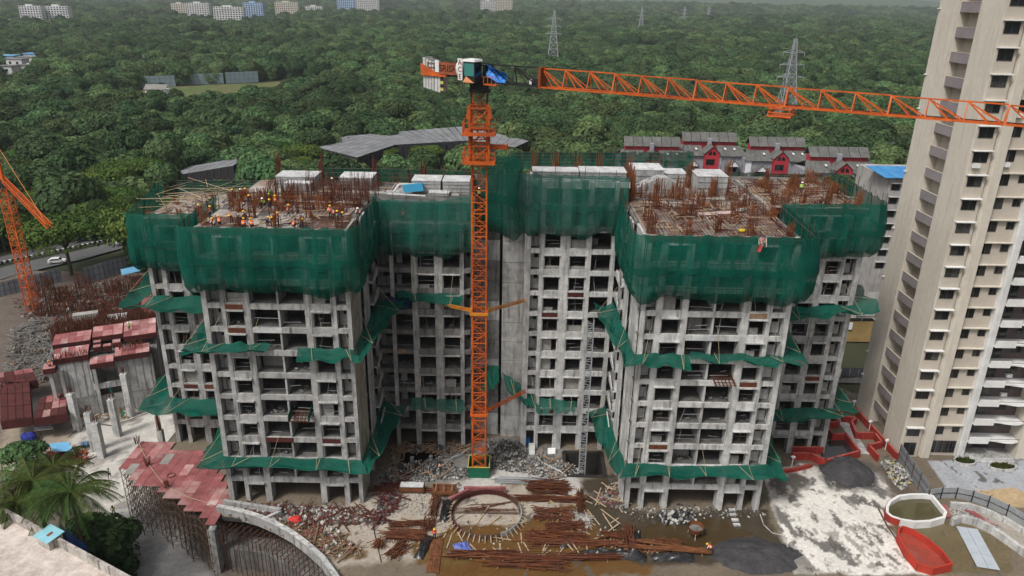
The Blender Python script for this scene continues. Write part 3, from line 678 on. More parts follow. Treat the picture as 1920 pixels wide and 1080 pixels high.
# ================================================================== netting wrapped round the upper floors
def chaikin(pts, n=2):
    pts = [Vector(p) for p in pts]
    for _ in range(n):
        o = [pts[0]]
        for a, b in zip(pts, pts[1:]): o += [a.lerp(b,.22), a.lerp(b,.78)]
        o.append(pts[-1]); pts = o
    return pts
def resample(pts, st):
    L_ = [0]
    for a, b in zip(pts, pts[1:]): L_.append(L_[-1]+(b-a).length)
    n = max(2, int(L_[-1]/st)); out = []; j = 0
    for i in range(n+1):
        d = L_[-1]*i/n
        while j < len(L_)-2 and L_[j+1] < d: j += 1
        out.append(pts[j].lerp(pts[j+1], (d-L_[j])/max(1e-9, L_[j+1]-L_[j])))
    return out, L_[-1]
def wrap(label, path, zt, zb_, mat=None, sgn=1, bulge=.32, tuck=.75, seed=0, ledgers=5, wr=.3, scal=.7, pole_up=1.1, tilt=None, post=1.7):
    """path in plan (x,y); zt / zb_ = top and bottom heights (number or one per path point)"""
    mat = mat or net; n0 = len(path)
    ZT = zt if isinstance(zt, (list,tuple)) else [zt]*n0; ZB = zb_ if isinstance(zb_, (list,tuple)) else [zb_]*n0
    raw = []; top = []
    for i in range(n0):
        p = Vector((path[i][0],path[i][1],0)); hv = Vector((ZT[i],ZB[i],0))
        if i in (0, n0-1): raw.append(p); top.append(hv); continue
        a_ = Vector((path[i-1][0],path[i-1][1],0)); b_ = Vector((path[i+1][0],path[i+1][1],0)); r_ = 1.5
        q0 = p+(a_-p).normalized()*r_; q1 = p+(b_-p).normalized()*r_
        for k in range(6):
            t_ = k/5; raw.append(q0*(1-t_)**2+p*2*t_*(1-t_)+q1*t_*t_); top.append(hv)
    # same subdivision for heights: resample both by plan length
    Ls = [0]
    for a, b in zip(raw, raw[1:]): Ls.append(Ls[-1]+(b-a).length)
    pts, ln = resample(raw, .42)
    def hts(d):
        for j in range(len(Ls)-1):
            if d <= Ls[j+1]+1e-6:
                t = (d-Ls[j])/max(1e-9, Ls[j+1]-Ls[j]); v = top[j].lerp(top[j+1], t); return v.x, v.y
        return top[-1].x, top[-1].y
    n = len(pts)-1; c = pts[n//2]; t = thing('safety_net', label, 'safety net', (c.x, c.y, hts(ln/2)[1]), 'green nets wrapped round the upper floors')
    nrm = []
    for i in range(n+1):
        d = (pts[min(n,i+1)]-pts[max(0,i-1)]).normalized(); nrm.append(Vector((d.y,-d.x,0))*sgn)
    def fn(u, v):
        i = min(n, int(round(u*n))); d = ln*i/n; a, b = hts(d)
        b += scal*(noise.noise(Vector((d*.33,seed,0)))*1.3+abs(math.sin(d*.42+seed))*.8-.4)
        a += -.2*abs(math.sin(d*math.pi/post))+.22*noise.noise(Vector((d*.8,seed,7)))
        off = bulge*math.sin(math.pi*min(1,v*.9))**.8 - tuck*max(0,(v-.8)/.2)**2 + .16*abs(math.sin(math.pi*d/3.4+seed))*math.sin(math.pi*min(1,v*1.1))*(1 if tuck else .3)
        off += wr*noise.noise(Vector((d*1.1,v*1.5,seed)))*(.4+v)+wr*1.6*v*v*noise.noise(Vector((d*2.6,v*.8,seed+9)))
        p = pts[i]+nrm[i]*off; return (p.x, p.y, lerp(a, b, v))
    MB().grid(fn, n, 30).build('net_sheet', mat, t, smooth=True)
    # overlapping seams where two net rolls meet, and a lapped band
    d_ = 1.2
    while d_ < ln-1.2:
        i0 = int(d_/ln*n); w_ = R.choice((1,1,1,2)); i1 = min(n, i0+w_)
        if i1 > i0:
            v0 = R.choice((0,0,.05,.45)); v1 = R.choice((1,1,.97,.6))
            def sm(u, v, i0=i0, i1=i1, v0=v0, v1=v1):
                ii = i0+int(round(u*(i1-i0))); p = Vector(fn(ii/n, lerp(v0,v1,v))); return p+nrm[ii]*.05
            MB().grid(sm, i1-i0, 16).build('seam_strip', mat, t, smooth=True)
        d_ += R.uniform(2.2,4.6)
    if tuck:
        def lb(u, v): 
            ii = min(n,int(round(u*n))); return Vector(fn(u, .46+.1*v+.02*noise.noise(Vector((u*20,seed,1)))))+nrm[ii]*.07
        MB().grid(lb, n, 3).build('lap_band', mat, t, smooth=True)
    k = int(ln/post)
    for i in range(k+1):
        d = ln*i/k; j = min(n, int(round(d/ln*n))); a, b = hts(d); p = pts[j]-nrm[j]*.12
        MB().tube((p.x+jit(.04),p.y,b+.6), (p.x+jit(.08),p.y+jit(.08),a+pole_up*R.uniform(.3,1.2)), .035, n=5).build('scaffold_pole', scaf, t)
    for r in range(ledgers):
        mb = MB(); f = .06+r/ledgers*.9; q = []
        for i in range(0, n+1, 4):
            a, b = hts(ln*i/n); p = pts[i]-nrm[i]*.2; q.append((p.x, p.y, lerp(a,b,f)))
        mb.path(q, .03, 4).build('ledger', scaf, t)
    return t
wrap('green net round the front wing of the left block, workers above it', [(-37.3,91.5),(-37.3,78.5),(-17.3,78.5),(-17.3,91.6)], [37.9,37.5,37.6,38.6], [27.5,29.5,29.3,30.5], seed=1)
wrap('green net on the far left wing of the left block, lowest deck', [(-50.0,104),(-50.0,91.9),(-37.4,91.9)], [36.6,35.0,35.2], [28,27.0,27.2], seed=2, scal=.3)
wrap('shiny creased green net on the left side of the court beside the crane', [(-17.0,91.9),(-11,91.9),(-4.9,92.3)], [37.5,37.4,38.2], 29.6, netp, seed=3, wr=.42)
wrap('green net hanging over the dark joint behind the crane mast', [(-4.8,95.8),(-1.2,95.6),(1.0,94.0)], [41.6,42.6,42.6], [32.0,31.6,32.6], seed=4, wr=.2)
wrap('tall shiny creased green net right of the crane below white formwork', [(.9,95.5),(1.0,91.9),(14.4,91.9)], [41.6,41.0,40.9], [34,32.9,32.5], netp, seed=5, wr=.45, scal=.7)
wrap('green net round the front wing of the right block, torn red cloth on it', [(13.4,91.6),(13.4,78.5),(34.0,78.5),(34.0,91.6)], [38.6,37.5,37.5,37.9], [30.5,29.4,29.2,28.5], seed=6)
wrap('green net on the far right wing close to the beige tower', [(33.9,91.9),(47.6,91.9),(47.6,111.5)], [37.8,38.0,38.2], [30.0,30.6,31.6], seed=7, scal=.3)
wrap('low straight green net along the rear edge of the left block', [(-27.5,105),(-18,105),(-5,105)], [P(640,313,y=105).z,P(700,313,y=105).z,P(860,318,y=105).z], 35.2, seed=8, sgn=-1, scal=.1, bulge=.2, tuck=0, pole_up=.9)
wrap('green net at the rear of the far left wing behind bamboo poles', [(-50,108.9),(-36.4,108.9)], [35.4,35.6], 33.4, seed=12, sgn=-1, scal=.1, bulge=.2, tuck=0)
wrap('high green net behind the white formwork of the right block', [(-.6,113.2),(27.2,113.2)], [P(960,283,y=113.2).z,P(1270,283,y=113.2).z], 37.0, seed=9, sgn=-1, scal=.1, bulge=.2, tuck=0, pole_up=.9)
wrap('low green net at the rear of the right block facing the red houses', [(27.6,113.2),(47.4,113.2)], [P(1330,320,y=113.2).z,P(1560,327,y=113.2).z], 35.6, seed=10, sgn=-1, scal=.1, bulge=.15, tuck=0)
# red striped cloth tangled on the right front net
p = P(1429,455, y=77.6); t = thing('torn_cloth', 'red and white striped torn cloth hanging on the green net', 'cloth', p)
st1 = M('cloth_red', (.4,.06,.05)); st2 = M('cloth_white', (.6,.5,.45))
for i in range(9):
    MB().grid(lambda u,v: (p.x-.45+i*.1+u*.1+.1*v, p.y+.08*math.sin(i+v*3), p.z+.55-v*(.75+.3*math.sin(i*1.7))), 1, 4).build('stripe', st1 if i%2 else st2, t)
MB().grid(lambda u,v: (p.x-.35+u*.45-.2*v, p.y-.05+.1*math.sin(u*4), p.z-.3-v*.75), 3, 4).build('rag', st1, t)

# ================================================================== catch nets stretched out from the lower floors
edger = M('edge_cord', (.02,.1,.07))
def catch(label, ia, ib, oa, ob, sag=.7, seed=0, ropes=((.25,3.4),(.85,3.2)), mat=None, torn=0.12, n=26):
    ia, ib, oa, ob = map(Vector, (ia, ib, oa, ob)); c = (ia+ib)/2
    t = thing('catch_net', label, 'catch net', c, 'green catch nets below the wrapped floors')
    def fn(u, v):
        v2 = v*(1-torn*max(0, noise.noise(Vector((u*4,seed,2)))+.25)); p = ia.lerp(ib,u).lerp(oa.lerp(ob,u), v2)
        nz = noise.noise(Vector((u*5,v*2.5,seed*3.1)))
        p = p+Vector((0,0,-sag*1.3*math.sin(math.pi*v)*(.4+.6*abs(math.sin(math.pi*u*2+seed)))+.45*nz-.55*v*abs(math.sin(u*math.pi*2.5+seed))+.35*v*noise.noise(Vector((u*7,seed,4)))))
        return p+Vector((.25*nz,.3*v*noise.noise(Vector((u*5,v*3,seed+5))),0))
    MB().grid(fn, n, 10).build('net_sheet', mat or netc, t, smooth=True)
    edge = [fn(i/n, 1) for i in range(n+1)]; MB().path(edge, .022, 4).build('edge_rope', edger, t)
    for u, up in ropes:
        a = fn(u, 1); b = ia.lerp(ib, u)+Vector((0,0,up)); MB().tube(a, b, .022, n=4).build('tie_rope', rope, t)
        MB().tube(ia.lerp(ib,u), a, .035, n=5).build('strut', bamb, t)
    return t
MX = -3.6
def two(zt, tier, lo, d):
    catch(f'{tier} catch net reaching left from the far left wing', (-48.4,94,zt+1.2), (-48.4,104,zt+1.8), (-52.3,91,zt+.1), (-52.0,103,zt+2.2), seed=1+lo)
    catch(f'{tier} catch net along the front of the far left wing', (-48.5,93.2,zt+.6), (-37,93.2,zt+.4), (-52.3,90.6,zt+.1), (-37.2,90.2,zt-.2), seed=2+lo)
    catch(f'{tier} catch net on the left side of the left front wing', (-36.1,92,zt+.8), (-36.1,80,zt-.2), (-39.4,90.5,zt), (-39.2,78.6,zt-.5), seed=3+lo)
    catch(f'{tier} catch net on the court side of the left front wing', (-18.6,80,zt-.4), (-18.0,92.8,zt+.9), (-17.4,78.2,zt-.7), (-14.2,91.6,zt+1.4), seed=4+lo, sag=.4)
    catch(f'{tier} catch net on the court side of the right front wing', (14.6,80,zt-.4), (13.6,92.8,zt+.9), (13.5,78.2,zt-.6), (10.6,91.4,zt+1.3), seed=5+lo, sag=.4)
    catch(f'{tier} catch net on the right side of the right front wing', (32.6,80,zt-.4), (32.6,92.5,zt+.8), (35.0,78.4,zt-.6), (35.6,91,zt+1.0), seed=6+lo, sag=.3)
    catch(f'{tier} catch net along the front of the far right wing', (34.5,93.2,zt+.4), (46.0,93.2,zt+.9), (34.8,90.4,zt-.2), (48.5,91.0,zt+1.4), seed=7+lo, sag=.4)
    catch(f'{tier} catch net reaching right from the far right wing', (46.1,94,zt+.9), (46.1,103,zt+1.8), (48.8,91.2,zt+1.4), (49.2,103,zt+2.6), seed=8+lo)
two(22.6, 'upper', 0, 0); two(6.8, 'lower', 20, 0)
FRL = 'strip along the front of the'
catch(f'upper catch net {FRL} left block, left half', (-36,79.9,22.6), (-28.5,79.9,22.7), (-39.0,78.6,22.2), (-29.2,78.6,22.6), seed=31, torn=.25, sag=.4)
catch(f'upper catch net {FRL} left block, right half', (-25.4,79.9,22.2), (-18.6,79.9,22.2), (-25.2,78.5,21.4), (-17.4,78.2,21.9), seed=32, sag=.35)
catch(f'upper catch net {FRL} right block, left third', (14.7,79.9,22.2), (21.2,79.9,22.4), (13.5,78.2,22.0), (21.4,78.2,21.4), seed=33, sag=.4)
catch(f'upper narrow crumpled catch net {FRL} right block', (21.3,79.9,22.6), (32.5,79.9,22.2), (21.3,79.0,22.0), (35.0,78.4,21.9), seed=34, torn=.5, sag=.3)
catch(f'long lower catch net {FRL} left block', (-36,79.9,6.9), (-18.6,79.9,6.7), (-39.0,78.7,6.5), (-17.6,78.3,6.2), seed=35, sag=.4, ropes=((.2,3.2),(.42,3.3),(.7,3.2),(.9,3.)), n=36)
catch(f'long lower catch net with white torn bits {FRL} right block', (14.7,79.9,6.7), (32.5,79.9,6.9), (13.6,78.3,6.3), (35.0,78.4,6.5), seed=36, sag=.4, ropes=((.1,3.),(.3,3.3),(.52,3.2),(.8,3.)), n=36)
catch('small upper catch net scraps on the left court face', (-15.5,93.2,24.4), (-6.5,93.2,24.0), (-14.4,91.6,24.2), (-7.2,91.4,22.9), seed=37, torn=.7, sag=.2)
catch('dark blue net scrap between green nets on the left court face', (-16.6,93.1,23.6), (-13.4,93.1,23.8), (-16.2,91.8,22.4), (-13.8,91.5,23.2), seed=38, mat=netb, sag=.2, ropes=())
catch('lower grey green torn net on the left court face', (-14.2,93.2,8.2), (-6.6,93.2,8.0), (-13.6,91.7,7.0), (-6.2,91.2,7.4), seed=39, torn=.8, sag=.2, mat=netp)
catch('lower net hanging over the concrete core behind the mast', (-5.4,96.8,11.4), (-1.6,96.8,11.8), (-4.0,94.6,8.6), (-1.6,94.2,10.4), seed=40, sag=.2, ropes=())
catch('lower net from the core to the right court face', (-1.2,96.2,11.0), (3.6,93.1,8.8), (-.4,93.6,9.4), (4.6,91.5,7.3), seed=41, sag=.3, torn=.3)
catch('lower torn net scrap on the right court face', (4.2,93.1,8.6), (9.6,93.1,8.0), (4.6,91.6,7.3), (8.8,91.4,6.6), seed=42, torn=.8, sag=.3, mat=netp)
# ================================================================== tower crane
CX, CY = -4.1, 87.3
CRN = thing('tower_crane', 'tall orange flat top tower crane standing in the middle of the court', 'crane', (CX,CY,0))
def lattice(mb, p0, u, v, w, n, ux, uy, cw, bw, x=True):
    """square lattice mast: p0 corner, u,v plan half-axes handled by caller"""
def mast_sec(h, w):
    mb = MB(); a = w/2
    for sx in (-a,a):
        for sy in (-a,a): mb.box(sx-.085, sx+.085, sy-.085, sy+.085, 0, h)
    c = [(-a,-a),(a,-a),(a,a),(-a,a)]
    for i in range(4):
        (x0,y0),(x1,y1) = c[i], c[(i+1)%4]
        mb.bar((x0,y0,.06),(x1,y1,.06),.1); mb.bar((x0,y0,h/2),(x1,y1,h/2),.08)
        mb.bar((x0,y0,.06),(x1,y1,h/2),.075); mb.bar((x1,y1,h/2),(x0,y0,h-.02),.075)
    mb.bar((-.25,-.2,0),(-.25,-.2,h),.04); mb.bar((.2,-.2,0),(.2,-.2,h),.04)
    for i in range(8): mb.bar((-.25,-.2,i*h/8+.1),(.2,-.2,i*h/8+.1),.03)
    return mb
sec = mast_sec(2.85, 1.75).mesh('mast_section', orange)
for i in range(18): place('mast_section', sec, CRN, (CX,CY,.1+i*2.85))
ztop = .1+18*2.85   # 51.4
gb = M('base_green', (.01,.12,.06), (.008,.09,.05), scale=.8); gy = M('edge_yellow', (.45,.42,.08))
t = CRN
MB().box(CX-1.45,CX+1.45,CY-1.45,CY-1.35,0,1.7).box(CX-1.45,CX+1.45,CY+1.35,CY+1.45,0,1.7).box(CX-1.45,CX-1.35,CY-1.35,CY+1.35,0,1.7).box(CX+1.35,CX+1.45,CY-1.35,CY+1.35,0,1.7).build('base_box', gb, t)
MB().box(CX-1.5,CX+1.5,CY-1.5,CY-1.4,1.7,1.78).box(CX-1.5,CX+1.5,CY+1.4,CY+1.5,1.7,1.78).box(CX-1.5,CX-1.4,CY-1.4,CY+1.4,1.7,1.78).box(CX+1.4,CX+1.5,CY-1.4,CY+1.4,1.7,1.78).build('base_rim', gy, t)
# climbing cage with two railed platforms
def cage(z0, z1):
    mb = MB(); a = 1.12
    for sx in (-a,a):
        for sy in (-a,a): mb.bar((CX+sx,CY+sy,z0),(CX+sx,CY+sy,z1),.2)
    c = [(-a,-a),(a,-a),(a,a),(-a,a)]; n = 3
    for j in range(n+1):
        z = lerp(z0,z1,j/n)
        for i in range(4):
            (x0,y0),(x1,y1) = c[i], c[(i+1)%4]; mb.bar((CX+x0,CY+y0,z),(CX+x1,CY+y1,z),.16)
            if j < n: mb.bar((CX+x0,CY+y0,z),(CX+x1,CY+y1,lerp(z0,z1,(j+1)/n)) if j%2 else (CX+x1,CY+y1,lerp(z0,z1,(j+1)/n)),.12)
    return mb
cg = cage(43.2, 49.6).build('climbing_cage', orange, t)
for sx in (-1,1): MB().extr([(CX+sx*1.0,CY-1.2,48.2),(CX+sx*1.5,CY-1.2,48.6),(CX+sx*1.3,CY-1.2,49.8),(CX+sx*.95,CY-1.2,50.2)], (0,.16,0)).build('guide_plate', orange, cg)
def platform(z, w):
    mb = MB(); mb.box(CX-w,CX+w,CY-w,CY-1.25,z-.12,z).box(CX-w,CX+w,CY+1.25,CY+w,z-.12,z).box(CX-w,CX-1.25,CY-1.25,CY+1.25,z-.12,z).box(CX+1.25,CX+w,CY-1.25,CY+1.25,z-.12,z)
    mb.box(CX-w,CX+w,CY-w-.06,CY-w,z-.3,z+.12).box(CX-w-.06,CX-w,CY-w,CY+w,z-.3,z+.12).box(CX+w,CX+w+.06,CY-w,CY+w,z-.3,z+.12)
    p = mb.build('platform', orange, t); mb = MB(); c = [(-w,-w),(w,-w),(w,w),(-w,w)]
    for i in range(4):
        (x0,y0),(x1,y1) = c[i], c[(i+1)%4]
        for f in (0,.33,.66): mb.bar((CX+lerp(x0,x1,f),CY+lerp(y0,y1,f),z),(CX+lerp(x0,x1,f),CY+lerp(y0,y1,f),z+1.15),.06)
        for h in (.55,1.1): mb.bar((CX+x0,CY+y0,z+h),(CX+x1,CY+y1,z+h),.06)
    mb.build('railing', orange, p); return p
platform(43.6, 1.85); platform(46.9, 1.85)
MB().box(CX+1.1,CX+3.3,CY-.5,CY-.35,44.9,45.3).box(CX+1.1,CX+3.3,CY+.35,CY+.5,44.9,45.3).box(CX+3.2,CX+3.35,CY-.5,CY+.5,44.8,45.6).box(CX+1.2,CX+3.2,CY-.34,CY+.34,44.9,45.0).build('monorail_arm', orange, t)
for zc in (24.2, 9.6):  # collars and ties to the blocks
    cl = MB().box(CX-1.15,CX+1.15,CY-1.15,CY-1.0,zc-.18,zc+.18).box(CX-1.15,CX+1.15,CY+1.0,CY+1.15,zc-.18,zc+.18).box(CX-1.15,CX-1.0,CY-1.0,CY+1.0,zc-.18,zc+.18).box(CX+1.0,CX+1.15,CY-1.0,CY+1.0,zc-.18,zc+.18).build('tie_collar', orangr if zc > 20 else orange, t)
    for sx, pe in ((1,P(985,563 if zc > 20 else 733,y=93.0)),(-1,P(832,571,y=93.0))):
        ex, ey, ez = pe.x, pe.y, pe.z-zc
        if zc < 20 and sx < 0: continue
        mb = MB(); a = Vector((CX+sx*1.1,CY+.3,zc)); b = Vector((ex,ey,zc+ez)); d = (b-a).normalized(); s = Vector((-d.y,d.x,0)).normalized()*.15
        for o in (s,-s):
            for h in (.05,.35): mb.bar(a+o+Vector((0,0,h-.2)), b+o+Vector((0,0,h-.2)), .07)
        for i in range(14):
            q = a.lerp(b,i/14); q2 = a.lerp(b,(i+1)/14); o = s if i%2 else -s; mb.bar(q+o+Vector((0,0,-.2)), q2-o+Vector((0,0,-.2)), .06); mb.bar(q+s+Vector((0,0,-.2)), q2+s+Vector((0,0,.2)), .06)
        mb.build('tie_frame', orangr if zc > 20 else orange, t)
# slewing unit, cab, jibs (local axis: d along the jib)
PHI = math.radians(-31); D = Vector((math.cos(PHI), math.sin(PHI), 0)); Nn = Vector((-D.y, D.x, 0)); C0 = Vector((CX,CY,0))
def J(a, b, z): return C0+D*a+Nn*b+Vector((0,0,z))
def jbox(mb, a0, a1, b0, b1, z0, z1): return mb.obox(J((a0+a1)/2,(b0+b1)/2,(z0+z1)/2), D*((a1-a0)/2), Nn*((b1-b0)/2), Vector((0,0,(z1-z0)/2)))
mb = MB(); mb.tube((CX,CY,51.3),(CX,CY,51.7),1.25,n=16); mb.build('slewing_ring', black, t)
mb = MB()
for sx in (-.9,.9):
    for sy in (-.9,.9): mb.bar((CX+sx,CY+sy,50.1),(CX+sx,CY+sy,51.4),.16)
mb.box(CX-1.05,CX+1.05,CY-1.05,CY+1.05,51.7,52.5); mb.build('slewing_table', black, t)
mb = MB(); jbox(mb,-1.6,1.5,-1.0,1.0,52.5,53.0); jbox(mb,-1.2,-.9,-.9,.9,53,54.6); jbox(mb,1.0,1.3,-.9,.9,53,54.4); mb.bar(J(-1,-.85,54.5),J(1.2,-.85,54.3),.15); mb.bar(J(-1,.85,54.5),J(1.2,.85,54.3),.15); mb.build('tower_head', black, t)
# cab on the camera side of the head
cab = MB(); q = 1.15
cbx = lambda mb,a0,a1,b0,b1,z0,z1: jbox(mb,a0,a1,b0,b1,z0,z1)
co = jbox(MB(),-.5,1.0,-2.5,-1.05,52.5,53.1).build('cab', black, t)
mb = jbox(MB(),-.5,1.0,-2.45,-1.08,53.1,54.75); mb.build('cab_frame', black, co)
mb = jbox(MB(),-.38,.9,-2.47,-2.455,53.25,54.6); mb.build('cab_window', tglass, co)
mb = MB(); jbox(mb,1.005,1.02,-2.35,-1.8,53.2,54.6); jbox(mb,1.005,1.02,-1.72,-1.15,53.2,54.6); mb.build('cab_window', glass, co)
mb = MB(); mb.extr([J(-.6,-2.6,54.76),J(1.1,-2.6,54.76),J(1.0,-2.55,55.0),J(-.5,-2.55,55.02)], Nn*1.6); mb.build('cab_roof', white, co)
mb = MB(); mb.extr([J(-.55,-2.52,52.55),J(.95,-2.52,52.55),J(.3,-2.52,52.95),J(-.1,-2.52,53.2)], -Nn*.03); mb.build('cab_stripe', M('stripe_peach', (.7,.3,.14)), co)
sg = jbox(MB(),-1.15,-.55,-2.62,-2.5,52.75,55.05).build('sign_board', white, t)
def text_mesh(s, size, mat, org, ax, up, name='lettering', parent=None, ext=.01):
    cu = bpy.data.curves.new('txt','FONT'); cu.body = s; cu.size = size; cu.extrude = ext; cu.align_x = 'CENTER'; cu.align_y = 'CENTER'
    o = bpy.data.objects.new('txt', cu); COL.objects.link(o); dg = bpy.context.evaluated_depsgraph_get(); me = bpy.data.meshes.new_from_object(o.evaluated_get(dg)); bpy.data.objects.remove(o)
    ax = Vector(ax).normalized(); up = Vector(up).normalized(); nn = ax.cross(up); mt = Matrix((ax,up,nn)).transposed().to_4x4(); off = Vector(ORG.get(parent.name,(0,0,0))) if parent else Vector((0,0,0)); mt.translation = Vector(org)-off
    me.transform(mt); me.materials.clear(); me.materials.append(mat); r = bpy.data.objects.new(name, me); COL.objects.link(r)
    if parent: r.parent = parent; ORG[r.name] = tuple(off)
    return r
redt = M('letter_red', (.2,.02,.02)); blkt = M('letter_black', (.01,.01,.01))
for i, ch in enumerate('ACE'): text_mesh(ch, .78, redt, J(-.85,-2.64,54.62-i*.74), D, (0,0,1), parent=sg)
# counter jib
cj = MB()
for b in (-.75,.75): cj.bar(J(-1.2,b,53.0),J(-7.3,b,53.0),.2,.35)
for i in range(7): cj.bar(J(-1.5-i*.9,-.75,53),J(-1.5-i*.9,.75,53),.1)
cjo = cj.build('counter_jib', black, t)
mb = MB()
for b in (-.8,.8):
    for i in range(6): mb.bar(J(-2.2-i*.9,b,53.1),J(-2.2-i*.9,b,54.2),.06)
    mb.bar(J(-2.2,b,54.2),J(-6.8,b,54.2),.06); mb.bar(J(-2.2,b,53.7),J(-6.8,b,53.7),.06)
for i in range(9): mb.bar(J(-3+.05*i-i*.4,-.6,53.3),J(-3.4-i*.4,.6,54.3),.09)
mb.build('railing', rust, cjo)
mb = jbox(MB(),-7.6,-4.0,-.95,-.8,52.75,53.25); mb.extr([J(-7.6,-.96,53.25),J(-5.6,-.96,53.25),J(-7.6,-.96,54.1)], Nn*.14); mb.build('side_plate', orange, cjo)
for i in range(6): jbox(MB(),-7.45+i*.42,-7.1+i*.42,-.72,.72,51.35-.08*i,54.75-.14*i).build('counterweight', concw, t)
mb = jbox(MB(),-4.9,-4.5,-.8,-.74,51.0,52.7); mb.build('warning_strip', black, t)
for i in range(2): jbox(MB(),-4.91,-4.49,-.815,-.735,51.15+i*.75,51.5+i*.75).build('warning_band', gy, t)
ban = jbox(MB(),-4.9,-2.1,-1.02,-.97,53.05,54.35).build('banner', M('banner_rust', (.32,.09,.035), (.2,.06,.03), scale=1.2), t)
text_mesh('SRISHTI', 1.05, blkt, J(-3.15,-1.04,53.68), D, (0,0,1), parent=ban)
jbox(MB(),-5.5,-4.95,-1.0,-.9,53.25,54.55).build('white_panel', white, t)
mb = MB(); mb.blob(J(-1.75,-1.3,53.9), (.55,.5,.95), n=8, m=6, jit=.14, seed=4); mb.build('wrapped_motor', white, t, smooth=True)
# front jib: black root then orange lattice
def truss(a0, a1, z0, h, w, n, mat, nm, cw=.13, par=None):
    mb = MB(); st = (a1-a0)/n
    for b in (-w,w): mb.bar(J(a0,b,z0),J(a1,b,z0),cw,cw*1.2)
    mb.bar(J(a0+(0 if mat is black else .05),0,z0+h),J(a1,0,z0+h),cw*.9)
    for i in range(n):
        a = a0+i*st
        for b in (-w,w):
            mb.bar(J(a+.02,0,z0+h),J(a,b,z0),cw*.6); mb.bar(J(a,0,z0+h),J(a+st*.62,b,z0),cw*.55); mb.bar(J(a,0,z0+h),J(a+st,b,z0),cw*.62)
        mb.bar(J(a,-w,z0),J(a,w,z0),cw*.6); mb.bar(J(a,-w,z0),J(a+st,w,z0),cw*.45)
    for b in (-w,w): mb.bar(J(a1,0,z0+h),J(a1,b,z0),cw*.7)
    return mb.build(nm, mat, t)
truss(1.2, 8.0, 52.5, 1.9, .62, 2, black, 'jib_root', .15)
Z0 = 52.45
for i in range(5): truss(8.05+i*8.55, 8.05+(i+1)*8.55-.05, Z0+.02*i, 1.9-.09*i, .62, 3, orange, 'jib_section')
truss(50.85, 59.3, Z0+.1, 1.45, .62, 3, orange, 'jib_section')
mb = MB(); jbox(mb,8.0,8.3,-.75,.75,52.3,54.5); mb.build('jib_joint', M('rust_joint', (.2,.05,.015)), t)
mb = MB(); jbox(mb,7.0,7.8,-.3,.4,52.6,53.3); mb.build('hoist_winch', black, t); jbox(MB(),6.7,7.0,-.35,.1,52.65,53.15).build('winch_cover', white, t)
def tfn(u, v):
    k = noise.noise(Vector((u*4,v*4,3))); return J(1.3+u*2.5+.25*k, -.75+.5*math.sin(v*3.1)+.3*noise.noise(Vector((u*5,v*3,8))), 54.55-u*.9-v*(1.5-.9*abs(u-.45))+.35*noise.noise(Vector((u*3.5,v*5,1))))
MB().grid(tfn, 16, 12).build('blue_tarpaulin', bluet, t)
tr = 33.4
mb = MB(); jbox(mb,tr-1.0,tr+1.0,-1.1,1.1,51.6,51.72)
for a in (-1,1):
    for b in (-1.1,1.1): mb.bar(J(tr+a,b,51.6),J(tr+a*.8,b*.7,52.5),.1)
for a0_, b0_, a1_, b1_ in ((-1,-1.1,1,-1.1),(1,-1.1,1,1.1),(1,1.1,-1,1.1),(-1,1.1,-1,-1.1)):
    for h in (.35,.7): mb.bar(J(tr+a0_,b0_,51.65+h),J(tr+a1_,b1_,51.65+h),.08)
jbox(mb,tr-.6,tr+.6,-.4,.4,51.4,51.6); mb.build('trolley', orange, t)
mb = jbox(MB(),1.6,3.2,-1.6,-1.0,52.3,52.42); 
for i in range(4): mb.bar(J(1.6+i*.53,-1.6,52.4),J(1.6+i*.53,-1.6,53.2),.06)
mb.bar(J(1.6,-1.6,53.2),J(3.2,-1.6,53.2),.06); mb.build('side_gallery', orange, t)
for b in (-.15,.15): MB().tube(J(8,b,Z0+.25),J(59,b,Z0+.2),.02,n=4).build('trolley_rope', black, t)
# ---- second crane at the left edge of the picture
b0 = L(62,580); t2 = thing('tower_crane', 'orange tower crane cut off at the left edge above the red decks', 'crane', b0)
s2 = mast_sec(2.9, 1.9).mesh('mast_section', orange)
for i in range(10): place('mast_section', s2, t2, (b0.x,b0.y,LOW+i*2.9))
zt2 = LOW+29; MB().box(b0.x-1,b0.x+1,b0.y-1,b0.y+1,zt2,zt2+1.6).build('slewing_table', black, t2)
e1 = P(93,428,z=zt2+1.2); st_ = Vector((b0.x,b0.y,zt2+1.4)); mb = MB(); dd = (e1-st_).normalized(); ss = Vector((-dd.y,dd.x,0)).normalized()*.42
for o in (ss,-ss):
    for h in (0,.85): mb.bar(st_+o+Vector((0,0,h)), e1+o+Vector((0,0,h)), .13)
nn_ = int((e1-st_).length/1.4)
for i in range(nn_):
    q0, q1 = st_.lerp(e1,i/nn_), st_.lerp(e1,(i+1)/nn_)
    for o in (ss,-ss): mb.bar(q0+o, q1+o+Vector((0,0,.85)), .09); mb.bar(q0+o, q0+o+Vector((0,0,.85)), .08)
    mb.bar(q0+ss, q1-ss, .08); mb.bar(q0+ss+Vector((0,0,.85)), q1-ss+Vector((0,0,.85)), .08)
mb.build('jib', orange, t2); MB().tube(st_+Vector((0,0,9)), e1.lerp(st_,.1)+Vector((0,0,.85)), .06, n=4).build('pendant_rope', orangr, t2)
MB().bar(st_,st_+Vector((0,0,9)),.5).build('tower_head', orange, t2)
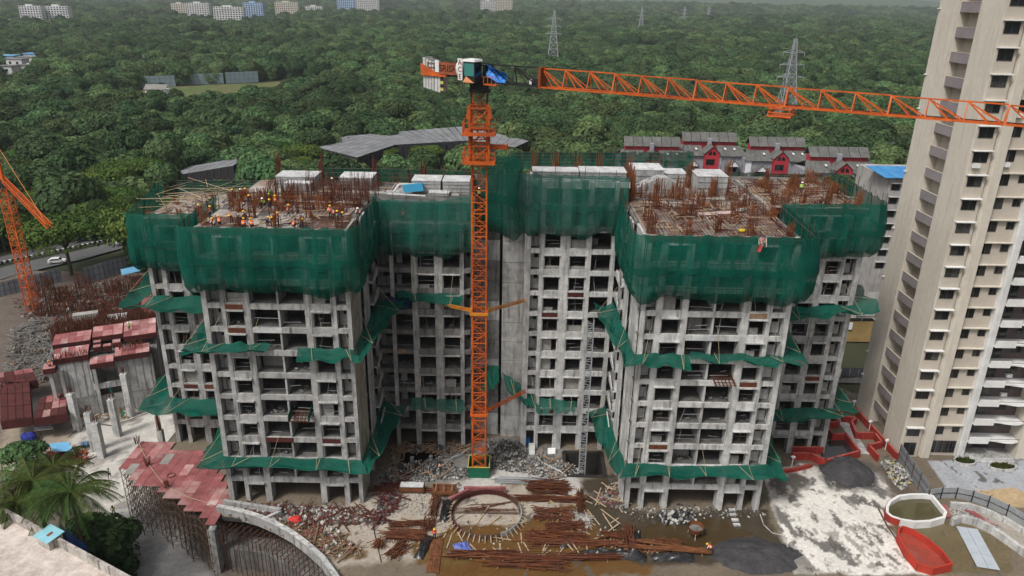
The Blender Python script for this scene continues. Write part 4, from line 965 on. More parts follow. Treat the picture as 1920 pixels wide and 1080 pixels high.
# ================================================================== finished beige tower on the right
TX, TY = 56.6, 93.0; FH = 3.05; Z1 = 2.75
TW = thing('apartment_tower', 'tall finished beige apartment tower rising at the right edge', 'building', (64,99,0)); NF = 24
HT = Z1+FH*NF
MB().box(TX,TX+1.6,TY,TY+4.8,0,HT).build('front_pier', beige, TW)
MB().box(TX,TX+1.6,TY+9.7,TY+14.3,0,HT).build('rear_pier', beige, TW)
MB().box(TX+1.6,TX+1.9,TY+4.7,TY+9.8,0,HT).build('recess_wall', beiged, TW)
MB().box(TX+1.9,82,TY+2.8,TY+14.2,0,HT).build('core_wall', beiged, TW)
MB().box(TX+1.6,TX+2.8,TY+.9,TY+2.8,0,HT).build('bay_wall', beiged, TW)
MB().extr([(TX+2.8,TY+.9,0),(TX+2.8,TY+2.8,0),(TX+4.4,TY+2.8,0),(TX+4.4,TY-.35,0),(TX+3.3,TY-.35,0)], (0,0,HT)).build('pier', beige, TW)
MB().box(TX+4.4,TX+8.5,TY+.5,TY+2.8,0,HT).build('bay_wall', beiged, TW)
MB().box(TX+8.5,TX+9.5,TY-.1,TY+2.8,0,HT).build('white_pier', white, TW)
MB().box(TX+17,TX+25,TY-.2,TY+2.8,0,HT).build('end_wall', beige, TW)
balw = M('balcony_wall_darkened', (.13,.1,.1), (.1,.08,.08), scale=.5)  # colour darkened to carry the shade of the balcony recess
MB().box(TX+9.5,TX+17,TY+2.3,TY+2.79,0,HT).build('balcony_wall_darkened', balw, TW)
for dx in (.25,.5,.72): MB().tube((TX+8.5+dx,TY-.2,0),(TX+8.5+dx,TY-.2,HT),.05,n=6).build('drain_pipe', white, TW)
wf = boxmesh('window_frame', 1.9, .1, 1.3, M('win_frame', (.35,.33,.3)))
def window(x, y, z, w, h, par=TW):
    f = MB().box(x,x+w,y,y+.05,z,z+.06).box(x,x+w,y,y+.05,z+h-.06,z+h).box(x,x+.06,y,y+.05,z+.06,z+h-.06).box(x+w-.06,x+w,y,y+.05,z+.06,z+h-.06).box(x+w*.5-.03,x+w*.5+.03,y,y+.05,z+.06,z+h-.06).build('window', M_wf, par)
    g1, g2 = R.choice((glass,glass,glassc)), R.choice((glass,glass,glassc))
    MB().box(x+.06,x+w*.5-.03,y+.02,y+.04,z+.06,z+h-.06).build('pane', g1, f); MB().box(x+w*.5+.03,x+w-.06,y+.012,y+.03,z+.06,z+h-.06).build('pane', g2, f)
    if R.random() < .1: MB().box(x+.1,x+.95,y-.4,y-.02,z-.62,z-.08).build('air_conditioner', white, f)
    if R.random() < .12:
        for q in range(6): MB().box(x+w*(q+.5)/6-.015,x+w*(q+.5)/6+.015,y-.1,y-.07,z,z+h).build('grille_bar', M_wf, f)
    return f
M_wf = M('window_metal', (.06,.055,.05), rough=.5)
for k in range(NF):
    z = Z1+FH*k
    # left recess: parapet and slab
    pbox('balcony_parapet', TX+.34, TX+.49, TY+4.8, TY+9.7, z-.1, z+1.15, grape, TW)
    pbox('parapet_cap', TX+.31, TX+.52, TY+4.8, TY+9.7, z+1.15, z+1.2, beiged, TW)
    pbox('balcony_slab', TX+.49, TX+1.6, TY+4.8, TY+9.7, z-.1, z+.05, beige, TW)
    if z > 66: continue
    # first window bay with sun shade
    window(TX+.45, TY-.06, z+.75, 1.9, 1.35) if False else None
    window(TX+1.05 if False else TX+.35, TY-.055, z+.8, 1.95, 1.4) if False else None
    if k >= 0:
        window(TX+1.68 if False else TX+.2+.15, TY-.06, z+.85, 1.0, 1.3) if False else None
# the first bay: a shallow projecting box of windows in front of the pier
MB().box(TX+.02+.28,TX+2.78,TY-.02,TY+.89,0,HT).build('window_bay', beiged, TW)
for k in range(NF):
    z = Z1+FH*k
    if z > 66: continue
    window(TX+.5, TY-.075, z+.75, 1.85, 1.35)
    pbox('sun_shade', TX+.2, TX+2.75, TY-.55, TY-.021, z+2.2, z+2.32, white, TW)
    window(TX+4.5, TY+.445, z+.85, 1.55, 1.45); window(TX+7.25, TY+.445, z+1.2, 1.05, 1.0)
    pbox('sun_shade', TX+4.41, TX+8.49, TY+.05, TY+.49, z+2.4, z+2.52, beige, TW)
    # balconies with wavy white fronts
    mb = MB(); n = 16; pts = [(TX+9.52+7.4*i/n, TY-.1-.3*math.sin(i/n*9+.6) if i > 6 else TY-.5) for i in range(n+1)]
    mb.prism([(TX+9.52,TY+2.28)]+pts+[(TX+16.95,TY+2.28)], z-.08, z+.06); sl = mb.build('balcony_slab', white, TW)
    pbox('balcony_front', TX+9.52, TX+12.3, TY-.5, TY-.4, z+.06, z+.95, white, TW)
    pbox('balcony_rail', TX+12.4, TX+16.9, TY-.2, TY-.17, z+.5, z+.56, M_wf, TW)
    window(TX+10.3, TY+2.24, z+.2, 2.2, 2.1); window(TX+13.8, TY+2.24, z+.9, 1.6, 1.3)
for i in range(4): window(TX+4.6+i*.95, TY+.44, .5, .9, 2.0)
window(TX+.5, TY-.08, .3, 1.8, 2.1); window(TX+12, TY+2.22, .4, 2.4, 1.9)
for i, z in enumerate((61,52.5,47.9,39,30.5,22.8,15.7,10.2,6.1)): MB().obox((TX-.12,TY+14.0,z),(.16,0,0),(0,.2,0),(0,0,.06)).build('vent_ledge', white, TW)
# plaza planters and steps
def planter(pts, label, lx):
    c = P(*pts, z=0); t = thing('planter', label, 'planter', c)
    n = 14; ring = [(c.x+lx*math.cos(6.283*i/n), c.y+.9*math.sin(6.283*i/n)) for i in range(n)]
    for i in range(n): MB().bar((*ring[i],.22),(*ring[(i+1)%n],.22),.18,.44).build('rim_stone', concw, t)
    MB().prism([(c.x+(x-c.x)*.93, c.y+(y-c.y)*.93) for x,y in ring], .0, .3).build('soil', M('soil', (.06,.045,.03)), t)
    mb = MB(); rr = random.Random(5)
    for i in range(240):
        a = rr.uniform(0,6.28); q = math.sqrt(rr.random()); x, y = c.x+lx*.85*q*math.cos(a), c.y+.75*q*math.sin(a); mb.add([(x-.08,y,.3),(x+.08,y,.3),(x+rr.uniform(-.2,.2),y+rr.uniform(-.2,.2),.3+rr.uniform(.25,.6))],[(0,1,2)])
    stuff(mb.build('grass_blades', leafP, t))
planter((1808,868), 'low oval planter beside the tower entrance steps', 1.5)
planter((1878,878), 'stone rimmed planter with bright green grass at the right edge', 1.9)
st = thing('entrance_steps', 'two pale stone steps between the planters at the tower', 'steps', P(1845,872,z=0))
c = P(1845,868,z=0)
for i in range(2): MB().box(c.x-3,c.x+4.5,c.y+i*.4,c.y+i*.4+.42,.02,.17*(i+1)).build('step', concw, st)
for i in range(6):
    for j in range(3): pbox('paving_slab', c.x-3+i*1.6, c.x-1.44+i*1.6, c.y+.85+j*1.55, c.y+2.36+j*1.55, .03, .2+jit(.006), conc, st)
# ================================================================== decks: panels, rebar, timber, white formwork
def deck_panels(B, k, x0, x1, y0, y1, px=1.35, py=2.5, mats=(deckm,)):
    z = lev(k); x = x0; i = 0
    while x+px <= x1+.01:
        y = y0+(i%2)*.4
        while y+py <= y1+.01:
            if R.random() < .93: pbox('deck_panel', x+.03, x+px-.03, y+.03, y+py-.03, z+.004, z+.035+R.choice((0,.012,.03)), R.choice(mats), B.par(k))
            y += py
        x += px; i += 1
grey_d = M('deck_grey', (.36,.34,.31), (.25,.23,.21), scale=.8, rnd=.15, fine=.12)
deck_panels(BL, 11, -35.8, -18.9, 80.5, 96, mats=(deckm,grey_d,grey_d,deckm))
deck_panels(BL, 11, -35.8, -5.8, 97, 103.9, px=1.9, py=3.4, mats=(grey_d,deckm))
deck_panels(BL, 10, -48.2, -36.4, 93.9, 107.5, px=1.9, py=2.6, mats=(deckm,deckm,grey_d))
deck_panels(BR, 11, 15.0, 32.3, 80.5, 97, mats=(deckm,deckm,grey_d))
deck_panels(BR, 11, 32.8, 45.7, 93.9, 111, px=1.9, py=2.6, mats=(deckm,grey_d))
deck_panels(BR, 11, 15.0, 32.3, 97.2, 111, px=1.9, py=2.8, mats=(deckm,grey_d))
deck_panels(BR, 11, 2.1, 14.7, 99.3, 111, px=2.1, py=2.8, mats=(deckm,grey_d))
deck_panels(BR, 12, 2.1, 14.7, 93.9, 98.9, px=2.1, py=2.4, mats=(plast,plast,grey_d))
def bars(mb, x, y, z, w, d, n, h, rr, t=.05, lean=.1):
    for i in range(n):
        a, b = x+rr.uniform(-w/2,w/2), y+rr.uniform(-d/2,d/2); q = rr.uniform(.6,1.)*h
        mb.bar((a,b,z),(a+rr.uniform(-lean,lean)*q,b+rr.uniform(-lean,lean)*q,z+q), t)
def cage(B, k, x, y, w=.9, d=.6, n=16, h=2.3, mat=None, z=None, lean=.1):
    rr = random.Random(int(x*97+y*31)); mb = MB(); z = lev(k) if z is None else z; bars(mb, x, y, z, w, d, n, h, rr, lean=lean)
    for j in range(3):
        zz = z+.25+j*.35; mb.bar((x-w/2,y-d/2,zz),(x+w/2,y-d/2,zz),.035); mb.bar((x-w/2,y+d/2,zz),(x+w/2,y+d/2,zz),.035); mb.bar((x-w/2,y-d/2,zz),(x-w/2,y+d/2,zz),.035)
    return stuff(mb.build('column_rebar', mat or R.choice((rust,rusto,rusto)), B.par(k)))
for x,y in ((-35.2,81.5),(-31,80.9),(-27,80.9),(-23.8,80.9),(-19.6,81.2),(-30.6,84.5),(-24,84.8),(-33,87),(-28.5,88),(-35,90),(-21,87),(-26,91),(-19.6,90),(-31,92)): cage(BL, 11, x, y, h=R.uniform(1.2,2.4), n=14)
for x,y in ((-47.8,94.5),(-44,95),(-41,98),(-47,101),(-43,104),(-38,100)): cage(BL, 10, x, y, h=R.uniform(1.,1.8), n=12)
def rebar_wall(B, k, x0, x1, y, h, n, mat, z=None):
    rr = random.Random(int(x0*13+y)); mb = MB(); z = lev(k) if z is None else z
    for i in range(n): 
        x = rr.uniform(x0,x1); q = h*rr.uniform(.55,1); mb.bar((x,y+rr.uniform(-.25,.25),z),(x+rr.uniform(-.12,.12),y+rr.uniform(-.3,.3),z+q), .045)
    for j in range(3): mb.bar((x0,y,z+.3+j*.4),(x1,y,z+.3+j*.4),.04)
    return stuff(mb.build('wall_rebar', mat, B.par(k)))
rebar_wall(BL, 11, -31.5, -25, 93.5, 2.9, 90, rust); rebar_wall(BL, 11, -25, -18.5, 93.2, 3.1, 110, rust); rebar_wall(BL, 11, -34.5, -31, 91.5, 2.0, 60, rusto)
rebar_wall(BL, 11, -28, -18, 98.5, 3.0, 90, rust); rebar_wall(BL, 11, -24, -18.6, 90.5, 2.4, 60, rust); rebar_wall(BL, 11, -17.5, -6, 103, 2.4, 60, rust); rebar_wall(BL, 11, -30, -22, 90.6, 1.6, 50, rusto)
for x,y in ((15.6,81.3),(19.8,81),(23.3,82),(26.8,81.2),(31.4,81.3),(16,86),(20.5,88),(27,88.5),(31.6,88),(24,93),(18,92),(30,94)): cage(BR, 11, x, y, h=R.uniform(1.6,2.6), n=18, mat=R.choice((rusto,rusto,rust)), lean=.14)
for x,y in ((34,95),(37.6,94.6),(41,95),(45,95),(35,101),(39,103),(44,101),(37,108),(43,108)): cage(BR, 11, x, y, h=R.uniform(1.6,2.6), n=18, mat=rusto, lean=.14)
for x,y,h in ((15.2,95,4.6),(15.4,97.5,4.8),(16,100,4.0),(15.8,103,4.8),(24.6,103,4.4),(12.5,109,4),(6,109,4.2),(3,110,4.4),(9.4,109.5,3.6),(27,99,3.0),(30,104,4.4),(22,97,3.2),(19,96.4,3.2)): cage(BR, 12, x, y, h=h, n=24, w=1.1, d=.8, mat=rusto, z=lev(11), lean=.05)
rebar_wall(BR, 11, 15.5, 24, 97.5, 2.2, 70, rusto); rebar_wall(BR, 11, 22, 31, 98.5, 1.6, 60, rusto); rebar_wall(BR, 11, 24, 32, 93, 1.4, 50, rusto); rebar_wall(BR, 11, 33, 45, 104, 1.5, 60, rusto); rebar_wall(BR, 11, 16, 24, 92, 1.3, 50, rust)
for x,y in ((-19.5,103.6),(-12.8,103.6),(-27,103.4),(-33,103.5)): cage(BL, 11, x, y, h=4.0, n=18, w=.8, mat=rust, lean=.04)
for i in range(80):
    side = R.random(); 
    if side < .3: x, y, k, B_ = R.uniform(-35.5,-19), R.uniform(86,96), 11, BL
    elif side < .75: x, y, k, B_ = R.uniform(15.5,32), R.uniform(83,110), 11, BR
    else: x, y, k, B_ = R.uniform(33,45.5), R.uniform(94,111), 11, BR
    cage(B_, k, x, y, h=R.uniform(.9,1.9), n=12, w=1.4, d=.8, mat=R.choice((rusto,rust)), lean=.2)
def mesh_mat(B, k, x0, x1, y0, y1, sp, z=None):
    mb = MB(); z = (lev(k) if z is None else z)+.1; x = x0
    while x < x1: mb.bar((x,y0+jit(.2),z),(x+jit(.1),y1+jit(.2),z), .035); x += sp
    y = y0
    while y < y1: mb.bar((x0+jit(.2),y,z+.05),(x1+jit(.2),y+jit(.1),z+.05), .035); y += sp
    return stuff(mb.build('reinforcing_mesh', rust, B.par(k)))
mesh_mat(BL, 11, -35, -31, 80.6, 84.5, .32); mesh_mat(BL, 11, -24, -19, 80.6, 86, .32); mesh_mat(BR, 11, 15.4, 32, 80.6, 92, .42); mesh_mat(BR, 11, 33.5, 45, 94.2, 110, .55); mesh_mat(BL, 11, -33, -20, 86.5, 92, .5)
def timbers(B, k, x0, x1, y0, y1, n, seed, mats=(wood,bamb,shutd)):
    rr = random.Random(seed)
    for mt in mats:
        mb = MB()
        for i in range(n//len(mats)):
            x, y = rr.uniform(x0,x1), rr.uniform(y0,y1); a = rr.choice((0,1.57,rr.uniform(0,3.1))); l = rr.uniform(.8,3.2)/2; z = lev(k)+.1+rr.uniform(0,.25)
            mb.bar((max(x0,x-l*math.cos(a)),max(y0,y-l*math.sin(a)),z),(min(x1,x+l*math.cos(a)),min(y1,y+l*math.sin(a)),z+rr.uniform(-.05,.2)), .11,.08)
        stuff(mb.build('loose_timber', mt, B.par(k)))
timbers(BL, 11, -35.5, -19, 80.7, 96, 90, 1); timbers(BL, 10, -48, -36.6, 94, 107, 70, 2); timbers(BR, 11, 15.2, 32, 80.7, 96, 150, 3); timbers(BR, 11, 33, 45.6, 94, 110, 110, 4); timbers(BR, 11, 15.5, 32, 97, 110, 80, 5); timbers(BL, 11, -35, -6, 97.5, 103.5, 60, 6)
# side shutters of the deck edge
def edge_boards(B, k, x0, x1, y, mat=shutd):
    x = x0
    while x < x1-.5:
        l = min(R.uniform(1.6,2.8), x1-x); pbox('edge_board', x, x+l-.05, y-.1, y-.02, lev(k)-.45, lev(k)+.2+jit(.06), mat, B.par(k)); x += l
edge_boards(BL, 11, -36, -18.8, 79.9); edge_boards(BR, 11, 14.8, 32.4, 79.9); edge_boards(BL, 10, -48.4, -36.4, 93.2); edge_boards(BR, 11, 33, 45.9, 93.2)
# white formwork boxes: each a thing with side plates, ribs and lid
def formbox(x0, x1, y0, y1, z0, h, label, grp='white formwork boxes on the upper decks'):
    c = ((x0+x1)/2,(y0+y1)/2,z0); t = thing('formwork_box', label, 'formwork', c, grp)
    MB().box(x0-.06,x1+.06,y0-.06,y1+.06,z0+h,z0+h+.1).build('lid', plast, t)
    for nm, b in (('side_plate',(x0,x1,y0,y0+.08)),('side_plate',(x0,x1,y1-.08,y1)),('side_plate',(x0,x0+.08,y0+.08,y1-.08)),('side_plate',(x1-.08,x1,y0+.08,y1-.08))): MB().box(b[0],b[1],b[2],b[3],z0,z0+h).build(nm, conc, t)
    n = max(2, int((x1-x0)/.6))
    for i in range(n): MB().box(x0+.1+i*(x1-x0-.2)/n,x0+.16+i*(x1-x0-.2)/n,y0-.05,y0-.001,z0,z0+h).build('rib', steel, t)
    for j in range(3): MB().box(x0,x1,y0-.09,y0-.051,z0+.3+j*h*.3,z0+.36+j*h*.3).build('waler', steel, t)
z11 = lev(11); z12 = lev(12)
formbox(-32.2,-26.9,99.2,102.8,z11,1.6,'large white formwork box at the rear left of the left deck')
formbox(-30.4,-27,97.2,98.6,z11,1.2,'small pale formwork box in front of the large left one')
formbox(-23.6,-19.2,99.2,102.8,z11,1.6,'white formwork box between rebar rows on the left deck')
formbox(-13.6,-9.8,97.8,101.2,z11,1.7,'white formwork box left of the crane mast, left of a pair')
formbox(-9.5,-5.9,97.8,101.2,z11,1.7,'white formwork box left of the crane mast, right of a pair')
formbox(-11.2,-8.6,96.4,97.8,z11-1,1.4,'low grey formwork block in front of the white pair')
formbox(2.4,8.3,95.0,97.6,z12,.9,'long white slab form above the tall court net')
formbox(8.5,14.4,94.6,97.8,z12,1.0,'white slab form at the right end above the tall court net')
formbox(11.2,14.5,100.5,103.5,z11,2.6,'white slab form behind the tall court net')
formbox(16.5,20.8,102.5,107,z11,2.7,'tall white formwork shaft behind the right court')
formbox(20.9,24.2,103.5,107,z11,2.0,'lower white formwork shaft next to the tall one')
formbox(24.8,28.9,99.5,104,z11,2.6,'white topped ribbed shaft in the middle of the right deck')
# stair flight cast between the shafts
t = thing('stair_flight', 'sloped concrete stair flight under rebar on the right deck', 'stair', (20,98.5,z11))
MB().extr([(16.6,99.5,z11),(24.2,99.5,z11),(24.2,99.5,z11+.4),(20.8,99.5,z11+2.3),(19.6,99.5,z11+2.3),(16.6,99.5,z11+.9)], (0,2.2,0)).build('flight', conc, t)
for i in range(9): MB().box(16.9+i*.78,16.95+i*.78,99.42,99.49,z11,z11+1.0+(.25*i if i < 5 else 2.2-.25*i)).build('rib', steel, t)
for x,y,w_,d_,h_ in ((-17,97.2,2.6,.3,2.6),(-14.5,95.8,1.2,.25,1.9),(-7.6,95.5,1.5,.25,2.0)):
    pbox('wall_form', x, x+w_, y, y+d_, lev(10), lev(10)+h_+.8, plast, BL.par(11))
# bamboo lean-to poles over the far left deck
bp = thing('bamboo_frame', 'tangle of pale bamboo poles over the far left deck', 'bamboo frame', (-44,101,lev(10)))
rr = random.Random(17)
for i in range(34):
    a = Vector((rr.uniform(-50,-38), rr.uniform(93.5,107), lev(10)+rr.uniform(.3,1.8))); b = Vector((rr.uniform(-49.5,-36), a.y+rr.uniform(-6,8), lev(10)+rr.uniform(.6,2.4))); b.y = min(max(b.y,93),108.5)
    MB().tube(a, b, .05, .035, n=5).build('pole', bamb, bp)
for i in range(14):
    a = P(255+i*25, 372-i*1.8, y=108.0-.5*(i%2)); MB().tube(a, a+Vector((rr.uniform(1.5,3.5),rr.uniform(-1,1),rr.uniform(-.2,.6))), .045, n=5).build('pole', bamb, bp)
# small coloured bits on the right deck
def bag(px, py, z, col, label, s=.35):
    p = G(px,py,z); o = MB().blob((p.x,p.y,z+s*.5), (s*1.1,s*.9,s*.6), n=7, m=5, jit=.25, seed=int(px)).build('sack', col, None, smooth=True); tag(o, label, 'sack', 'sacks left on the right deck')
bag(1387,398,z11+.05,plast,'white sack beside the pink pipes on the right deck',.5); bag(1291,432,z11+.05,plast,'small white sack near the front corner of the right deck'); bag(1392,436,z11+.05,M('sack_yellow',(.6,.42,.03)),'yellow sack by the front net of the right deck',.4); bag(1300,385,z11+.05,plast,'white sack behind the pink pipes',.5)
pk = thing('pipe_bundle', 'bundle of pale pink plastic pipes lying on the right deck', 'pipes', G(1340,402,z11)); a = G(1315,404,z11+.15); b = G(1375,400,z11+.15); pkm = M('pipe_pink', (.55,.42,.4))
for i in range(6): MB().tube(a+Vector((jit(.3),i*.16,.05*(i%2))), b+Vector((jit(.3),i*.16,.05*(i%2))), .07, n=6).build('pipe', pkm, pk)
p = P(775,352,z=lev(11)+1); tag(MB().obox((p.x,p.y,p.z),(1.3,.2,.1),(-.1,.05,.5),(0,.4,-.05)).build('blue_board', M('panel_cyan',(.05,.3,.5))), 'bright blue sheet standing on the left block near the rear net', 'panel')
wb = thing('white_beam', 'long white timber beam resting above the left court net', 'beam', G(760,362,z11)); MB().bar(P(728,363,y=94.6),P(798,367,y=94.6),.16).build('beam', white, wb); MB().bar(P(738,360,y=95.4),P(748,346,y=97.4),.14).build('prop', white, wb); MB().bar(P(748,345,y=97.4),P(782,345,y=97.4),.14).build('top_rail', white, wb)
# hoist ladder tower on the right court face
hx, hy = 9.9, 90.6; h0 = P(1093,885,z=0); hy = h0.y+1.5; ht = thing('hoist_tower', 'slim grey steel hoist ladder standing against the right court face', 'hoist', (h0.x,hy,-3)); hx = h0.x
secm = MB()
for sx in (-.42,.42):
    for sy in (-.35,.35): secm.box(sx-.045,sx+.045,sy-.045,sy+.045,0,1.5)
for j in (0.05,.75):
    secm.bar((-.42,-.35,j),(.42,-.35,j),.06); secm.bar((-.42,.35,j),(.42,.35,j),.06); secm.bar((-.42,-.35,j),(-.42,.35,j),.06); secm.bar((.42,-.35,j),(.42,.35,j),.06)
secm.bar((-.42,-.35,.05),(.42,-.35,.75),.05); secm.bar((.42,-.35,.75),(-.42,-.35,1.45),.05); secm = secm.mesh('hoist_section', steel)
for i in range(17): place('hoist_section', secm, ht, (hx,hy,-3+i*1.5))
# ================================================================== workers
skin = M('skin', (.16,.08,.05)); trous = M('trousers', (.02,.02,.028)); 
VC = {'orange':M('vest_orange',(.85,.14,.02)), 'red':M('vest_red',(.6,.05,.035)), 'green':M('vest_lime',(.32,.55,.08)), 'white':M('shirt_white',(.6,.6,.58)), 'dark':M('shirt_dark',(.03,.03,.04)), 'maroon':M('shirt_maroon',(.16,.025,.025))}
HC = {'yellow':M('helmet_yellow',(.8,.45,.02),rough=.35), 'white':M('helmet_white',(.8,.8,.78),rough=.35), 'green':M('helmet_green',(.05,.35,.08),rough=.35), 'hair':M('hair',(.01,.008,.008))}
POSE = {  # joint: x (right), y (forward), z ; figure 1.68 m tall
 'stand': dict(pel=(0,0,.92), chest=(0,.02,1.25), neck=(0,.02,1.43), head=(0,.05,1.58), sh=(.19,.01,1.38), el=(.27,.0,1.12), ha=(.26,.12,.9), hip=(.1,0,.88), kn=(.11,.03,.48), an=(.12,0,.08), toe=(.13,.16,.03)),
 'walk': dict(pel=(0,0,.9), chest=(0,.05,1.22), neck=(0,.07,1.4), head=(0,.11,1.55), sh=(.19,.05,1.35), el=(.26,.1,1.1), ha=(.22,.3,1.0), hip=(.1,0,.86), kn=(.11,.16,.5), an=(.12,.24,.1), toe=(.12,.4,.04), kn2=(-.11,-.05,.48), an2=(-.12,-.32,.12), toe2=(-.13,-.18,.04), ha2=(-.3,-.1,.95)),
 'bend': dict(pel=(0,-.1,.86), chest=(0,.2,1.05), neck=(0,.36,1.12), head=(0,.5,1.14), sh=(.19,.3,1.08), el=(.24,.38,.82), ha=(.18,.5,.6), hip=(.1,-.1,.82), kn=(.13,.06,.46), an=(.13,-.02,.08), toe=(.14,.14,.03)),
 'crouch': dict(pel=(0,-.12,.34), chest=(0,.08,.66), neck=(0,.17,.82), head=(0,.24,.96), sh=(.19,.13,.77), el=(.26,.27,.54), ha=(.15,.46,.4), hip=(.1,-.12,.3), kn=(.17,.26,.5), an=(.15,.02,.08), toe=(.16,.2,.03)),
}
def body_mesh(pose):
    J_ = POSE[pose]; g = lambda k: Vector(J_[k]); mirr = lambda v: Vector((-v.x,v.y,v.z))
    def o(k): return Vector(J_[k+'2']) if k+'2' in J_ else mirr(g(k))
    V = []; E_ = []; Rr = []
    def add(v, r, par):
        V.append(v); Rr.append(r)
        if par is not None: E_.append((par, len(V)-1))
        return len(V)-1
    pe = add(g('pel'), (.15,.11), None); wa = add(g('pel').lerp(g('chest'),.55), (.14,.1), pe); ch = add(g('chest'), (.17,.115), wa)
    ne = add(g('neck'), (.06,.06), ch); h1 = add(g('head')-Vector((0,.0,.06)), (.075,.085), ne); add(g('head')+Vector((0,0,.07)), (.085,.095), h1)
    for s in (0,1):
        f = (lambda k: g(k)) if s == 0 else o
        sh = add(f('sh'), (.065,.065), ch); el = add(f('el'), (.048,.048), sh); wr_ = add(f('el').lerp(f('ha'),.85), (.035,.032), el); add(f('ha'), (.04,.025), wr_)
        hp = add(f('hip'), (.095,.095), pe); kn = add(f('kn'), (.065,.065), hp); an = add(f('an'), (.048,.048), kn); add(f('toe'), (.045,.035), an)
    me = bpy.data.meshes.new('body'); me.from_pydata([tuple(v) for v in V], E_, []); ob = bpy.data.objects.new('tmp', me); COL.objects.link(ob)
    ob.modifiers.new('s','SKIN'); ob.modifiers.new('u','SUBSURF').levels = 1
    for i, r in enumerate(Rr): me.skin_vertices[0].data[i].radius = r
    me.skin_vertices[0].data[0].use_root = True
    dg = bpy.context.evaluated_depsgraph_get(); m2 = bpy.data.meshes.new_from_object(ob.evaluated_get(dg)); bpy.data.objects.remove(ob); m2.name = 'body'
    segs = [(g('pel'),g('hip'),0)] 
    pts = [(g('chest'),1),(g('pel').lerp(g('chest'),.6),1),(g('sh'),1),(o('sh'),1),(g('el'),1),(o('el'),1),(g('ha'),2),(o('ha'),2),(g('head'),2),(g('neck')+Vector((0,0,.03)),2),(g('pel'),0),(g('kn'),0),(o('kn'),0),(g('hip').lerp(g('kn'),.5),0),(o('hip').lerp(o('kn'),.5),0),(g('an'),0),(o('an'),0)]
    idx = []
    for p in m2.polygons: idx.append(min(pts, key=lambda q: (q[0]-p.center).length)[1])
    return m2, idx
BODY = {}
for k in POSE:
    BODY[k] = body_mesh(k)
_bm = {}
def body_for(pose, shirt):
    if (pose,shirt) not in _bm:
        m0, idx = BODY[pose]; m = m0.copy(); m.materials.clear()
        for mt in (trous, VC[shirt], skin): m.materials.append(mt)
        m.polygons.foreach_set('material_index', idx); m.polygons.foreach_set('use_smooth', [True]*len(idx)); _bm[(pose,shirt)] = m
    return _bm[(pose,shirt)]
_vm = {}
def vest_mesh(pose, col):
    if (pose,col) not in _vm:
        J_ = POSE[pose]; a, b = Vector(J_['pel']), Vector(J_['neck']); ax = (b-a).normalized(); sx = Vector((1,0,0)); sy = ax.cross(sx)*-1; mb = MB(); n = 10
        rings = [(.12,.185,.145),(.45,.19,.15),(.78,.215,.15),(.98,.16,.11)]
        vs = []
        for f,rx,ry in rings:
            c = a.lerp(b,f)
            for i in range(n): t_ = 6.283*i/n; vs.append(c+sx*rx*math.cos(t_)+sy*ry*math.sin(t_))
        mb.add(vs, [(j*n+i,j*n+(i+1)%n,(j+1)*n+(i+1)%n,(j+1)*n+i) for j in range(3) for i in range(n)]); mb.mi = 1
        c = a.lerp(b,.42); r2 = [c+sx*.2*math.cos(6.283*i/n)+sy*.16*math.sin(6.283*i/n) for i in range(n)]; r3 = [q+ax*.07 for q in r2]
        mb.add(r2+r3, [(i,(i+1)%n,(i+1)%n+n,i+n) for i in range(n)]); _vm[(pose,col)] = mb.mesh('vest', [VC[col], VC['white']], True)
    return _vm[(pose,col)]
_hm = {}
def helmet_mesh(pose, col):
    if (pose,col) not in _hm:
        c = Vector(POSE[pose]['head'])+Vector((0,0,.06)); mb = MB(); n = 10; vs = []
        for j,(r,z) in enumerate(((.15,-.015),(.128,.0),(.12,.06),(.08,.11))):
            for i in range(n): t_ = 6.283*i/n; vs.append(c+Vector((r*math.cos(t_), r*1.12*math.sin(t_)+(.03 if j == 0 else 0), z)))
        vs.append(c+Vector((0,0,.128))); mb.add(vs, [(j*n+i,j*n+(i+1)%n,(j+1)*n+(i+1)%n,(j+1)*n+i) for j in range(3) for i in range(n)]+[(3*n+i,3*n+(i+1)%n,4*n) for i in range(n)]); _hm[(pose,col)] = mb.mesh('helmet', HC[col], True)
    return _hm[(pose,col)]
def worker(px, py, z, pose, vest, shirt, helm, face, label, grp='workers on the left deck', at=None):
    p = at or G(px,py,z); t = thing('person', label, 'person', p, grp, math.radians(face))
    for nm, me in (('body',body_for(pose,shirt)), ('vest',vest_mesh(pose,vest) if vest else None), ('helmet' if helm != 'hair' else 'hair',helmet_mesh(pose,helm))):
        if me: o = bpy.data.objects.new(nm, me); COL.objects.link(o); o.parent = t
    return t
zd = lev(11)+.04
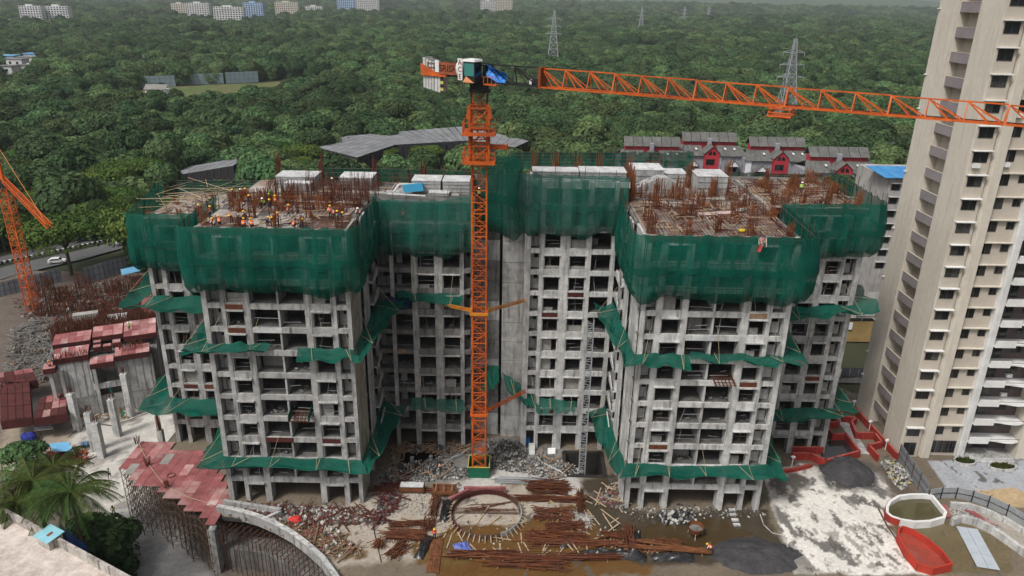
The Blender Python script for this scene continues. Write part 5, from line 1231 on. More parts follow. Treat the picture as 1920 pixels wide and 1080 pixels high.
W = [(375,409,'stand',None,'maroon','yellow',200,'worker in dark red clothes and yellow helmet standing at the deck\'s left'),
 (395,412,'walk','orange','dark','yellow',250,'worker in orange vest carrying a load near the left of the deck'),
 (402,425,'crouch','orange','white','yellow',160,'crouching worker in orange vest closest to the left net corner'),
 (412,422,'crouch','orange','dark','yellow',30,'crouching worker in orange vest second from the net corner'),
 (435,421,'bend','red','maroon','yellow',180,'worker in red vest stooping over rebar beside a red helmet'),
 (462,412,'crouch',None,'maroon','yellow',90,'worker in maroon shirt squatting on the pale deck sheet'),
 (457,427,'crouch','orange','white','yellow',0,'crouching worker half hidden by the front net, left of two'),
 (473,427,'crouch','orange','white','yellow',40,'crouching worker half hidden by the front net, right of two'),
 (501,423,'crouch',None,'dark','yellow',270,'dark dressed worker squatting at left of the middle group'),
 (511,424,'bend','red','white','yellow',200,'worker in red and white vest bending in the middle group'),
 (523,425,'stand','red','dark','yellow',120,'standing worker in red vest at right of the middle group'),
 (494,386,'crouch','green','green','white','180','sitting worker in pale green clothes with a white helmet'),
 (507,398,'walk',None,'dark','yellow',200,'dark dressed worker stepping over the shutter edge'),
 (508,382,'stand','green','green','green',180,'worker in green with a green helmet among the rebar'),
 (518,391,'stand','orange','dark','yellow',180,'worker in orange vest standing with his back to the rebar wall'),
 (438,379,'stand',None,'maroon','yellow',170,'rust coloured worker behind bars, leftmost of the rear row'),
 (454,378,'stand',None,'maroon','white',170,'worker behind bars, second of the rear row'),
 (462,377,'stand',None,'maroon','yellow',190,'worker behind bars, third of the rear row'),
 (469,382,'bend',None,'maroon','yellow',190,'bent worker behind bars, rightmost of the rear row'),
 (541,409,'walk','orange','dark','yellow',280,'worker in orange vest striding alone across the pale deck'),
 (620,411,'stand','orange','white','yellow',200,'worker in orange vest at left of the right hand group'),
 (627,413,'bend','red','dark','yellow',240,'worker in red vest leaning in the right hand group'),
 (635,418,'bend',None,'dark','yellow',300,'bent worker holding an orange basket in the right hand group'),
 (672,405,'crouch','orange','white','white',180,'crouching worker in orange vest at the right corner of the deck'),
 (551,428,'crouch','orange','dark','hair',300,'crouching bareheaded worker at the front net'),
 (565,428,'crouch',None,'dark','yellow',330,'crouching worker with only a yellow helmet showing over the net')]
for px,py,po,ve,sh,he,fa,lb in W: worker(px, py, zd, po, ve, sh, he, float(fa), lb)
worker(636,352, zd, 'bend', None, 'dark', 'white', 90, 'dark figure bending on top of the white formwork box', 'workers elsewhere on the blocks', at=Vector((-24.4,100.5,lev(11)+.04)))
worker(758,402, lev(10), 'stand','orange','dark','yellow',200,'worker in orange vest behind the green net of the left court','workers elsewhere on the blocks', at=Vector((-14.4,94.6,lev(10))))
worker(893,354, 39, 'stand','green','dark','white',180,'worker in lime vest climbing inside the crane mast','workers elsewhere on the blocks', at=Vector((CX,CY-.45,38.6)))
worker(1501,364, zd, 'stand','green','green','white',180,'lone worker in lime shirt on the right deck','workers elsewhere on the blocks')
worker(826,885, 0.02, 'walk','orange','white','hair',200,'worker in a pale orange top walking in rubble left of the mast','people on the ground')
worker(815,1012, 0.02, 'stand','red','orange','yellow',180,'worker in orange walking along the plank path in the yard','people on the ground')
worker(1332,1038, 0.02, 'bend','orange','white','yellow',60,'bending worker in orange beside the dark sand heap','people on the ground')
worker(206,897, LOW+.05, 'walk',None,'white','hair',20,'man in white shirt walking on the dusty ground left','people on the ground')
worker(214,966, LOW+.05, 'walk','green','dark','hair',200,'man in lime vest walking towards the palms','people on the ground')
# ================================================================== the court and the yard in front
def frame_of(px, py, ang, z=0.0):
    c = G(px,py,z); a = math.radians(ang); return c, Vector((math.cos(a),math.sin(a),0)), Vector((-math.sin(a),math.cos(a),0))
def stack(px, py, ln, wd, h, ang, label, mat=rust, n=None, grp='rebar and formwork stacks in the yard', messy=.15, r=.055, seed=None, bearers=3):
    c, u, v = frame_of(px,py,ang); t = thing('rebar_stack', label, 'rebar', c, grp); rr = random.Random(seed or int(px*7+py)); mb = MB(); n = n or int(22*wd*max(.5,h)+8); messy = messy*rr.uniform(.8,2.4); mat2 = rr.choice((rust,rust2,rust3,rusto))
    for i in range(n):
        b = rr.uniform(-wd/2,wd/2); z = .15+rr.random()**1.3*h; l = ln*rr.uniform(.75,1.02)/2; s = rr.uniform(-.12,.12)*ln*.4; k = rr.gauss(0,messy)
        mb.bar(c+u*(s-l)+v*(b-k)+Vector((0,0,z)), c+u*(s+l)+v*(b+k)+Vector((0,0,z+rr.uniform(-.04,.04))), r*rr.uniform(.8,1.6))
    stuff(mb.build('bars', mat, t)); mb = MB()
    if mat is not steel:
        for i in range(n//3):
            b = rr.uniform(-wd/2,wd/2); l = ln*rr.uniform(.2,.9)/2; s = rr.uniform(-.3,.3)*ln; k = rr.gauss(0,.5); mb.bar(c+u*(s-l)+v*(b-k)+Vector((0,0,.2+h*rr.random())), c+u*(s+l)+v*(b+k)+Vector((0,0,.2+h*rr.random())), r*rr.uniform(.8,2.2), r)
        stuff(mb.build('loose_bars', mat2, t))
    for i in range(bearers):
        a = (i-(bearers-1)/2)*ln/max(1,bearers-1)*.7; MB().bar(c+u*a-v*(wd/2+.25)+Vector((0,0,.08)), c+u*a+v*(wd/2+.25)+Vector((0,0,.08)), .13).build('bearer', wood, t)
    return t
rust2 = M('rebar_wet', (.14,.05,.025), (.08,.028,.015), scale=1.2, rnd=.25); rust3 = M('beam_rust', (.19,.075,.03), (.11,.04,.018), scale=1.0, rnd=.2)
A_ = [(760,921,9.5,.7,.35,0,'long rusty channel bundle along the rear of the yard left of the ring'),(815,952,4.4,1.2,.6,90,'dark red upright-lying bundle left of the black covered stack'),(765,985,4.6,1.0,.5,4,'thin rusty bundle above the big left stack'),(762,1006,5.2,2.2,.6,-3,'big dark red bar stack at left of the plank path'),
 (805,986,2.6,1.3,.6,88,'short rusty bundle touching the big left stack'),(712,1022,1.8,1.2,.4,85,'small bundle of rusty plates at the far left'),(748,1034,3.4,1.6,.4,60,'messy pile of bent bars below the big left stack'),
 (1028,918,6.0,2.4,.7,2,'large rusty bar stack right below the grey frame'),(1030,939,10.0,.9,.6,0,'long bar bundle right of the ring with hooked ends'),(1087,945,5.2,.9,.7,86,'upright-lying bundle at the right end of the long bars'),(1036,962,5.4,.8,.5,-3,'muddy planks stack right of the ring'),(1036,974,5.0,.7,.4,0,'narrow bar bundle just below the muddy planks'),
 (1060,989,5.2,1.6,.5,3,'rusty bar pile at the water edge'),(1042,1008,7.8,1.8,.5,-2,'wide bar stack standing in brown water'),(1085,1022,12.5,.9,.5,1,'long bar stack under the black tarp'),(1180,1012,5.0,1.1,.6,87,'upright-lying red channel stack right of the water'),
 (1150,1007,3.2,1.0,.4,0,'short bar bundle left of the red channels'),(1236,1020,5.2,.8,.6,-1,'neat orange steel beams on bearers'),(1262,1034,9.5,.7,.5,-4,'long orange steel beams at the bottom right of the yard'),(905,1043,8.5,1.1,.4,1,'bar bundle at the bottom edge below the ring'),(1060,1048,14.,1.0,.5,2,'longest bar bundle at the bottom edge'),(990,1060,10.,1.4,.5,-2,'bar bundle just off the bottom edge')]
for q in A_: stack(*q, mat=R.choice((rust,rust,rust2)) if 'orange' not in q[6] else rust3, r=.055 if 'orange' not in q[6] else .11, n=None if 'orange' not in q[6] else 9)
stack(984,905,9.0,1.1,.5,-1.5,'stack of silver galvanised frames behind the ring', mat=steel, n=22, messy=.02)
# planks used as a path
t = thing('plank_path', 'path of brown planks running down the yard with a worker on it', 'planks', G(815,1035))
for i in range(5):
    for j in range(3): c = G(815,1045); MB().box(c.x-.75+i*.3,c.x-.48+i*.3,c.y-2.6+j*2.0+jit(.1),c.y-.65+j*2.0,.05,.13+jit(.01)).build('plank', rust3, t)
# trailers / trays
def tray(px, py, l, w_, label, top):
    c = G(px,py); t = thing('steel_tray', label, 'tray', c, 'rusty trays in the yard')
    MB().box(c.x-l/2,c.x+l/2,c.y-w_/2,c.y+w_/2,.35,.5).build('floor', rust3, t)
    for a,b in ((-1,-1),(1,-1),(-1,1),(1,1)): MB().box(c.x+a*(l/2-.1)-.06,c.x+a*(l/2-.1)+.06,c.y+b*(w_/2-.1)-.06,c.y+b*(w_/2-.1)+.06,0,1.1).build('leg', rust3, t)
    for b in (-1,1): MB().box(c.x-l/2,c.x+l/2,c.y+b*w_/2-.05,c.y+b*w_/2+.05,.55,.95).build('side_rail', rust3, t)
    if top: MB().obox((c.x,c.y,1.12),(l*.48,0,0),(0,w_*.42,.03),(0,0,.04)).build('sheet', plast, t)
    else:
        for i in range(3): MB().box(c.x-l*.35+i*l*.33,c.x-l*.35+i*l*.33+.1,c.y-w_/2-.1,c.y+w_/2+.1,1.0,1.1).build('bar', wood, t)
tray(773,922,3.2,1.2,'rusty tray topped with a white sheet at the rear of the yard',True); tray(833,926,3.2,1.6,'rusty open tray with timber bars beside the white topped one',False)
# circular formwork ring
c = Vector((-2.7,77.9,0)); RR = 4.45; t = thing('circular_formwork', 'round formwork ring with rebar standing in brown water', 'formwork ring', c)
n = 44
for i in range(n):
    a0, a1 = 6.283*i/n, 6.283*(i+1)/n; p = c+Vector((RR*math.cos(a0),RR*math.sin(a0),.35)); q = c+Vector((RR*math.cos(a1),RR*math.sin(a1),.35))
    MB().bar(p,q,.1,.7).build('shutter', (shutd if .45 < i/n < .62 or .12 < i/n < .4 else (steel if i/n > .8 or i < 3 else scaf)), t)
    if i % 1 == 0 and not (.1 < i/n < .42):
        d = Vector((math.cos(a0),math.sin(a0),0)); MB().bar(c+d*(RR+.05)+Vector((0,0,.6)), c+d*(RR+.75)+Vector((0,0,.05)), .09).build('prop', bamb, t)
mb = MB()
for i in range(60): x = c.x-3.9+i*.132; mb.bar((x,c.y+.3,.05),(x+jit(.05),c.y+.3+jit(.05),.95),.035)
for j in range(4): mb.bar((c.x-4.1,c.y+.3,.2+j*.22),(c.x+4.1,c.y+.3,.2+j*.22),.035)
for i in range(50): a = 6.283*i/50*.5+.0; mb.bar(c+Vector(((RR-.25)*math.cos(a),(RR-.25)*math.sin(a),.05)), c+Vector(((RR-.25)*math.cos(a),(RR-.25)*math.sin(a),1.1)), .035)
for i in range(12): mb.bar(c+Vector((-2.4+jit(1.),1.4+jit(.8),.12)), c+Vector((2.2+jit(1.5),2.0+jit(1.2),.15)), .04)
stuff(mb.build('rebar', rust, t)); MB().bar((c.x-3.2,c.y+4.75,.6),(c.x+2.4,c.y+4.75,.7),.35,.5).build('top_shutter', shut, t); MB().bar((c.x-4.9,c.y+2.6,.5),(c.x-2.6,c.y+4.5,.55),.4,.4).build('top_shutter', shut, t)
MB().bar((c.x+.6,c.y-1.6,.1),(c.x+1.7,c.y-.2,.25),.22,.06).build('plank', bamb, t)
# tarps
def tarp(px, py, l, w_, h, ang, mat, label, seed):
    c, u, v = frame_of(px,py,ang); mb = MB()
    def fn(a, b):
        a2, b2 = (a-.5)*2, (b-.5)*2; e = (1-abs(a2)**2.5)*(1-abs(b2)**2.5); k = noise.noise(Vector((a*4,b*4,seed)))
        return c+u*(a2*l/2*(1+.12*noise.noise(Vector((b*3,seed,1)))))+v*(b2*w_/2*(1+.2*noise.noise(Vector((a*3,seed,2)))))+Vector((0,0,.03+max(0,e)*h*(.8+.7*k)))
    mb.grid(fn, 16, 10); o = mb.build('tarpaulin', mat, None); tag(o, label, 'tarpaulin', 'tarpaulins in the yard'); return o
tarp(836,958,4.6,1.3,.9,88,blackt,'black tarpaulin over a long stack left of the ring',1); tarp(796,1026,4.2,1.2,.8,75,blackt,'black and green tarpaulin beside the plank path',2); tarp(1062,1022,2.0,1.1,.6,10,blackt,'small crumpled black tarpaulin on the long bars',3)
tarp(1120,1040,4.4,1.6,.8,5,blackt,'large black tarpaulin at the bottom edge, left of two',4); tarp(1180,1042,4.0,1.6,.9,-8,blackt,'large black tarpaulin at the bottom edge, right of two',5); tarp(1262,1046,5,1.4,.7,0,blackt,'black tarpaulin under the orange beams at the bottom',6); tarp(1195,1005,2.2,.8,.6,80,blackt,'narrow black tarpaulin beside the red channels',8)
tarp(866,1026,1.9,1.6,.5,20,M('tarp_blue',(.03,.05,.3),(.2,.25,.5),scale=2.),'crumpled blue and white tarpaulin in the brown water',7)
# hopper
c = G(1303,1004); t = thing('hopper', 'round rusty concrete hopper on three legs in the mud', 'hopper', c)
mb = MB(); n = 16
for r0,z0,r1,z1 in ((.75,.55,1.0,1.25),(1.0,1.25,1.0,1.45)): mb.add([(c.x+r0*math.cos(6.283*i/n),c.y+r0*math.sin(6.283*i/n),z0) for i in range(n)]+[(c.x+r1*math.cos(6.283*i/n),c.y+r1*math.sin(6.283*i/n),z1) for i in range(n)], [(i,(i+1)%n,(i+1)%n+n,i+n) for i in range(n)])
mb.build('bowl', rusto, t); MB().prism([(c.x+.85*math.cos(6.283*i/n),c.y+.85*math.sin(6.283*i/n)) for i in range(n)],.9,1.0).build('mortar', concd, t)
for a in (.3,2.4,4.5): MB().tube((c.x+.75*math.cos(a),c.y+.75*math.sin(a),.8),(c.x+1.0*math.cos(a),c.y+1.0*math.sin(a),0),.05,n=5).build('leg', concw, t)
for i,(px,py) in enumerate(((1372,957),(1374,966),(1378,976),(1381,985))):
    c = G(px,py); tag(MB().obox((c.x,c.y,.1),(.42,.02,0),(0,.2,0),(0,0,.1)).build('concrete_block', concw), f'pale stepping block in the mud, {["nearest the right wing","second from the right wing","third from the right wing","farthest from the right wing"][i]}', 'block', 'stepping blocks in the mud')
# rubble and litter: uncountable pieces
def rubble(name, label, poly, n, zmax, mats, seed, smin=.06, smax=.28, rods=0, z0=0.0, rodmat=None, heap=1.0, planks=0):
    rr = random.Random(seed); P2 = [(p[0],p[1]) for p in poly]; xs = [p[0] for p in P2]; ys = [p[1] for p in P2]; cx_, cy_ = sum(xs)/len(xs), sum(ys)/len(ys)
    mx = max(math.hypot(p[0]-cx_,p[1]-cy_) for p in P2); root = None; mbs = [MB() for _ in mats]
    def spot():
        for _ in range(60):
            x, y = rr.uniform(min(xs),max(xs)), rr.uniform(min(ys),max(ys))
            if inside(x,y,P2): return x, y
        return cx_, cy_
    for i in range(n):
        x, y = spot(); hh = max(0, 1-math.hypot(x-cx_,y-cy_)/mx)*zmax*heap*rr.random()+.03; s = smin+(smax-smin)*rr.random()**2.5
        ax = Vector((rr.gauss(0,1),rr.gauss(0,1),rr.gauss(0,.5))).normalized(); ay = ax.orthogonal().normalized(); az = ax.cross(ay)
        mbs[rr.randrange(len(mats))].obox((x,y,z0+hh), ax*s, ay*s*rr.uniform(.4,.9), az*s*rr.uniform(.25,.6))
    t = mbs[0].build(name, mats[0]) ; stuff(t); tag(t, label, 'rubble')
    for i in range(1,len(mats)): 
        if mbs[i].f: stuff(mbs[i].build('pieces', mats[i], t))
    if rods or planks:
        mb = MB()
        for i in range(rods+planks):
            x, y = spot(); a = rr.uniform(0,3.14); l = rr.uniform(.5,1.8); z = z0+rr.random()*zmax*.7+.05; w_ = .045 if i < rods else .14
            mb.bar((x-l*math.cos(a),y-l*math.sin(a),z),(x+l*math.cos(a),y+l*math.sin(a),z+rr.uniform(-.2,.4)), w_, .045)
        stuff(mb.build('bars' if rods > planks else 'planks', rodmat or rust, t))
    return t
gr1 = M('rubble_grey', (.22,.215,.2), (.13,.125,.12), scale=2); gr2 = M('rubble_dark', (.08,.075,.07), (.045,.045,.042), scale=2); gr3 = M('rubble_pale', (.4,.385,.36)); gr4 = M('rubble_red', (.16,.06,.05))
rubble('rubble', 'grey broken masonry heaped round the crane base', gp((705,900),(740,872),(835,858),(860,880),(940,868),(1030,850),(1100,885),(1040,900),(930,880),(860,900),(780,905)), 2600, .4, (gr1,gr2,gr3,gr1,gr2), 1, smin=.04, smax=.2, planks=30, rodmat=wood)
rubble('rubble', 'tall dark rubble slope in the joint behind the mast', gp((890,862),(915,832),(985,832),(990,855),(940,872)), 1100, 1.6, (gr1,gr2,gr1), 2, smax=.24, heap=1.4)
rubble('rubble', 'dark litter and red scraps along the foot of the left front wing', gp((440,945),(560,950),(690,955),(700,985),(560,985),(450,965)), 1300, .45, (gr2,gr1,gr3,gr4), 3, rods=90, planks=60, rodmat=rust)
rubble('rubble', 'reddish scrap heap beside the court side of the left wing', gp((695,985),(720,910),(760,905),(745,950),(715,985)), 500, .5, (gr4,gr2,gr1), 4, planks=70, rodmat=shutd)
rubble('rubble', 'pale broken blocks along the foot of the right front wing', gp((1165,955),(1260,945),(1430,955),(1440,970),(1300,975),(1180,975)), 420, .25, (gr1,gr2,gr2,gr3), 5, smin=.03, smax=.17)
rubble('rubble', 'dark bags and white scraps in front of the right wing', gp((1225,960),(1300,960),(1305,980),(1245,985)), 350, .45, (gr2,blackt,gr3), 6)
rubble('rubble', 'brown scrap strip on the court side of the right wing', gp((1110,940),(1150,905),(1170,900),(1170,960),(1140,950)), 380, .35, (gr4,gr2,gr1), 7, planks=25, rodmat=bamb)
rubble('rubble', 'white sacks and rubbish tipped beside the grey fence', gp((1650,868),(1680,862),(1712,905),(1690,920),(1665,895)), 600, .6, (gr3,plast,gr1,gr1,gr2,gr3,gr1,M('rub_y',(.5,.42,.08))), 8, smax=.26)
rubble('rubble', 'shavings and grit scattered over the pale yard left of the ring', gp((690,935),(800,925),(805,965),(700,975)), 260, .08, (gr3,gr1), 9, smax=.14)
rubble('rubble', 'twisted pale straps lying at the right end of the bars', gp((1080,960),(1105,965),(1100,990),(1078,985)), 30, .1, (gr3,), 10, rods=40, rodmat=gr3)
rubble('rubble', 'scattered offcuts of timber around the rebar stacks', gp((700,990),(1090,930),(1200,1000),(1280,1040),(700,1045)), 260, .1, (gr3,wood,gr1), 11, smax=.16, planks=70, rodmat=bamb)
rubble('rubble', 'loose masonry bits in the ramp pool left of the yard', gp((510,985),(620,985),(690,1040),(600,1045)), 300, .15, (gr2,gr3,gr4), 12, planks=45, rodmat=wood)
rubble('rubble', 'debris under the first floor of the left court', gp((735,895),(740,850),(890,850),(890,838),(735,838)), 700, .6, (gr1,gr2,wood), 13, planks=50, rodmat=wood)
tag(MB().blob(G(555,978)+Vector((0,0,.3)), (.9,.6,.4), n=8, m=5, jit=.3, seed=3).build('red_tarp', M('tarp_red',(.5,.04,.03))), 'bright red tarp heap in front of the left wing', 'tarpaulin')
c = G(988,832); tag(MB().box(c.x-.4,c.x+.4,c.y-.3,c.y+.3,0,1.0).box(c.x-.3,c.x+.3,c.y-.36,c.y-.31,.3,.7).build('blue_drum_box', bluet), 'blue and white box under the right court floor', 'box')
c = G(1034,850); tag(MB().obox((c.x,c.y,.4),(.55,.05,0),(0,.4,.25),(0,0,.03)).build('white_board', white), 'tilted white board lying in the court rubble', 'board')
c = G(997,848); tag(MB().obox((c.x,c.y,.55),(.45,0,0),(0,.8,.45),(0,-.02,.05)).build('ramp_board', concw), 'pale plank ramp up to the right court floor', 'board')
# pit columns and formwork
for i,(x,y) in enumerate(((-12.4,88),(-13.9,91),(-11.2,91))): tag(MB().box(x-.25,x+.25,y-.25,y+.25,-5,-.6+.3*i).build('pit_column', conc), f'grey basement column in the left dark pit, {["front","rear left","rear right"][i]} one', 'column', 'columns in the left pit')
tag(MB().box(10.6,12.6,87.2,89,-4.9,-3.2).build('formwork_crate', shut), 'pink shuttering crate down in the right dark pit', 'crate'); tag(MB().box(12.0,13.0,88,89.4,-4.9,-2.2).build('orange_panel', orange), 'orange panel down in the right dark pit', 'panel')
# sand heaps
def heap(px, py, rx, ry, h, mat, label, seed):
    c = G(px,py)
    def fn(u, v):
        a = u*6.28318; r = v*(1+(.1 if seed == 1 else .42)*noise.noise(Vector((math.cos(a)*1.6,math.sin(a)*1.6,seed)))+.05*noise.noise(Vector((math.cos(a)*6,math.sin(a)*6,seed)))); z = h*max(0,(1-r**1.7))*(1+.3*noise.noise(Vector((r*3*math.cos(a),r*3*math.sin(a),seed)))+.15*noise.noise(Vector((r*9*math.cos(a),r*9*math.sin(a),seed))))-.03
        return (c.x+rx*r*math.cos(a), c.y+ry*r*math.sin(a), z)
    o = MB().grid(fn, 48, 16).build('sand_heap', mat, None, smooth=True); tag(o, label, 'sand heap', 'dark sand heaps')
sand = M('dark_sand', (.035,.034,.036), (.06,.058,.06), scale=.6, bump=.6, fine=.3)
heap(1588,884,3.7,3.6,1.9,sand,'dark grey sand heap on the white concrete behind the red walls',1); heap(1418,1042,5.4,3.2,.9,sand,'wide dark sand heap at the bottom of the muddy yard',2)
# ---- red planter walls at the right
def wallrun(pts, label, h=1.15, t_=.28, mat=redw, nm='planter_wall', grp='red planter walls by the tower', closed=False):
    W_ = [G(*p) for p in pts]; c = W_[len(W_)//2]; t = thing(nm, label, 'wall', c, grp)
    if closed: W_.append(W_[0])
    for a, b in zip(W_, W_[1:]):
        d = (b-a).normalized()*(t_/2-.01); MB().bar(a-d+Vector((0,0,h/2)), b+d+Vector((0,0,h/2)), t_, h).build('wall_run', mat, t)
        MB().bar(a-d*.9+Vector((0,0,h+.02)), b+d*.9+Vector((0,0,h+.02)), t_*1.12, .05).build('coping', M_cop, t)
    return t
M_cop = M('coping_red', (.42,.1,.08), (.3,.06,.05), scale=1.)
z3 = lambda X,Y: (1460+.287*X, 740+.287*Y)
wallrun([z3(85,425),z3(200,425),z3(300,470),z3(520,410),z3(430,295),z3(345,300),z3(300,225)], 'red wall round the dark pool next to the far right wing')
wallrun([z3(90,385),z3(280,385)], 'short red wall at the foot of the far right wing')
wallrun([z3(320,140),z3(385,215),z3(312,222)], 'small red wall corner behind the dark pool')
wallrun([z3(410,130),z3(497,125),z3(765,425)], 'long straight red wall running along the beige tower')
wallrun([z3(410,130),z3(415,180),z3(500,190),z3(470,215),z3(500,290),z3(620,290),z3(665,350),z3(580,370),z3(640,435)], 'zigzag red planter walls facing the paved strip')
wallrun([z3(20,515),z3(110,500),z3(210,475)], 'low sloping red wall near the catch net corner', h=.6)
MB_w = M('pool_water', (.04,.04,.038), (.03,.03,.028), scale=.3, rough=.06, spec=.6); MB_w2 = M('pond_water', (.085,.075,.035), (.07,.06,.03), scale=.4, rough=.08, spec=.5)
struct(MB().sheet([tuple(G(*z3(*q))[:2]) for q in ((285,330),(345,300),(430,298),(515,405),(300,440),(270,420))], .12).build('pool_water', MB_w))
pv = thing('paved_strip', 'pale concrete strip between the red planter walls', 'paving', G(*z3(500,260))); a = G(*z3(400,150)); b = G(*z3(560,390)); d = (b-a); s = Vector((-d.y,d.x,0)).normalized()
for i in range(7): MB().bar(a.lerp(b,i/7)+Vector((0,0,.06)), a.lerp(b,(i+.97)/7)+Vector((0,0,.06)), 1.5, .12).build('paving_slab', concw, pv)
for i,(X,Y) in enumerate(((485,100),(590,235),(695,360),(85,470),(390,105))):
    c = G(*z3(X,Y)); t = thing('pipe_stub', f'white plastic pipe stub with wrapped top {["at the far end of","in the middle of","at the near end of","in the low bed left of","behind"][i]} the red planters', 'pipe', c, 'pipe stubs in the planters'); MB().tube((c.x,c.y,0),(c.x,c.y,1.5),.07,n=7).build('pipe', white, t); MB().blob((c.x,c.y,1.6),(.3,.25,.22),n=7,m=5,jit=.3,seed=i).build('wrapping', white, t)
# D shaped pool, white inside and red outside
c = P(1710,965,z=0); t = thing('garden_pool', 'small pool with white rim, red outer face and green water', 'pool', c)
rim = [z3(*q) for q in ((700,770),(720,735),(780,700),(860,690),(940,690),(990,695),(1030,745),(1080,805),(1070,840),(980,865),(880,870),(790,855),(730,835),(700,810))]
Wp = [G(*p) for p in rim]; 
for i, (a, b) in enumerate(zip(Wp, Wp[1:]+Wp[:1])):
    MB().bar(a+Vector((0,0,.5)), b+Vector((0,0,.5)), .34, 1.0).build('rim_wall', white, t)
    if i in (0,1,2,3,12,13,11):
        o = (a+b)/2-c; o.z = 0; o = o.normalized()*.2; MB().bar(a+o+Vector((0,0,.47)), b+o+Vector((0,0,.47)), .08, .96).build('outer_face', redw, t)
MB().sheet([tuple(p[:2]) for p in Wp], .35).build('water', MB_w2, t)
# red boat shaped planter
c = G(*z3(880,1000)); t = thing('boat_planter', 'bright red boat shaped planter beside the muddy pond', 'planter', c); redb = M('red_fresh', (.47,.042,.022), (.36,.034,.022), scale=.9, streak=(.3,.05,.035), fine=.12)
Wp = [G(*z3(*q)) for q in ((770,960),(775,920),(800,905),(860,925),(960,985),(1050,1060),(1120,1150),(1000,1180),(900,1150),(820,1060))]
for a, b in zip(Wp, Wp[1:]+Wp[:1]): MB().bar(a+Vector((0,0,.55)), b+Vector((0,0,.55)), .2, 1.1).build('side_wall', redb, t)
MB().sheet([tuple(p[:2]) for p in Wp], .25).build('bed', M('red_bed',(.34,.05,.03),(.22,.05,.035),scale=.7,c3=(.2,.12,.09),fine=.15), t)
# grey fences
def panel_fence(a, b, n, h, label, mat=steel, z=0.0, nm='hoarding_fence', corr=0, post=scaf, grp=None):
    t = thing(nm, label, 'fence', (a+b)/2, grp)
    for i in range(n):
        p, q = a.lerp(b,i/n), a.lerp(b,(i+1)/n); d = (q-p).normalized(); s = Vector((-d.y,d.x,0))
        MB().bar(p+d*.04+Vector((0,0,h/2+.05)), q-d*.04+Vector((0,0,h/2+.05)), .05, h-.1).build('panel', mat, t)
        for j in range(corr): x = p.lerp(q,(j+.5)/corr); MB().bar(x-s*.05+Vector((0,0,.1)), x-s*.05+Vector((0,0,h-.05)), .06).build('rib', mat, t)
        MB().bar(p-s*.06, p-s*.06+Vector((0,0,h+.1)), .09).build('post', post, t)
        for hh in (.35,.75): MB().bar(p-s*.05+Vector((0,0,h*hh)), q-s*.05+Vector((0,0,h*hh)), .06).build('rail', post, t)
    return t
panel_fence(G(1684,862), G(1735,938), 4, 2.6, 'tall grey sheet fence between rubbish and tower plaza', M('sheet_grey',(.25,.27,.29),(.2,.22,.24),scale=.5,rough=.5))
pts_ = [G(1738,938),G(1762,934),G(1790,934),G(1820,940),G(1850,950),G(1885,966),G(1925,990)]
t = thing('corrugated_fence', 'curved corrugated grey fence beside the tan path', 'fence', pts_[2])
for a, b in zip(pts_, pts_[1:]):
    MB().bar(a+Vector((0,0,.85)), b+Vector((0,0,.85)), .05, 1.7).build('panel', steel, t)
    for j in range(8): x = a.lerp(b,(j+.5)/8)+Vector((0,-.04,0)); MB().bar(x+Vector((0,0,.05)), x+Vector((0,0,1.68)), .07).build('rib', steel, t)
    MB().bar(a+Vector((0,-.12,0)), a+Vector((0,-.12,1.8)), .09).build('post', black, t); MB().bar(a+Vector((0,-.1,.9)), b+Vector((0,-.1,.9)), .06).build('rail', black, t)
def curb(pts, label, h, t_, mat):
    W_ = [G(*p) for p in pts]; t = thing('retaining_wall', label, 'wall', W_[1], 'curved pale walls at the right edge')
    for a, b in zip(W_, W_[1:]): MB().bar(a+Vector((0,0,h/2)), b+Vector((0,0,h/2)), t_, h).build('wall_block', mat, t)
curb([(1783,985),(1800,978),(1830,985),(1855,997),(1885,1018),(1930,1050)], 'curved pale retaining wall around the brown pond', 1.0, .5, concw); curb([(1780,950),(1815,952),(1850,963),(1885,980),(1930,1008)], 'lower curved wall behind the stony bed', .7, .4, concw)
rubble('rubble', 'bed of pale pebbles between the two curved walls', gp((1775,955),(1815,955),(1880,990),(1860,990),(1800,972)), 500, .15, (gr1,gr3), 15, smax=.14)
for i,pp in enumerate(([(1757,948),(1775,950),(1782,972),(1770,972)],[(1808,958),(1825,962),(1868,988),(1850,985)])): tag(MB().prism([tuple(G(*p)[:2]) for p in pp],.1,.3).build('red_sheet', shut), ['crimson sheet beside the pool rim','long crimson sheet lying on the pebble bed'][i], 'sheet')
# white boards on the pond mud
t = thing('board_walkway', 'pale grey boards laid as a walkway over the brown pond', 'boards', G(1828,1015)); a = G(1812,990); b = G(1850,1062); u = (b-a).normalized(); v = Vector((-u.y,u.x,0)); wbm = M('board_grey',(.42,.46,.5),(.36,.4,.44),scale=.5)
for i in range(3):
    for j in (-1,1): MB().obox(a+u*(1.3+i*2.5)+v*j*.62+Vector((0,0,.1+.02*i)), u*1.22, v*.6, Vector((0,0,.04))).build('board', wbm, t)
def hose(pts, label, r=.06, mat=None, z=0.06):
    o = MB().path([G(*p)+Vector((0,0,z)) for p in pts], r, 5).build('hose', mat or black); tag(o, label, 'hose')
hose([(1425,965),(1432,985),(1448,1000),(1470,1005),(1478,1030),(1492,1060)], 'pale hose curling along the edge of the white concrete', .06, concw); hose([(1647,955),(1665,990),(1690,1025),(1720,1060)], 'thick dark hose along the right edge of the white concrete', .1, scaf); hose([(700,975),(702,1000),(708,1025),(715,1055)], 'thin dark cable lying at the left of the yard', .05)
hose([(880,846),(862,858),(850,862),(828,880),(818,888)], 'pale hose curling through rubble left of the mast', .07, concw, .5); hose([(1008,858),(1015,868),(1050,885),(1062,895)], 'pale pipe edge in front of the right pit', .1, concw, .15)
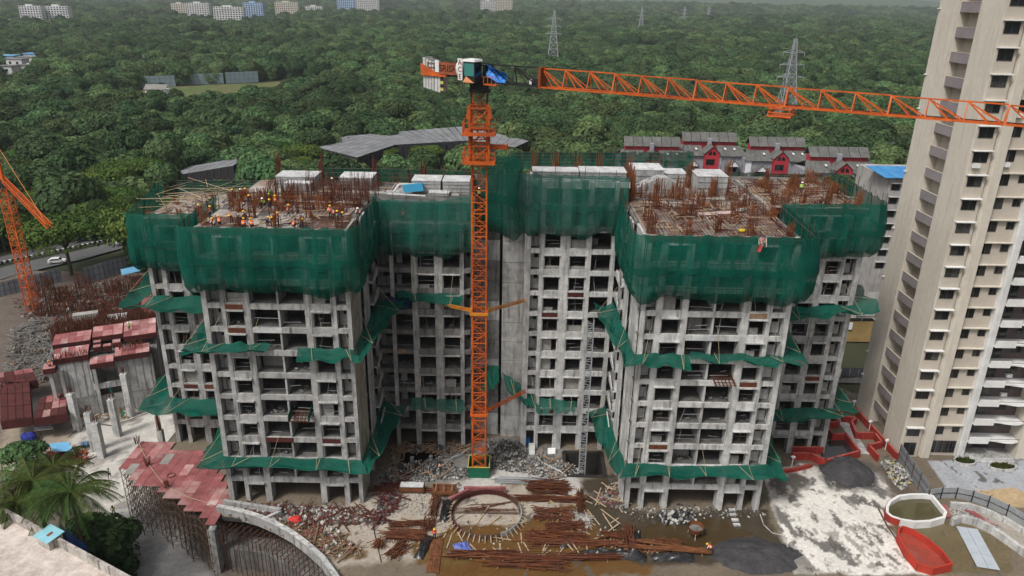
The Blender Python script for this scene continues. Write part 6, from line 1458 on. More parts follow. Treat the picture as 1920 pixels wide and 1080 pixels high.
# ================================================================== left side: red deck on scaffolding
AD = thing('shuttering_deck', 'stepped deck of red shuttering plates on tall scaffolding at the left wing', 'deck', (-45,84,LOW))
def fy(x): return lerp(86.3, 75.6, (x+53.6)/16.8)
x = -53.6; cols_ = []
while x < -37.2:
    y0 = fy(x)+jit(.5); y0 = math.floor(y0/1.25)*1.25; y = y0; ymax = 93.0 if x < -48.9 else (91.0 if x < -44 else lerp(91,81.5,(x+44)/7.2))
    cols_.append((x,y0))
    while y < ymax-.3:
        y2 = min(y+2.5, ymax); MB().box(x+.012,x+1.23,y+.012,y2-.012,.16+jit(.01),.22+jit(.012)).build('plate', shut if R.random() < (.96 if y < 88 else .8) else R.choice((grey_d,shutp)), AD); y = y2
    x += 1.25
for (x,y0) in cols_:
    for j in range(5):
        yy = y0+.15+j*1.3; MB().tube((x+.2+jit(.05),yy,LOW),(x+.2+jit(.05),yy,.1),.045,n=5).build('scaffold_post', scaf, AD)
for r in range(6):
    z = LOW+.6+r*1.35
    for j in range(4):
        mb = MB(); mb.path([(x+.2,y0+.15+j*1.3,z) for x,y0 in cols_], .035, 4); mb.build('ledger', scaf, AD)
    mb = MB()
    for (x,y0) in cols_: mb.bar((x+.2,y0+.1,z),(x+.2,y0+5.4,z),.06)
    mb.build('transom', scaf, AD)
mb = MB()
for i,(x,y0) in enumerate(cols_):
    mb.bar((x+.25,y0+.1,LOW+.5+(i%3)*1.2),(x+1.4,y0+.1,LOW+3.2+(i%3)*1.2),.05); mb.bar((x+.2,y0-.2,.08),(x+.2,y0+7,.08),.12)
mb.build('brace', scaf, AD)
cage_pts = [G(276,873,.2), G(313,915,.2), G(259,832,.2)]
for p in cage_pts:
    mb = MB(); bars(mb, p.x, p.y, .2, .6, .6, 14, 1.5, random.Random(int(p.x)), lean=.2); stuff(mb.build('column_rebar', rust, AD))
hose([(262,836),(282,878),(310,915),(350,935),(398,950)], 'pale rope lying across the red deck', .04, bamb, .35)
o = MB(); n = 20
for i in range(n): a0, a1 = 6.283*i/n, 6.283*(i+1)/n; c = G(321,891,.3); o.tube(c+Vector((.5*math.cos(a0),.5*math.sin(a0),0)), c+Vector((.5*math.cos(a1),.5*math.sin(a1),0)), .06, n=5)
tag(o.build('hose_coil', rust), 'small coiled hose lying on the red deck', 'hose')
# ramp parapet
rp = [(-36.7,77.6),(-34,77.0),(-31,75.9),(-28.5,74.6),(-26,73.0),(-23.6,71.0),(-21.3,68.8),(-19,65.8),(-17,62)]
t = thing('ramp_parapet', 'curved grey concrete ramp parapet running out of the bottom edge', 'wall', (-30,75,LOW))
for a, b in zip(rp, rp[1:]):
    MB().bar((*a,.3),(*b,.3),.5,1.4).build('wall_run', conc, t); MB().bar((*a,1.03),(*b,1.03),.62,.08).build('coping', concw, t)
for i,(a,b) in enumerate(zip(rp,rp[1:])):
    mb = MB()
    for k in range(4):
        p = Vector((*a,-1.0)).lerp(Vector((*b,-1.0)),k/4); mb.bar(p, p+Vector((-1.4,-1.0,-.9)), .08)
        mb.bar(p+Vector((-1.3,-.9,-.9)), p+Vector((-1.3,-.9,LOW+1.0)), .07)
    mb.build('formwork_rib', rust, t)
for i,(a,b) in enumerate(zip(rp,rp[1:])):
    for k in range(3):
        for o in (.4,1.7,3.0):
            q = Vector((*a,0)).lerp(Vector((*b,0)),k/3)+Vector((o,o*.8,0)); MB().tube((q.x,q.y,LOW),(q.x,q.y,-.6),.045,n=5).build('scaffold_post', scaf, t)
MB().bar((-36.4,79.0,.25),(-28.6,77.4,.25),.5,1.3).build('cross_wall', conc, t); MB().bar((-28.6,77.4,.2),(-30.5,75.6,.2),.4,1.0).build('cross_wall', concw, t)
MB().box(-37.5,-36.6,75.6,76.6,LOW,-1.2).build('ramp_column', conc, t)
# ---- free standing columns
for i,(bx,by,tx,ty,lb) in enumerate(((147,807,127,738,'leaning-looking grey column beside the red lower decks'),(180,845,160,773,'rear one of the close pair of tall columns'),(192,857,173,792,'front one of the close pair of tall columns'),(222,817,205,748,'grey column standing alone in the pale sand'),(247,780,230,700,'tallest grey column beside the draped green net'))):
    b = L(bx,by); top = P(tx,ty,y=b.y).z; t = thing('concrete_column', lb, 'column', b, 'bare columns on the sandy ground')
    MB().box(b.x-.5,b.x+.5,b.y-.5,b.y+.5,LOW,top).build('shaft', concw, t)
    for k in range(3): MB().box(b.x-.53,b.x+.53,b.y-.53,b.y+.53,lerp(LOW,top,.25+.25*k),lerp(LOW,top,.25+.25*k)+.05).build('pour_joint', conc, t)
    mb = MB(); bars(mb, b.x, b.y, top, .8, .8, 10, 1.4, random.Random(i), lean=.05); stuff(mb.build('starter_bars', rust, t))
b = L(305,836); t = thing('concrete_column', 'short unfinished column with long rebar behind the red deck', 'column', b, 'bare columns on the sandy ground'); MB().box(b.x-.4,b.x+.4,b.y-.4,b.y+.4,LOW,LOW+3).build('shaft', conc, t); mb = MB(); bars(mb, b.x, b.y, LOW+3, .7, .7, 20, 4.2, random.Random(8), lean=.04); stuff(mb.build('starter_bars', rust, t))
# ---- the lower building with red decks
O = P(78,690,z=3.0); U = (P(262,662,z=3.0)-O); U.z = 0; ul = U.length; U.normalize(); V = Vector((-U.y,U.x,0))
def K(a, b, z): return O+U*a*.91+V*b*1.12+Vector((0,0,z-O.z))
def kbox(mb, a0, a1, b0, b1, z0, z1): return mb.obox(K((a0+a1)/2,(b0+b1)/2,(z0+z1)/2), U*((a1-a0)/2*.91), V*((b1-b0)/2*1.12), Vector((0,0,(z1-z0)/2)))
RD = thing('podium_under_construction', 'half built podium with red shuttering decks and a forest of rusty bars at left', 'building', K(7,6,LOW))
sx_ = ul/14.6
def shutter(a0, a1, b0, b1, z, na, nb, drop=1.0):
    kbox(MB(), a0, a1, b0, b1, z-drop, z-.06).build('shutter_box', shutd, RD)
    for i in range(na):
        for j in range(nb): kbox(MB(), lerp(a0,a1,i/na)+.02, lerp(a0,a1,(i+1)/na)-.02, lerp(b0,b1,j/nb)+.02, lerp(b0,b1,(j+1)/nb)-.02, z-.06, z+jit(.015)).build('plate', R.choice((shutp,shutp,shut)), RD)
shutter(0,2.0,.2,2.2,2.6,1,1); shutter(1.6,7.4,1.2,5.2,3.6,5,2); shutter(1.2,7.6,5.6,9.8,4.2,5,2); shutter(7.9,13.2,6.0,10.4,4.4,3,2); shutter(13.4,19.2,4.4,10.8,4.4,4,3); shutter(8.1,9.4,3.6,4.6,3.6,1,1); shutter(9.8,11.2,3.4,4.4,3.6,1,1); shutter(7.6,11.6,-.6,2.0,2.6,3,1); shutter(11.8,17.8,.2,3.6,3.0,5,2); shutter(8.1,9.4,4.8,5.7,3.9,1,1); shutter(11.4,12.8,3.8,5.2,3.8,1,1)
for a0,a1,b,z0,z1 in ((2.2,7.4,1.4,LOW,2.5),(12.2,18.0,1.0,LOW,1.9),(18.6,19.0,5,LOW,2.5)):
    kbox(MB(), a0, a1, b, b+.35, z0, z1).build('wall', conc, RD)
    for k in range(int((a1-a0)/1.3)): kbox(MB(), a0+.15+k*1.3, a0+1.3+k*1.3, b-.06, b-.002, lerp(z0,z1,.35), z1-.3).build('cast_panel', concw, RD)
kbox(MB(),7.4,12.2,1.6,2.0,LOW,LOW+3.2).build('wall', conc, RD); kbox(MB(),7.4,12.2,1.2,1.6,-3.2,-2.2).build('beam', concw, RD); kbox(MB(),7.3,12.3,6,6.3,LOW,2.5).build('inner_wall', concd, RD)
for a in (7.6,11.9,2.3,.6): kbox(MB(),a,a+.6,.9,1.5,LOW,1.6).build('column', concw, RD)
kbox(MB(),.2,19,3,12,LOW,2.0).build('core', concd, RD)
for a0,a1,b,h,n_ in ((1.5,7.4,1.4,1.4,50),(12.5,17.5,2.0,1.3,45),(2,18,11,3.6,160),(0,10,13,4.6,220),(6,19,14.5,4.8,240),(-1,9,17,4.8,220),(9,20,19,4.8,240),(-2,8,22,4.6,200),(8,18,24,4.6,220),(-2,18,27,4.2,260)):
    mb = MB(); rr = random.Random(int(a0*7+b)); zz = 3.4 if b < 5 else max(-3.4,2.0-(b-11)*.5)
    for i in range(n_): p = K(rr.uniform(a0,a1), b+rr.uniform(-.8,.8), zz); mb.bar(p, p+Vector((rr.uniform(-.25,.25),rr.uniform(-.25,.25),h*rr.uniform(.5,1))), .06)
    stuff(mb.build('wall_rebar', R.choice((rust,rust,rust2)), RD))
for (a0,a1,b0,b1,z,m_) in ((-1,18,12.2,26,-3.5,concd),(6.5,10.5,13.8,16,2.6,conc),(9,13,20,23,1.0,conc),(16,21,24,28,1.5,shut),(17,21.5,20.5,23,.8,shut),(1,5,18,19,1.2,grey_d),(2,7,25,26.5,.8,grey_d)): kbox(MB(),a0,a1,b0,b1,LOW if m_ is concd else z-1.4,z).build('floor_slab' if m_ is concd else 'formwork', m_ if m_ is not concd else floor_m, RD)
# lower red decks at the left edge
def lowdeck(poly, label, z=-3.5):
    pts = [P(*p,z=z) for p in poly]; c = sum(pts, Vector())/len(pts); t = thing('sunken_shutter_deck', label, 'deck', (c.x,c.y,z-2), 'sunken red decks at the left edge')
    a,b,c_,d_ = pts; n, m_ = 4, 3
    for i in range(n):
        for j in range(m_):
            q = [a.lerp(b,u).lerp(d_.lerp(c_,u),v) for u,v in ((i/n+.01,j/m_+.01),((i+1)/n-.01,j/m_+.01),((i+1)/n-.01,(j+1)/m_-.01),(i/n+.01,(j+1)/m_-.01))]; MB().extr(q, (0,0,-.08)).build('plate', R.choice((shut,shutd,shutd)), t)
    MB().extr([pts[0]-Vector((0,0,.1)),pts[1]-Vector((0,0,.1)),pts[2]-Vector((0,0,.1)),pts[3]-Vector((0,0,.1))], (0,0,-1.5)).build('side_box', shutd, t)
lowdeck([(0,790),(60,782),(55,715),(0,715)], 'sunken dark red deck at the very left edge'); lowdeck([(62,785),(125,775),(125,735),(75,745)], 'sunken pink and red deck under the half built podium'); lowdeck([(-10,730),(70,712),(60,690),(-10,700)], 'narrow dark red deck behind the sunken ones')
worker(210,634, 4.45, 'stand','green','green','white',180,'worker in lime vest standing on the pink shutter deck','people at the half built podium', at=K(14.5,6.5,4.42))
worker(0,0,0,'stand','orange','dark','yellow',180,'worker in orange at the road side of the rusty bars','people at the half built podium', at=K(4,28,LOW+.05)); worker(0,0,0,'bend','orange','dark','white',90,'worker in pink and orange among the rear bars','people at the half built podium', at=K(8,28.4,LOW+.05)); worker(0,0,0,'stand','red','dark','white',200,'worker in red beside the pale inner formwork','people at the half built podium', at=K(9.5,12.6,-3.45))
worker(0,0,0,'bend','red','maroon','yellow',120,'worker in red bending below the podium wall','people at the half built podium', at=K(5.5,-1.2,LOW+.05)); worker(0,0,0,'crouch','red','dark','yellow',60,'worker in red crouching on the podium ledge','people at the half built podium', at=K(1.2,.8,2.62)); worker(0,0,0,'stand','orange','dark','white',150,'worker in orange at the foot of the podium columns','people at the half built podium', at=K(6.8,-2.2,LOW+.05))
rubble('rubble', 'grey heap of boards and debris left of the half built podium', lp((20,620),(90,600),(110,700),(60,730),(10,710)), 800, 2.0, (gr2,gr1,wood), 21, z0=LOW, smax=.34, planks=420, rodmat=gr1)
rubble('rubble', 'timber scraps around the sandy columns', lp((150,745),(235,740),(245,785),(190,790),(150,780)), 120, .4, (wood,gr1), 22, z0=LOW, planks=160, rodmat=wood)
rubble('rubble', 'mess of poles and boards behind the half built podium', lp((250,600),(290,590),(310,690),(280,700)), 300, 1.2, (gr2,wood,gr1), 23, z0=LOW, planks=150, rodmat=wood)
rubble('rubble', 'red scrap and tools beside the blue sheets', lp((85,850),(160,840),(165,868),(95,875)), 120, .4, (gr4,gr2,orange), 24, z0=LOW, planks=90, rodmat=rust)
def bsheet(pp, label, mat, h=1.6):
    pts = [P(*p,z=LOW+h) for p in pp]; c = sum(pts,Vector())/4; t = thing('sheet_shelter', label, 'shelter', (c.x,c.y,LOW), 'blue sheet shelters'); MB().extr(pts, (0,0,-.05)).build('roof_sheet', mat, t)
    for p in pts: MB().bar((p.x,p.y,LOW),(p.x,p.y,LOW+h-.05),.08).build('post', wood, t)
bsheet([(100,847),(138,845),(128,828),(92,832)], 'bright blue sheet shelter in front of the tall columns', bluel); bsheet([(72,800),(97,797),(95,792),(70,794)], 'small blue sheet shelter by the sunken decks', bluel); bsheet([(64,808),(100,804),(98,798),(62,800)], 'white sheet shelter next to the small blue one', white, 1.4)
tag(MB().blob(L(56,828)+Vector((0,0,.8)),(1.3,1.,.9),n=9,m=6,jit=.2,seed=2).build('blue_tank', M('tank_blue',(.02,.03,.2))), 'dark blue water tank at the left edge', 'tank')
b = L(163,838); t = thing('oil_drum', 'blue drum lying on its side by the column pair', 'drum', b); MB().tube(b+Vector((-.7,-.2,.5)),b+Vector((.7,.3,.5)),.48,n=14).build('barrel', M('drum_blue',(.08,.16,.25)), t); 
for k in (-.3,.3): MB().tube(b+Vector((k-.04,k*.36-.01,.5)),b+Vector((k+.04,k*.36+.02,.5)),.51,n=14).build('hoop', black, t)
o = MB().path([P(*p,z=LOW+.3) for p in ((128,820),(150,800),(170,792),(210,798),(250,785),(300,765))], .07, 5).build('cable', black); tag(o, 'black cable looping between the tall columns', 'cable')
d = thing('draped_net', 'narrow green net hanging from the tallest column', 'net', L(240,775)); a = P(206,722,y=112); b = P(236,775,y=111)
MB().grid(lambda u,v: a.lerp(b,u)+Vector((.5*v*math.sin(u*5),-.4*v,-.9*v+.2*math.sin(u*8)-1.2*math.sin(math.pi*u))), 12, 3).build('net_sheet', netc, d)
# ---- roof terrace at the bottom left with palms
ZT_ = 6.0; a = P(20,958,z=ZT_+1.2); b = P(205,1058,z=ZT_+1.2); a.z = b.z = ZT_; dd = (b-a).normalized(); nn = Vector((dd.y,-dd.x,0)); 
TB = thing('terrace_house', 'white stained roof terrace corner with a low parapet at the bottom left', 'house', (a.x,a.y,LOW)); old = M('weathered_white', (.5,.47,.43), (.3,.27,.24), scale=.7, streak=(.1,.09,.08), fine=.15, c3=(.16,.15,.13))
A0 = a-dd*10; B0 = b+dd*14
MB().extr([A0,B0,B0+nn*18,A0+nn*18], (0,0,-13.8)).build('wall', old, TB); MB().extr([A0+Vector((0,0,.02)),B0+Vector((0,0,.02)),B0+nn*18+Vector((0,0,.02)),A0+nn*18+Vector((0,0,.02))], (0,0,.1)).build('roof_slab', M('terrace_floor',(.62,.55,.5),(.4,.34,.3),scale=.9,c3=(.3,.24,.2),fine=.15), TB)
for i in range(8): p, q = A0.lerp(B0,i/8), A0.lerp(B0,(i+.985)/8); MB().bar(p+nn*.15+Vector((0,0,.66)), q+nn*.15+Vector((0,0,.66)), .3, 1.1).build('parapet', old, TB)
c = P(92,1003,z=ZT_+1.3); t = thing('roof_hatch', 'small box with turquoise corrugated sheet lid on the terrace', 'hatch', (c.x,c.y,ZT_+.12))
MB().obox((c.x,c.y,ZT_+.75), dd*1.0, nn*.75, (0,0,.62)).build('box', old, t); tq = M('turquoise_sheet', (.22,.5,.58),(.3,.56,.62),scale=1.,rough=.5)
for i in range(10): MB().obox(Vector((c.x,c.y,ZT_+1.46))+dd*(-1.13+i*.25), dd*.11, nn*.95+Vector((0,0,-.12)), Vector((0,0,.03))).build('sheet_rib', tq, t)
MB().obox((c.x,c.y,ZT_+1.42), dd*1.25, nn*.97+Vector((0,0,-.12)), (0,0,.02)).build('sheet', tq, t); MB().obox(Vector((c.x,c.y,ZT_+1.5))+dd*.2,dd*.18,nn*.3+Vector((0,0,-.04)),(0,0,.02)).build('rust_patch', rusto, t)
def frond(mb, o, ang, ln, rise, droop, rr):
    pts = []; n = 9
    for i in range(n+1):
        s = i/n; pts.append(o+Vector((math.cos(ang)*ln*s*(1-.12*s), math.sin(ang)*ln*s*(1-.12*s), rise*s-droop*s*s)))
    side = Vector((-math.sin(ang),math.cos(ang),0))
    for i in range(n): 
        mb.bar(pts[i],pts[i+1],.06)
        for k in range(4):
            s = (i+k/4)/n
            if s < .08: continue
            p = pts[i].lerp(pts[i+1],k/4); l = ln*.2*math.sin(math.pi*min(1,.12+s*.85))**.7; f = (pts[i+1]-pts[i]).normalized()
            for sd in (-1,1):
                tip = p+side*sd*l*.8+f*l*.55+Vector((0,0,-l*.8+rr.uniform(-.15,.15))); w_ = f*.055; mb.add([p-w_,p+w_,tip], [(0,1,2)])
def palm(px, py, zc, label, h, ln, n, seed):
    c = P(px,py,z=zc); rr = random.Random(seed); t = thing('coconut_palm', label, 'palm', (c.x,c.y,LOW), 'coconut palms at the bottom left')
    MB().tube((c.x+.3,c.y-.2,LOW-.3),(c.x,c.y,zc),.26,.17,n=8).build('trunk', bark, t)
    for i in range(n):
        ang = i*2.4+rr.uniform(-.2,.2); lvl = i/n; mb = MB(); frond(mb, Vector((c.x,c.y,zc+.1)), ang, ln*rr.uniform(.85,1.1), lerp(4.6,.6,lvl)*rr.uniform(.8,1.2), lerp(3.6,4.8,lvl), rr); mb.build('frond', leafP, t)
    for i in range(5): MB().blob((c.x+.35*math.cos(i*1.3),c.y+.35*math.sin(i*1.3),zc-.25),.17,n=6,m=4).build('coconut', bark, t)
palm(132,925,8.5,'largest coconut palm with a spreading crown beside the terrace',16,5.6,40,1); palm(62,905,7.0,'coconut palm at the left edge behind the largest one',14,5.2,36,2); palm(100,878,5.0,'smaller coconut palm behind the largest palm crown',12,4.8,34,3); palm(30,945,6.5,'coconut palm crown at the very left edge above the parapet',13,4.8,34,4)
tree(*P(192,1005,z=-3)[:2], 1, .85, 'round dark green bush beside the terrace parapet', None, z=LOW, sz=.95); tree(*P(160,985,z=-3)[:2], 7, .7, 'dark leafy tree between the palms and the parapet', None, z=LOW); tree(*P(215,1030,z=-3)[:2], 12, .6, 'small dense bush at the bottom edge by the parapet', None, z=LOW); tree(*P(40,850,z=-4)[:2], 2, .7, 'green bush behind the palms at the left edge', None, z=LOW)
bn = thing('blue_fence_sheet', 'dark blue plastic sheet hanging below the parapet', 'sheet', P(140,1000,z=2)); p1, p2 = P(110,985,z=3), P(165,1030,z=3); MB().grid(lambda u,v: p1.lerp(p2,u)+Vector((.1*math.sin(u*9),.2,-v*3.5)), 12, 4).build('sheet', M('sheet_navy',(.01,.04,.16)), bn)
# ---- street: hoarding, cars, trees
hm = M('hoarding_sheet', (.3,.33,.36), (.24,.27,.3), scale=.3, rnd=.12)
panel_fence(L(0,557), L(118,528), 12, 3.6, 'long grey blue sheet hoarding along the road at the far left', hm, nm='hoarding_fence'); panel_fence(L(160,532), L(250,505), 10, 4.2, 'framed pale sheet hoarding between the road and the red decks', hm)
bsheet([(228,516),(262,508),(258,498),(226,505)], 'blue tarpaulin roof hut by the road hoarding', bluel, 3.0)
wp = M('car_white', (.7,.7,.7), rough=.3); tyre = M('tyre', (.015,.015,.015))
def car(px, py, label, ang, paint):
    c = L(px,py); z = c.z+.2; t = thing('car', label, 'car', (c.x,c.y,z), 'cars on the road'); a = math.radians(ang); u = Vector((math.cos(a),math.sin(a),0)); v = Vector((-u.y,u.x,0))
    def Q(x,y,zz): return Vector((c.x,c.y,z))+u*x+v*y+Vector((0,0,zz))
    prof = [(-2.1,.35),(2.1,.35),(2.15,.75),(1.2,.95),(.6,1.4),(-1.2,1.45),(-1.95,1.0),(-2.15,.9)]
    MB().extr([Q(x,-.85,zz) for x,zz in prof], v*1.7).build('body', paint, t)
    for s in (-.86,.86): MB().extr([Q(x,s-.012,zz) for x,zz in ((-1.6,1.0),(.95,1.0),(.5,1.33),(-1.1,1.37))], v*.024).build('side_window', glass, t)
    MB().extr([Q(1.12,-.72,1.0),Q(1.12,.72,1.0),Q(.62,.66,1.41),Q(.62,-.66,1.41)], u*.03).build('windscreen', glass, t)
    for x in (-1.3,1.3):
        for s in (-.8,.8):
            w_ = MB().tube(Q(x,s-.1,.32),Q(x,s+.1,.32),.32,n=12).build('wheel', tyre, t); MB().tube(Q(x,s-.11,.32),Q(x,s+.11,.32),.18,n=8).build('rim', steel, w_)
car(177,514,'white car parked behind the pale hoarding',20,wp); car(108,494,'white car half hidden under the umbrella tree',20,wp); car(233,460,'white car on the road at the foot of the wrapped wing',25,wp); car(160,452,'dark car on the far lane under the trees',22,M('car_grey',(.05,.05,.06),rough=.3))
def street_tree(px, py, k, s, lb): p = L(px,py); tree(p.x,p.y,k,s,lb,None)
street_tree(135,516,9,1.9,'wide umbrella shaped rain tree beside the road at left'); street_tree(235,478,10,.75,'small bright green roadside tree next to the wrapped wing'); street_tree(190,440,11,1.4,'bright green rain tree on the far side of the road, middle'); street_tree(120,425,9,1.5,'bright green rain tree on the far side of the road, left'); street_tree(225,418,10,1.4,'bright green rain tree just left of the wrapped far wing'); street_tree(60,445,10,1.4,'rain tree at the left edge beside the second crane'); street_tree(10,470,11,1.3,'rain tree cut by the left picture edge'); street_tree(165,395,9,1.4,'rain tree in the second row behind the road'); street_tree(80,395,11,1.5,'rain tree in the second row near the left edge')

rubble('rubble', 'brown field of boards, bars and mud between the hoarding and the red decks', lp((20,565),(120,540),(260,515),(300,560),(260,600),(60,620)), 900, .8, (gr2,gr4,wood,gr1), 25, z0=LOW, smax=.5, planks=320, rodmat=shutd)
rubble('rubble', 'pale boards strewn behind the rusty bars', lp((60,560),(200,535),(240,560),(100,590)), 200, .6, (gr3,wood), 26, z0=LOW, smax=.5, planks=120, rodmat=gr1)
rr = random.Random(77)
ords = ['first','second','third','fourth','fifth','sixth','seventh','eighth','ninth','tenth','eleventh','twelfth','thirteenth','fourteenth','fifteenth','sixteenth','seventeenth','eighteenth']
for i in range(18):
    px, py = 66+i*11.2+rr.uniform(-4,4), rr.uniform(540,596); b = L(px,py); t = thing('rebar_cage', f'upright rusty rebar cage behind the half built podium, {ords[i]} from the left', 'rebar', b, 'rebar cages behind the podium'); mb = MB(); bars(mb, b.x, b.y, LOW, 4.2, 1.6, 46, 4.2, rr, t=.06, lean=.1)
    stuff(mb.build('bars', rr.choice((rust,rust2,rust)), t))
    for k in range(3): MB().bar((b.x-1.3,b.y-.5,LOW+1+k*1.3),(b.x+1.3,b.y-.5,LOW+1+k*1.3),.07).build('tie', rust, t)
for i,(px,py,k,s) in enumerate(((40,400,10,1.3),(30,360,9,1.4),(110,365,10,1.2),(215,375,11,1.2),(250,395,10,1.1),(150,345,9,1.3),(265,350,11,1.1),(300,360,10,.9),(480,335,10,1.0),(520,322,9,1.0),(560,330,11,1.0),(620,318,10,1.1),(720,315,9,1.1),(800,312,10,1.1),(480,300,11,1.1),(545,310,10,1.1))):
    p = L(px,py); lb = 'bright green rain tree standing between the road and the left blocks' if i < 8 else 'bright green rain tree standing just behind the left deck'; tree(p.x,p.y,k,s,lb,lb)
# ================================================================== behind the site
def zp(px, py, Y): return P(px,py,y=Y).z
redp = M('house_red', (.42,.03,.045), (.34,.028,.04), scale=.2); hgrey = M('house_grey', (.3,.3,.33), (.25,.25,.28), scale=.3); hwhite = M('house_white', (.7,.7,.72))
def sloped(mb_n, p0, p1, p2, p3, nx, ny, mat, parent, th=.12):
    """roof plane p0-p1 (eave) p3-p2 (ridge) laid as separate sheets"""
    for i in range(nx):
        for j in range(ny):
            q = [p0.lerp(p1,u).lerp(p3.lerp(p2,u),v) for u,v in ((i/nx+.004,j/ny),((i+1)/nx-.004,j/ny),((i+1)/nx-.004,(j+1)/ny+.01),(i/nx+.004,(j+1)/ny+.01))]
            h = Vector((0,0,.03*(j%2)+jit(.02))); MB().extr([a+h for a in q], (0,0,-th)).build(mb_n, mat, parent)
def house(c, Y, label, ep=297):
    t = thing('gabled_house', label, 'house', (c,Y,LOW), 'red gabled houses behind the site')
    Z = lambda py: zp(960+ (c/Y)*1300, py, Y)
    e = Z(ep); V3 = lambda x,y,z: Vector((c+x,Y+y,z))
    MB().box(c-13.2,c+13.2,Y,Y+13,LOW,e).build('wall', hgrey, t)
    # lower roof in two halves around the red bay
    for a,b in ((-14.2,-3.2),(2.6,14.2)): sloped('roof_sheet', V3(a,-.9,e-.2), V3(b,-.9,e-.2), V3(b if b < 0 else b-2.5,6.2,e+2.9), V3(a if a > 0 else a+2.5,6.2,e+2.9), 5, 3, roofg, t)
    sloped('roof_sheet', V3(-14,13.8,e-.2), V3(14,13.8,e-.2), V3(11.5,6.2,e+2.95), V3(-11.5,6.2,e+2.95), 6, 2, roofg, t)
    MB().box(c-10.4,c+10.4,Y+5.9,Y+9.5,e+1.5,e+4.6).build('clerestory', redp, t)
    sloped('roof_sheet', V3(-10.9,4.9,e+4.35), V3(10.9,4.9,e+4.35), V3(10.9,8.2,e+7.4), V3(-10.9,8.2,e+7.4), 6, 2, roofg, t); sloped('roof_sheet', V3(-10.9,11.5,e+4.35), V3(10.9,11.5,e+4.35), V3(10.9,8.2,e+7.4), V3(-10.9,8.2,e+7.4), 6, 1, roofg, t)
    MB().box(c-1.0,c+.4,Y+4,Y+6,e+1,e+5.5).build('chimney', hgrey, t)
    # red gable bay with two arched windows
    MB().extr([V3(-3.1,-1.5,LOW),V3(2.5,-1.5,LOW),V3(2.5,-1.5,e+1.0),V3(-.3,-1.5,e+3.4),V3(-3.1,-1.5,e+1.0)], (0,7,0)).build('gable_bay', redp, t)
    for sx in (-1,1): sloped('gable_roof', V3(-.3+sx*3.2,-2,e+.8), V3(-.3+sx*3.2,5.5,e+.8), V3(-.3,5.5,e+3.65), V3(-.3,-2,e+3.65), 2, 1, roofg, t)
    for sx in (-1,1):
        pts = [V3(-.3+sx*.2,-1.56,e+.2)]+[V3(-.3+sx*(.2+1.35*math.sin(q*math.pi/10)),-1.56,e+.2+1.5*math.cos(q*math.pi/10)) for q in range(6)]; MB().extr(pts, (0,.05,0)).build('arch_window', glass, t)
    MB().box(c-2.4,c+.9,Y-1.56,Y-1.51,e-3.6,e-1.4).build('window', glass, t); MB().box(c-13.15,c-11,Y-.3,Y-.01,LOW,e-.1).build('white_pier', hwhite, t); MB().box(c+2.6,c+3.8,Y-.2,Y-.01,LOW,e-.3).build('white_pier', hwhite, t)
    for x0 in (8.2,-7.5):
        MB().extr([V3(x0-2.2,-2.4,e-4.0),V3(x0+2.2,-2.4,e-4.0),V3(x0,-2.4,e-1.7)], (0,2.2,0)).build('porch_gable', hwhite, t)
        for sx in (-1,1): sloped('porch_roof', V3(x0+sx*2.7,-2.8,e-4.2), V3(x0+sx*2.7,-.1,e-4.2), V3(x0,-.1,e-1.45), V3(x0,-2.8,e-1.45), 1, 1, roofg, t)
        MB().box(x0+c-1.8,x0+c+1.8,Y-.2,Y-.05,e-6.5,e-4.1).build('window', glass, t)
    for sx in (-6,5.5,9): 
        p = V3(sx,3+jit(1),e+1.75); MB().tube(p,p+Vector((.1,-.2,.25)),.1,.55,n=10).build('dish', white, t)
def hx(px, Y): return P(px,300,y=Y).x
house(hx(1226,281),281,'house behind the high green net, leftmost of the row',300); house(hx(1334,289),289,'red gabled house behind the right deck, second of the row',290); house(hx(1464,283),283,'red gabled house in the middle of the row, dishes on its roof',300); house(hx(1586,262),262,'red gabled house closest to the beige tower',322)
# big grey roofed shed
t = thing('long_shed', 'very large dark shed with a folded grey sheet roof in the trees', 'shed', P(780,300,z=LOW)); shr = M('shed_roof', (.19,.195,.205), (.14,.143,.15), scale=.15, rnd=.13, streak=(.26,.265,.27), fine=.25); shw = M('shed_wall', (.02,.022,.028), (.035,.035,.04), scale=.2)
def Q_(px,py,z): return P(px,py,z=z)
s1 = [Q_(583,273,1.2),Q_(670,295,1.2),Q_(742,271,1.6),Q_(650,255,2.2)]; s2 = [Q_(742,271,1.6),Q_(882,263,2.0),Q_(868,237,3.0),Q_(651,255,2.2)]; s3 = [Q_(882,263,2.0),Q_(966,276,1.0),Q_(992,264,1.4),Q_(882,240,2.6)]
sloped('roof_sheet', *s1, 8, 6, shr, t); sloped('roof_sheet', *s2, 14, 7, shr, t); sloped('roof_sheet', *s3, 7, 5, shr, t)
for p, q in ((s1[0],s1[1]),(s1[1],s1[2]),(s2[0],s2[1]),(s3[0],s3[1])):
    MB().extr([p-Vector((0,0,.3)),q-Vector((0,0,.3)),Vector((q.x,q.y,LOW)),Vector((p.x,p.y,LOW))], (0,.3,0)).build('wall', shw, t)
    for k in range(12): x_ = p.lerp(q,k/12); MB().bar(x_+Vector((0,-.2,-.4)), Vector((x_.x,x_.y-.2,LOW)), .25).build('wall_post', black, t)
t = thing('small_shed', 'small dark shed with a mono pitch roof in the left woods', 'shed', P(385,340,z=LOW)); a, b = L(325,352), L(442,352)
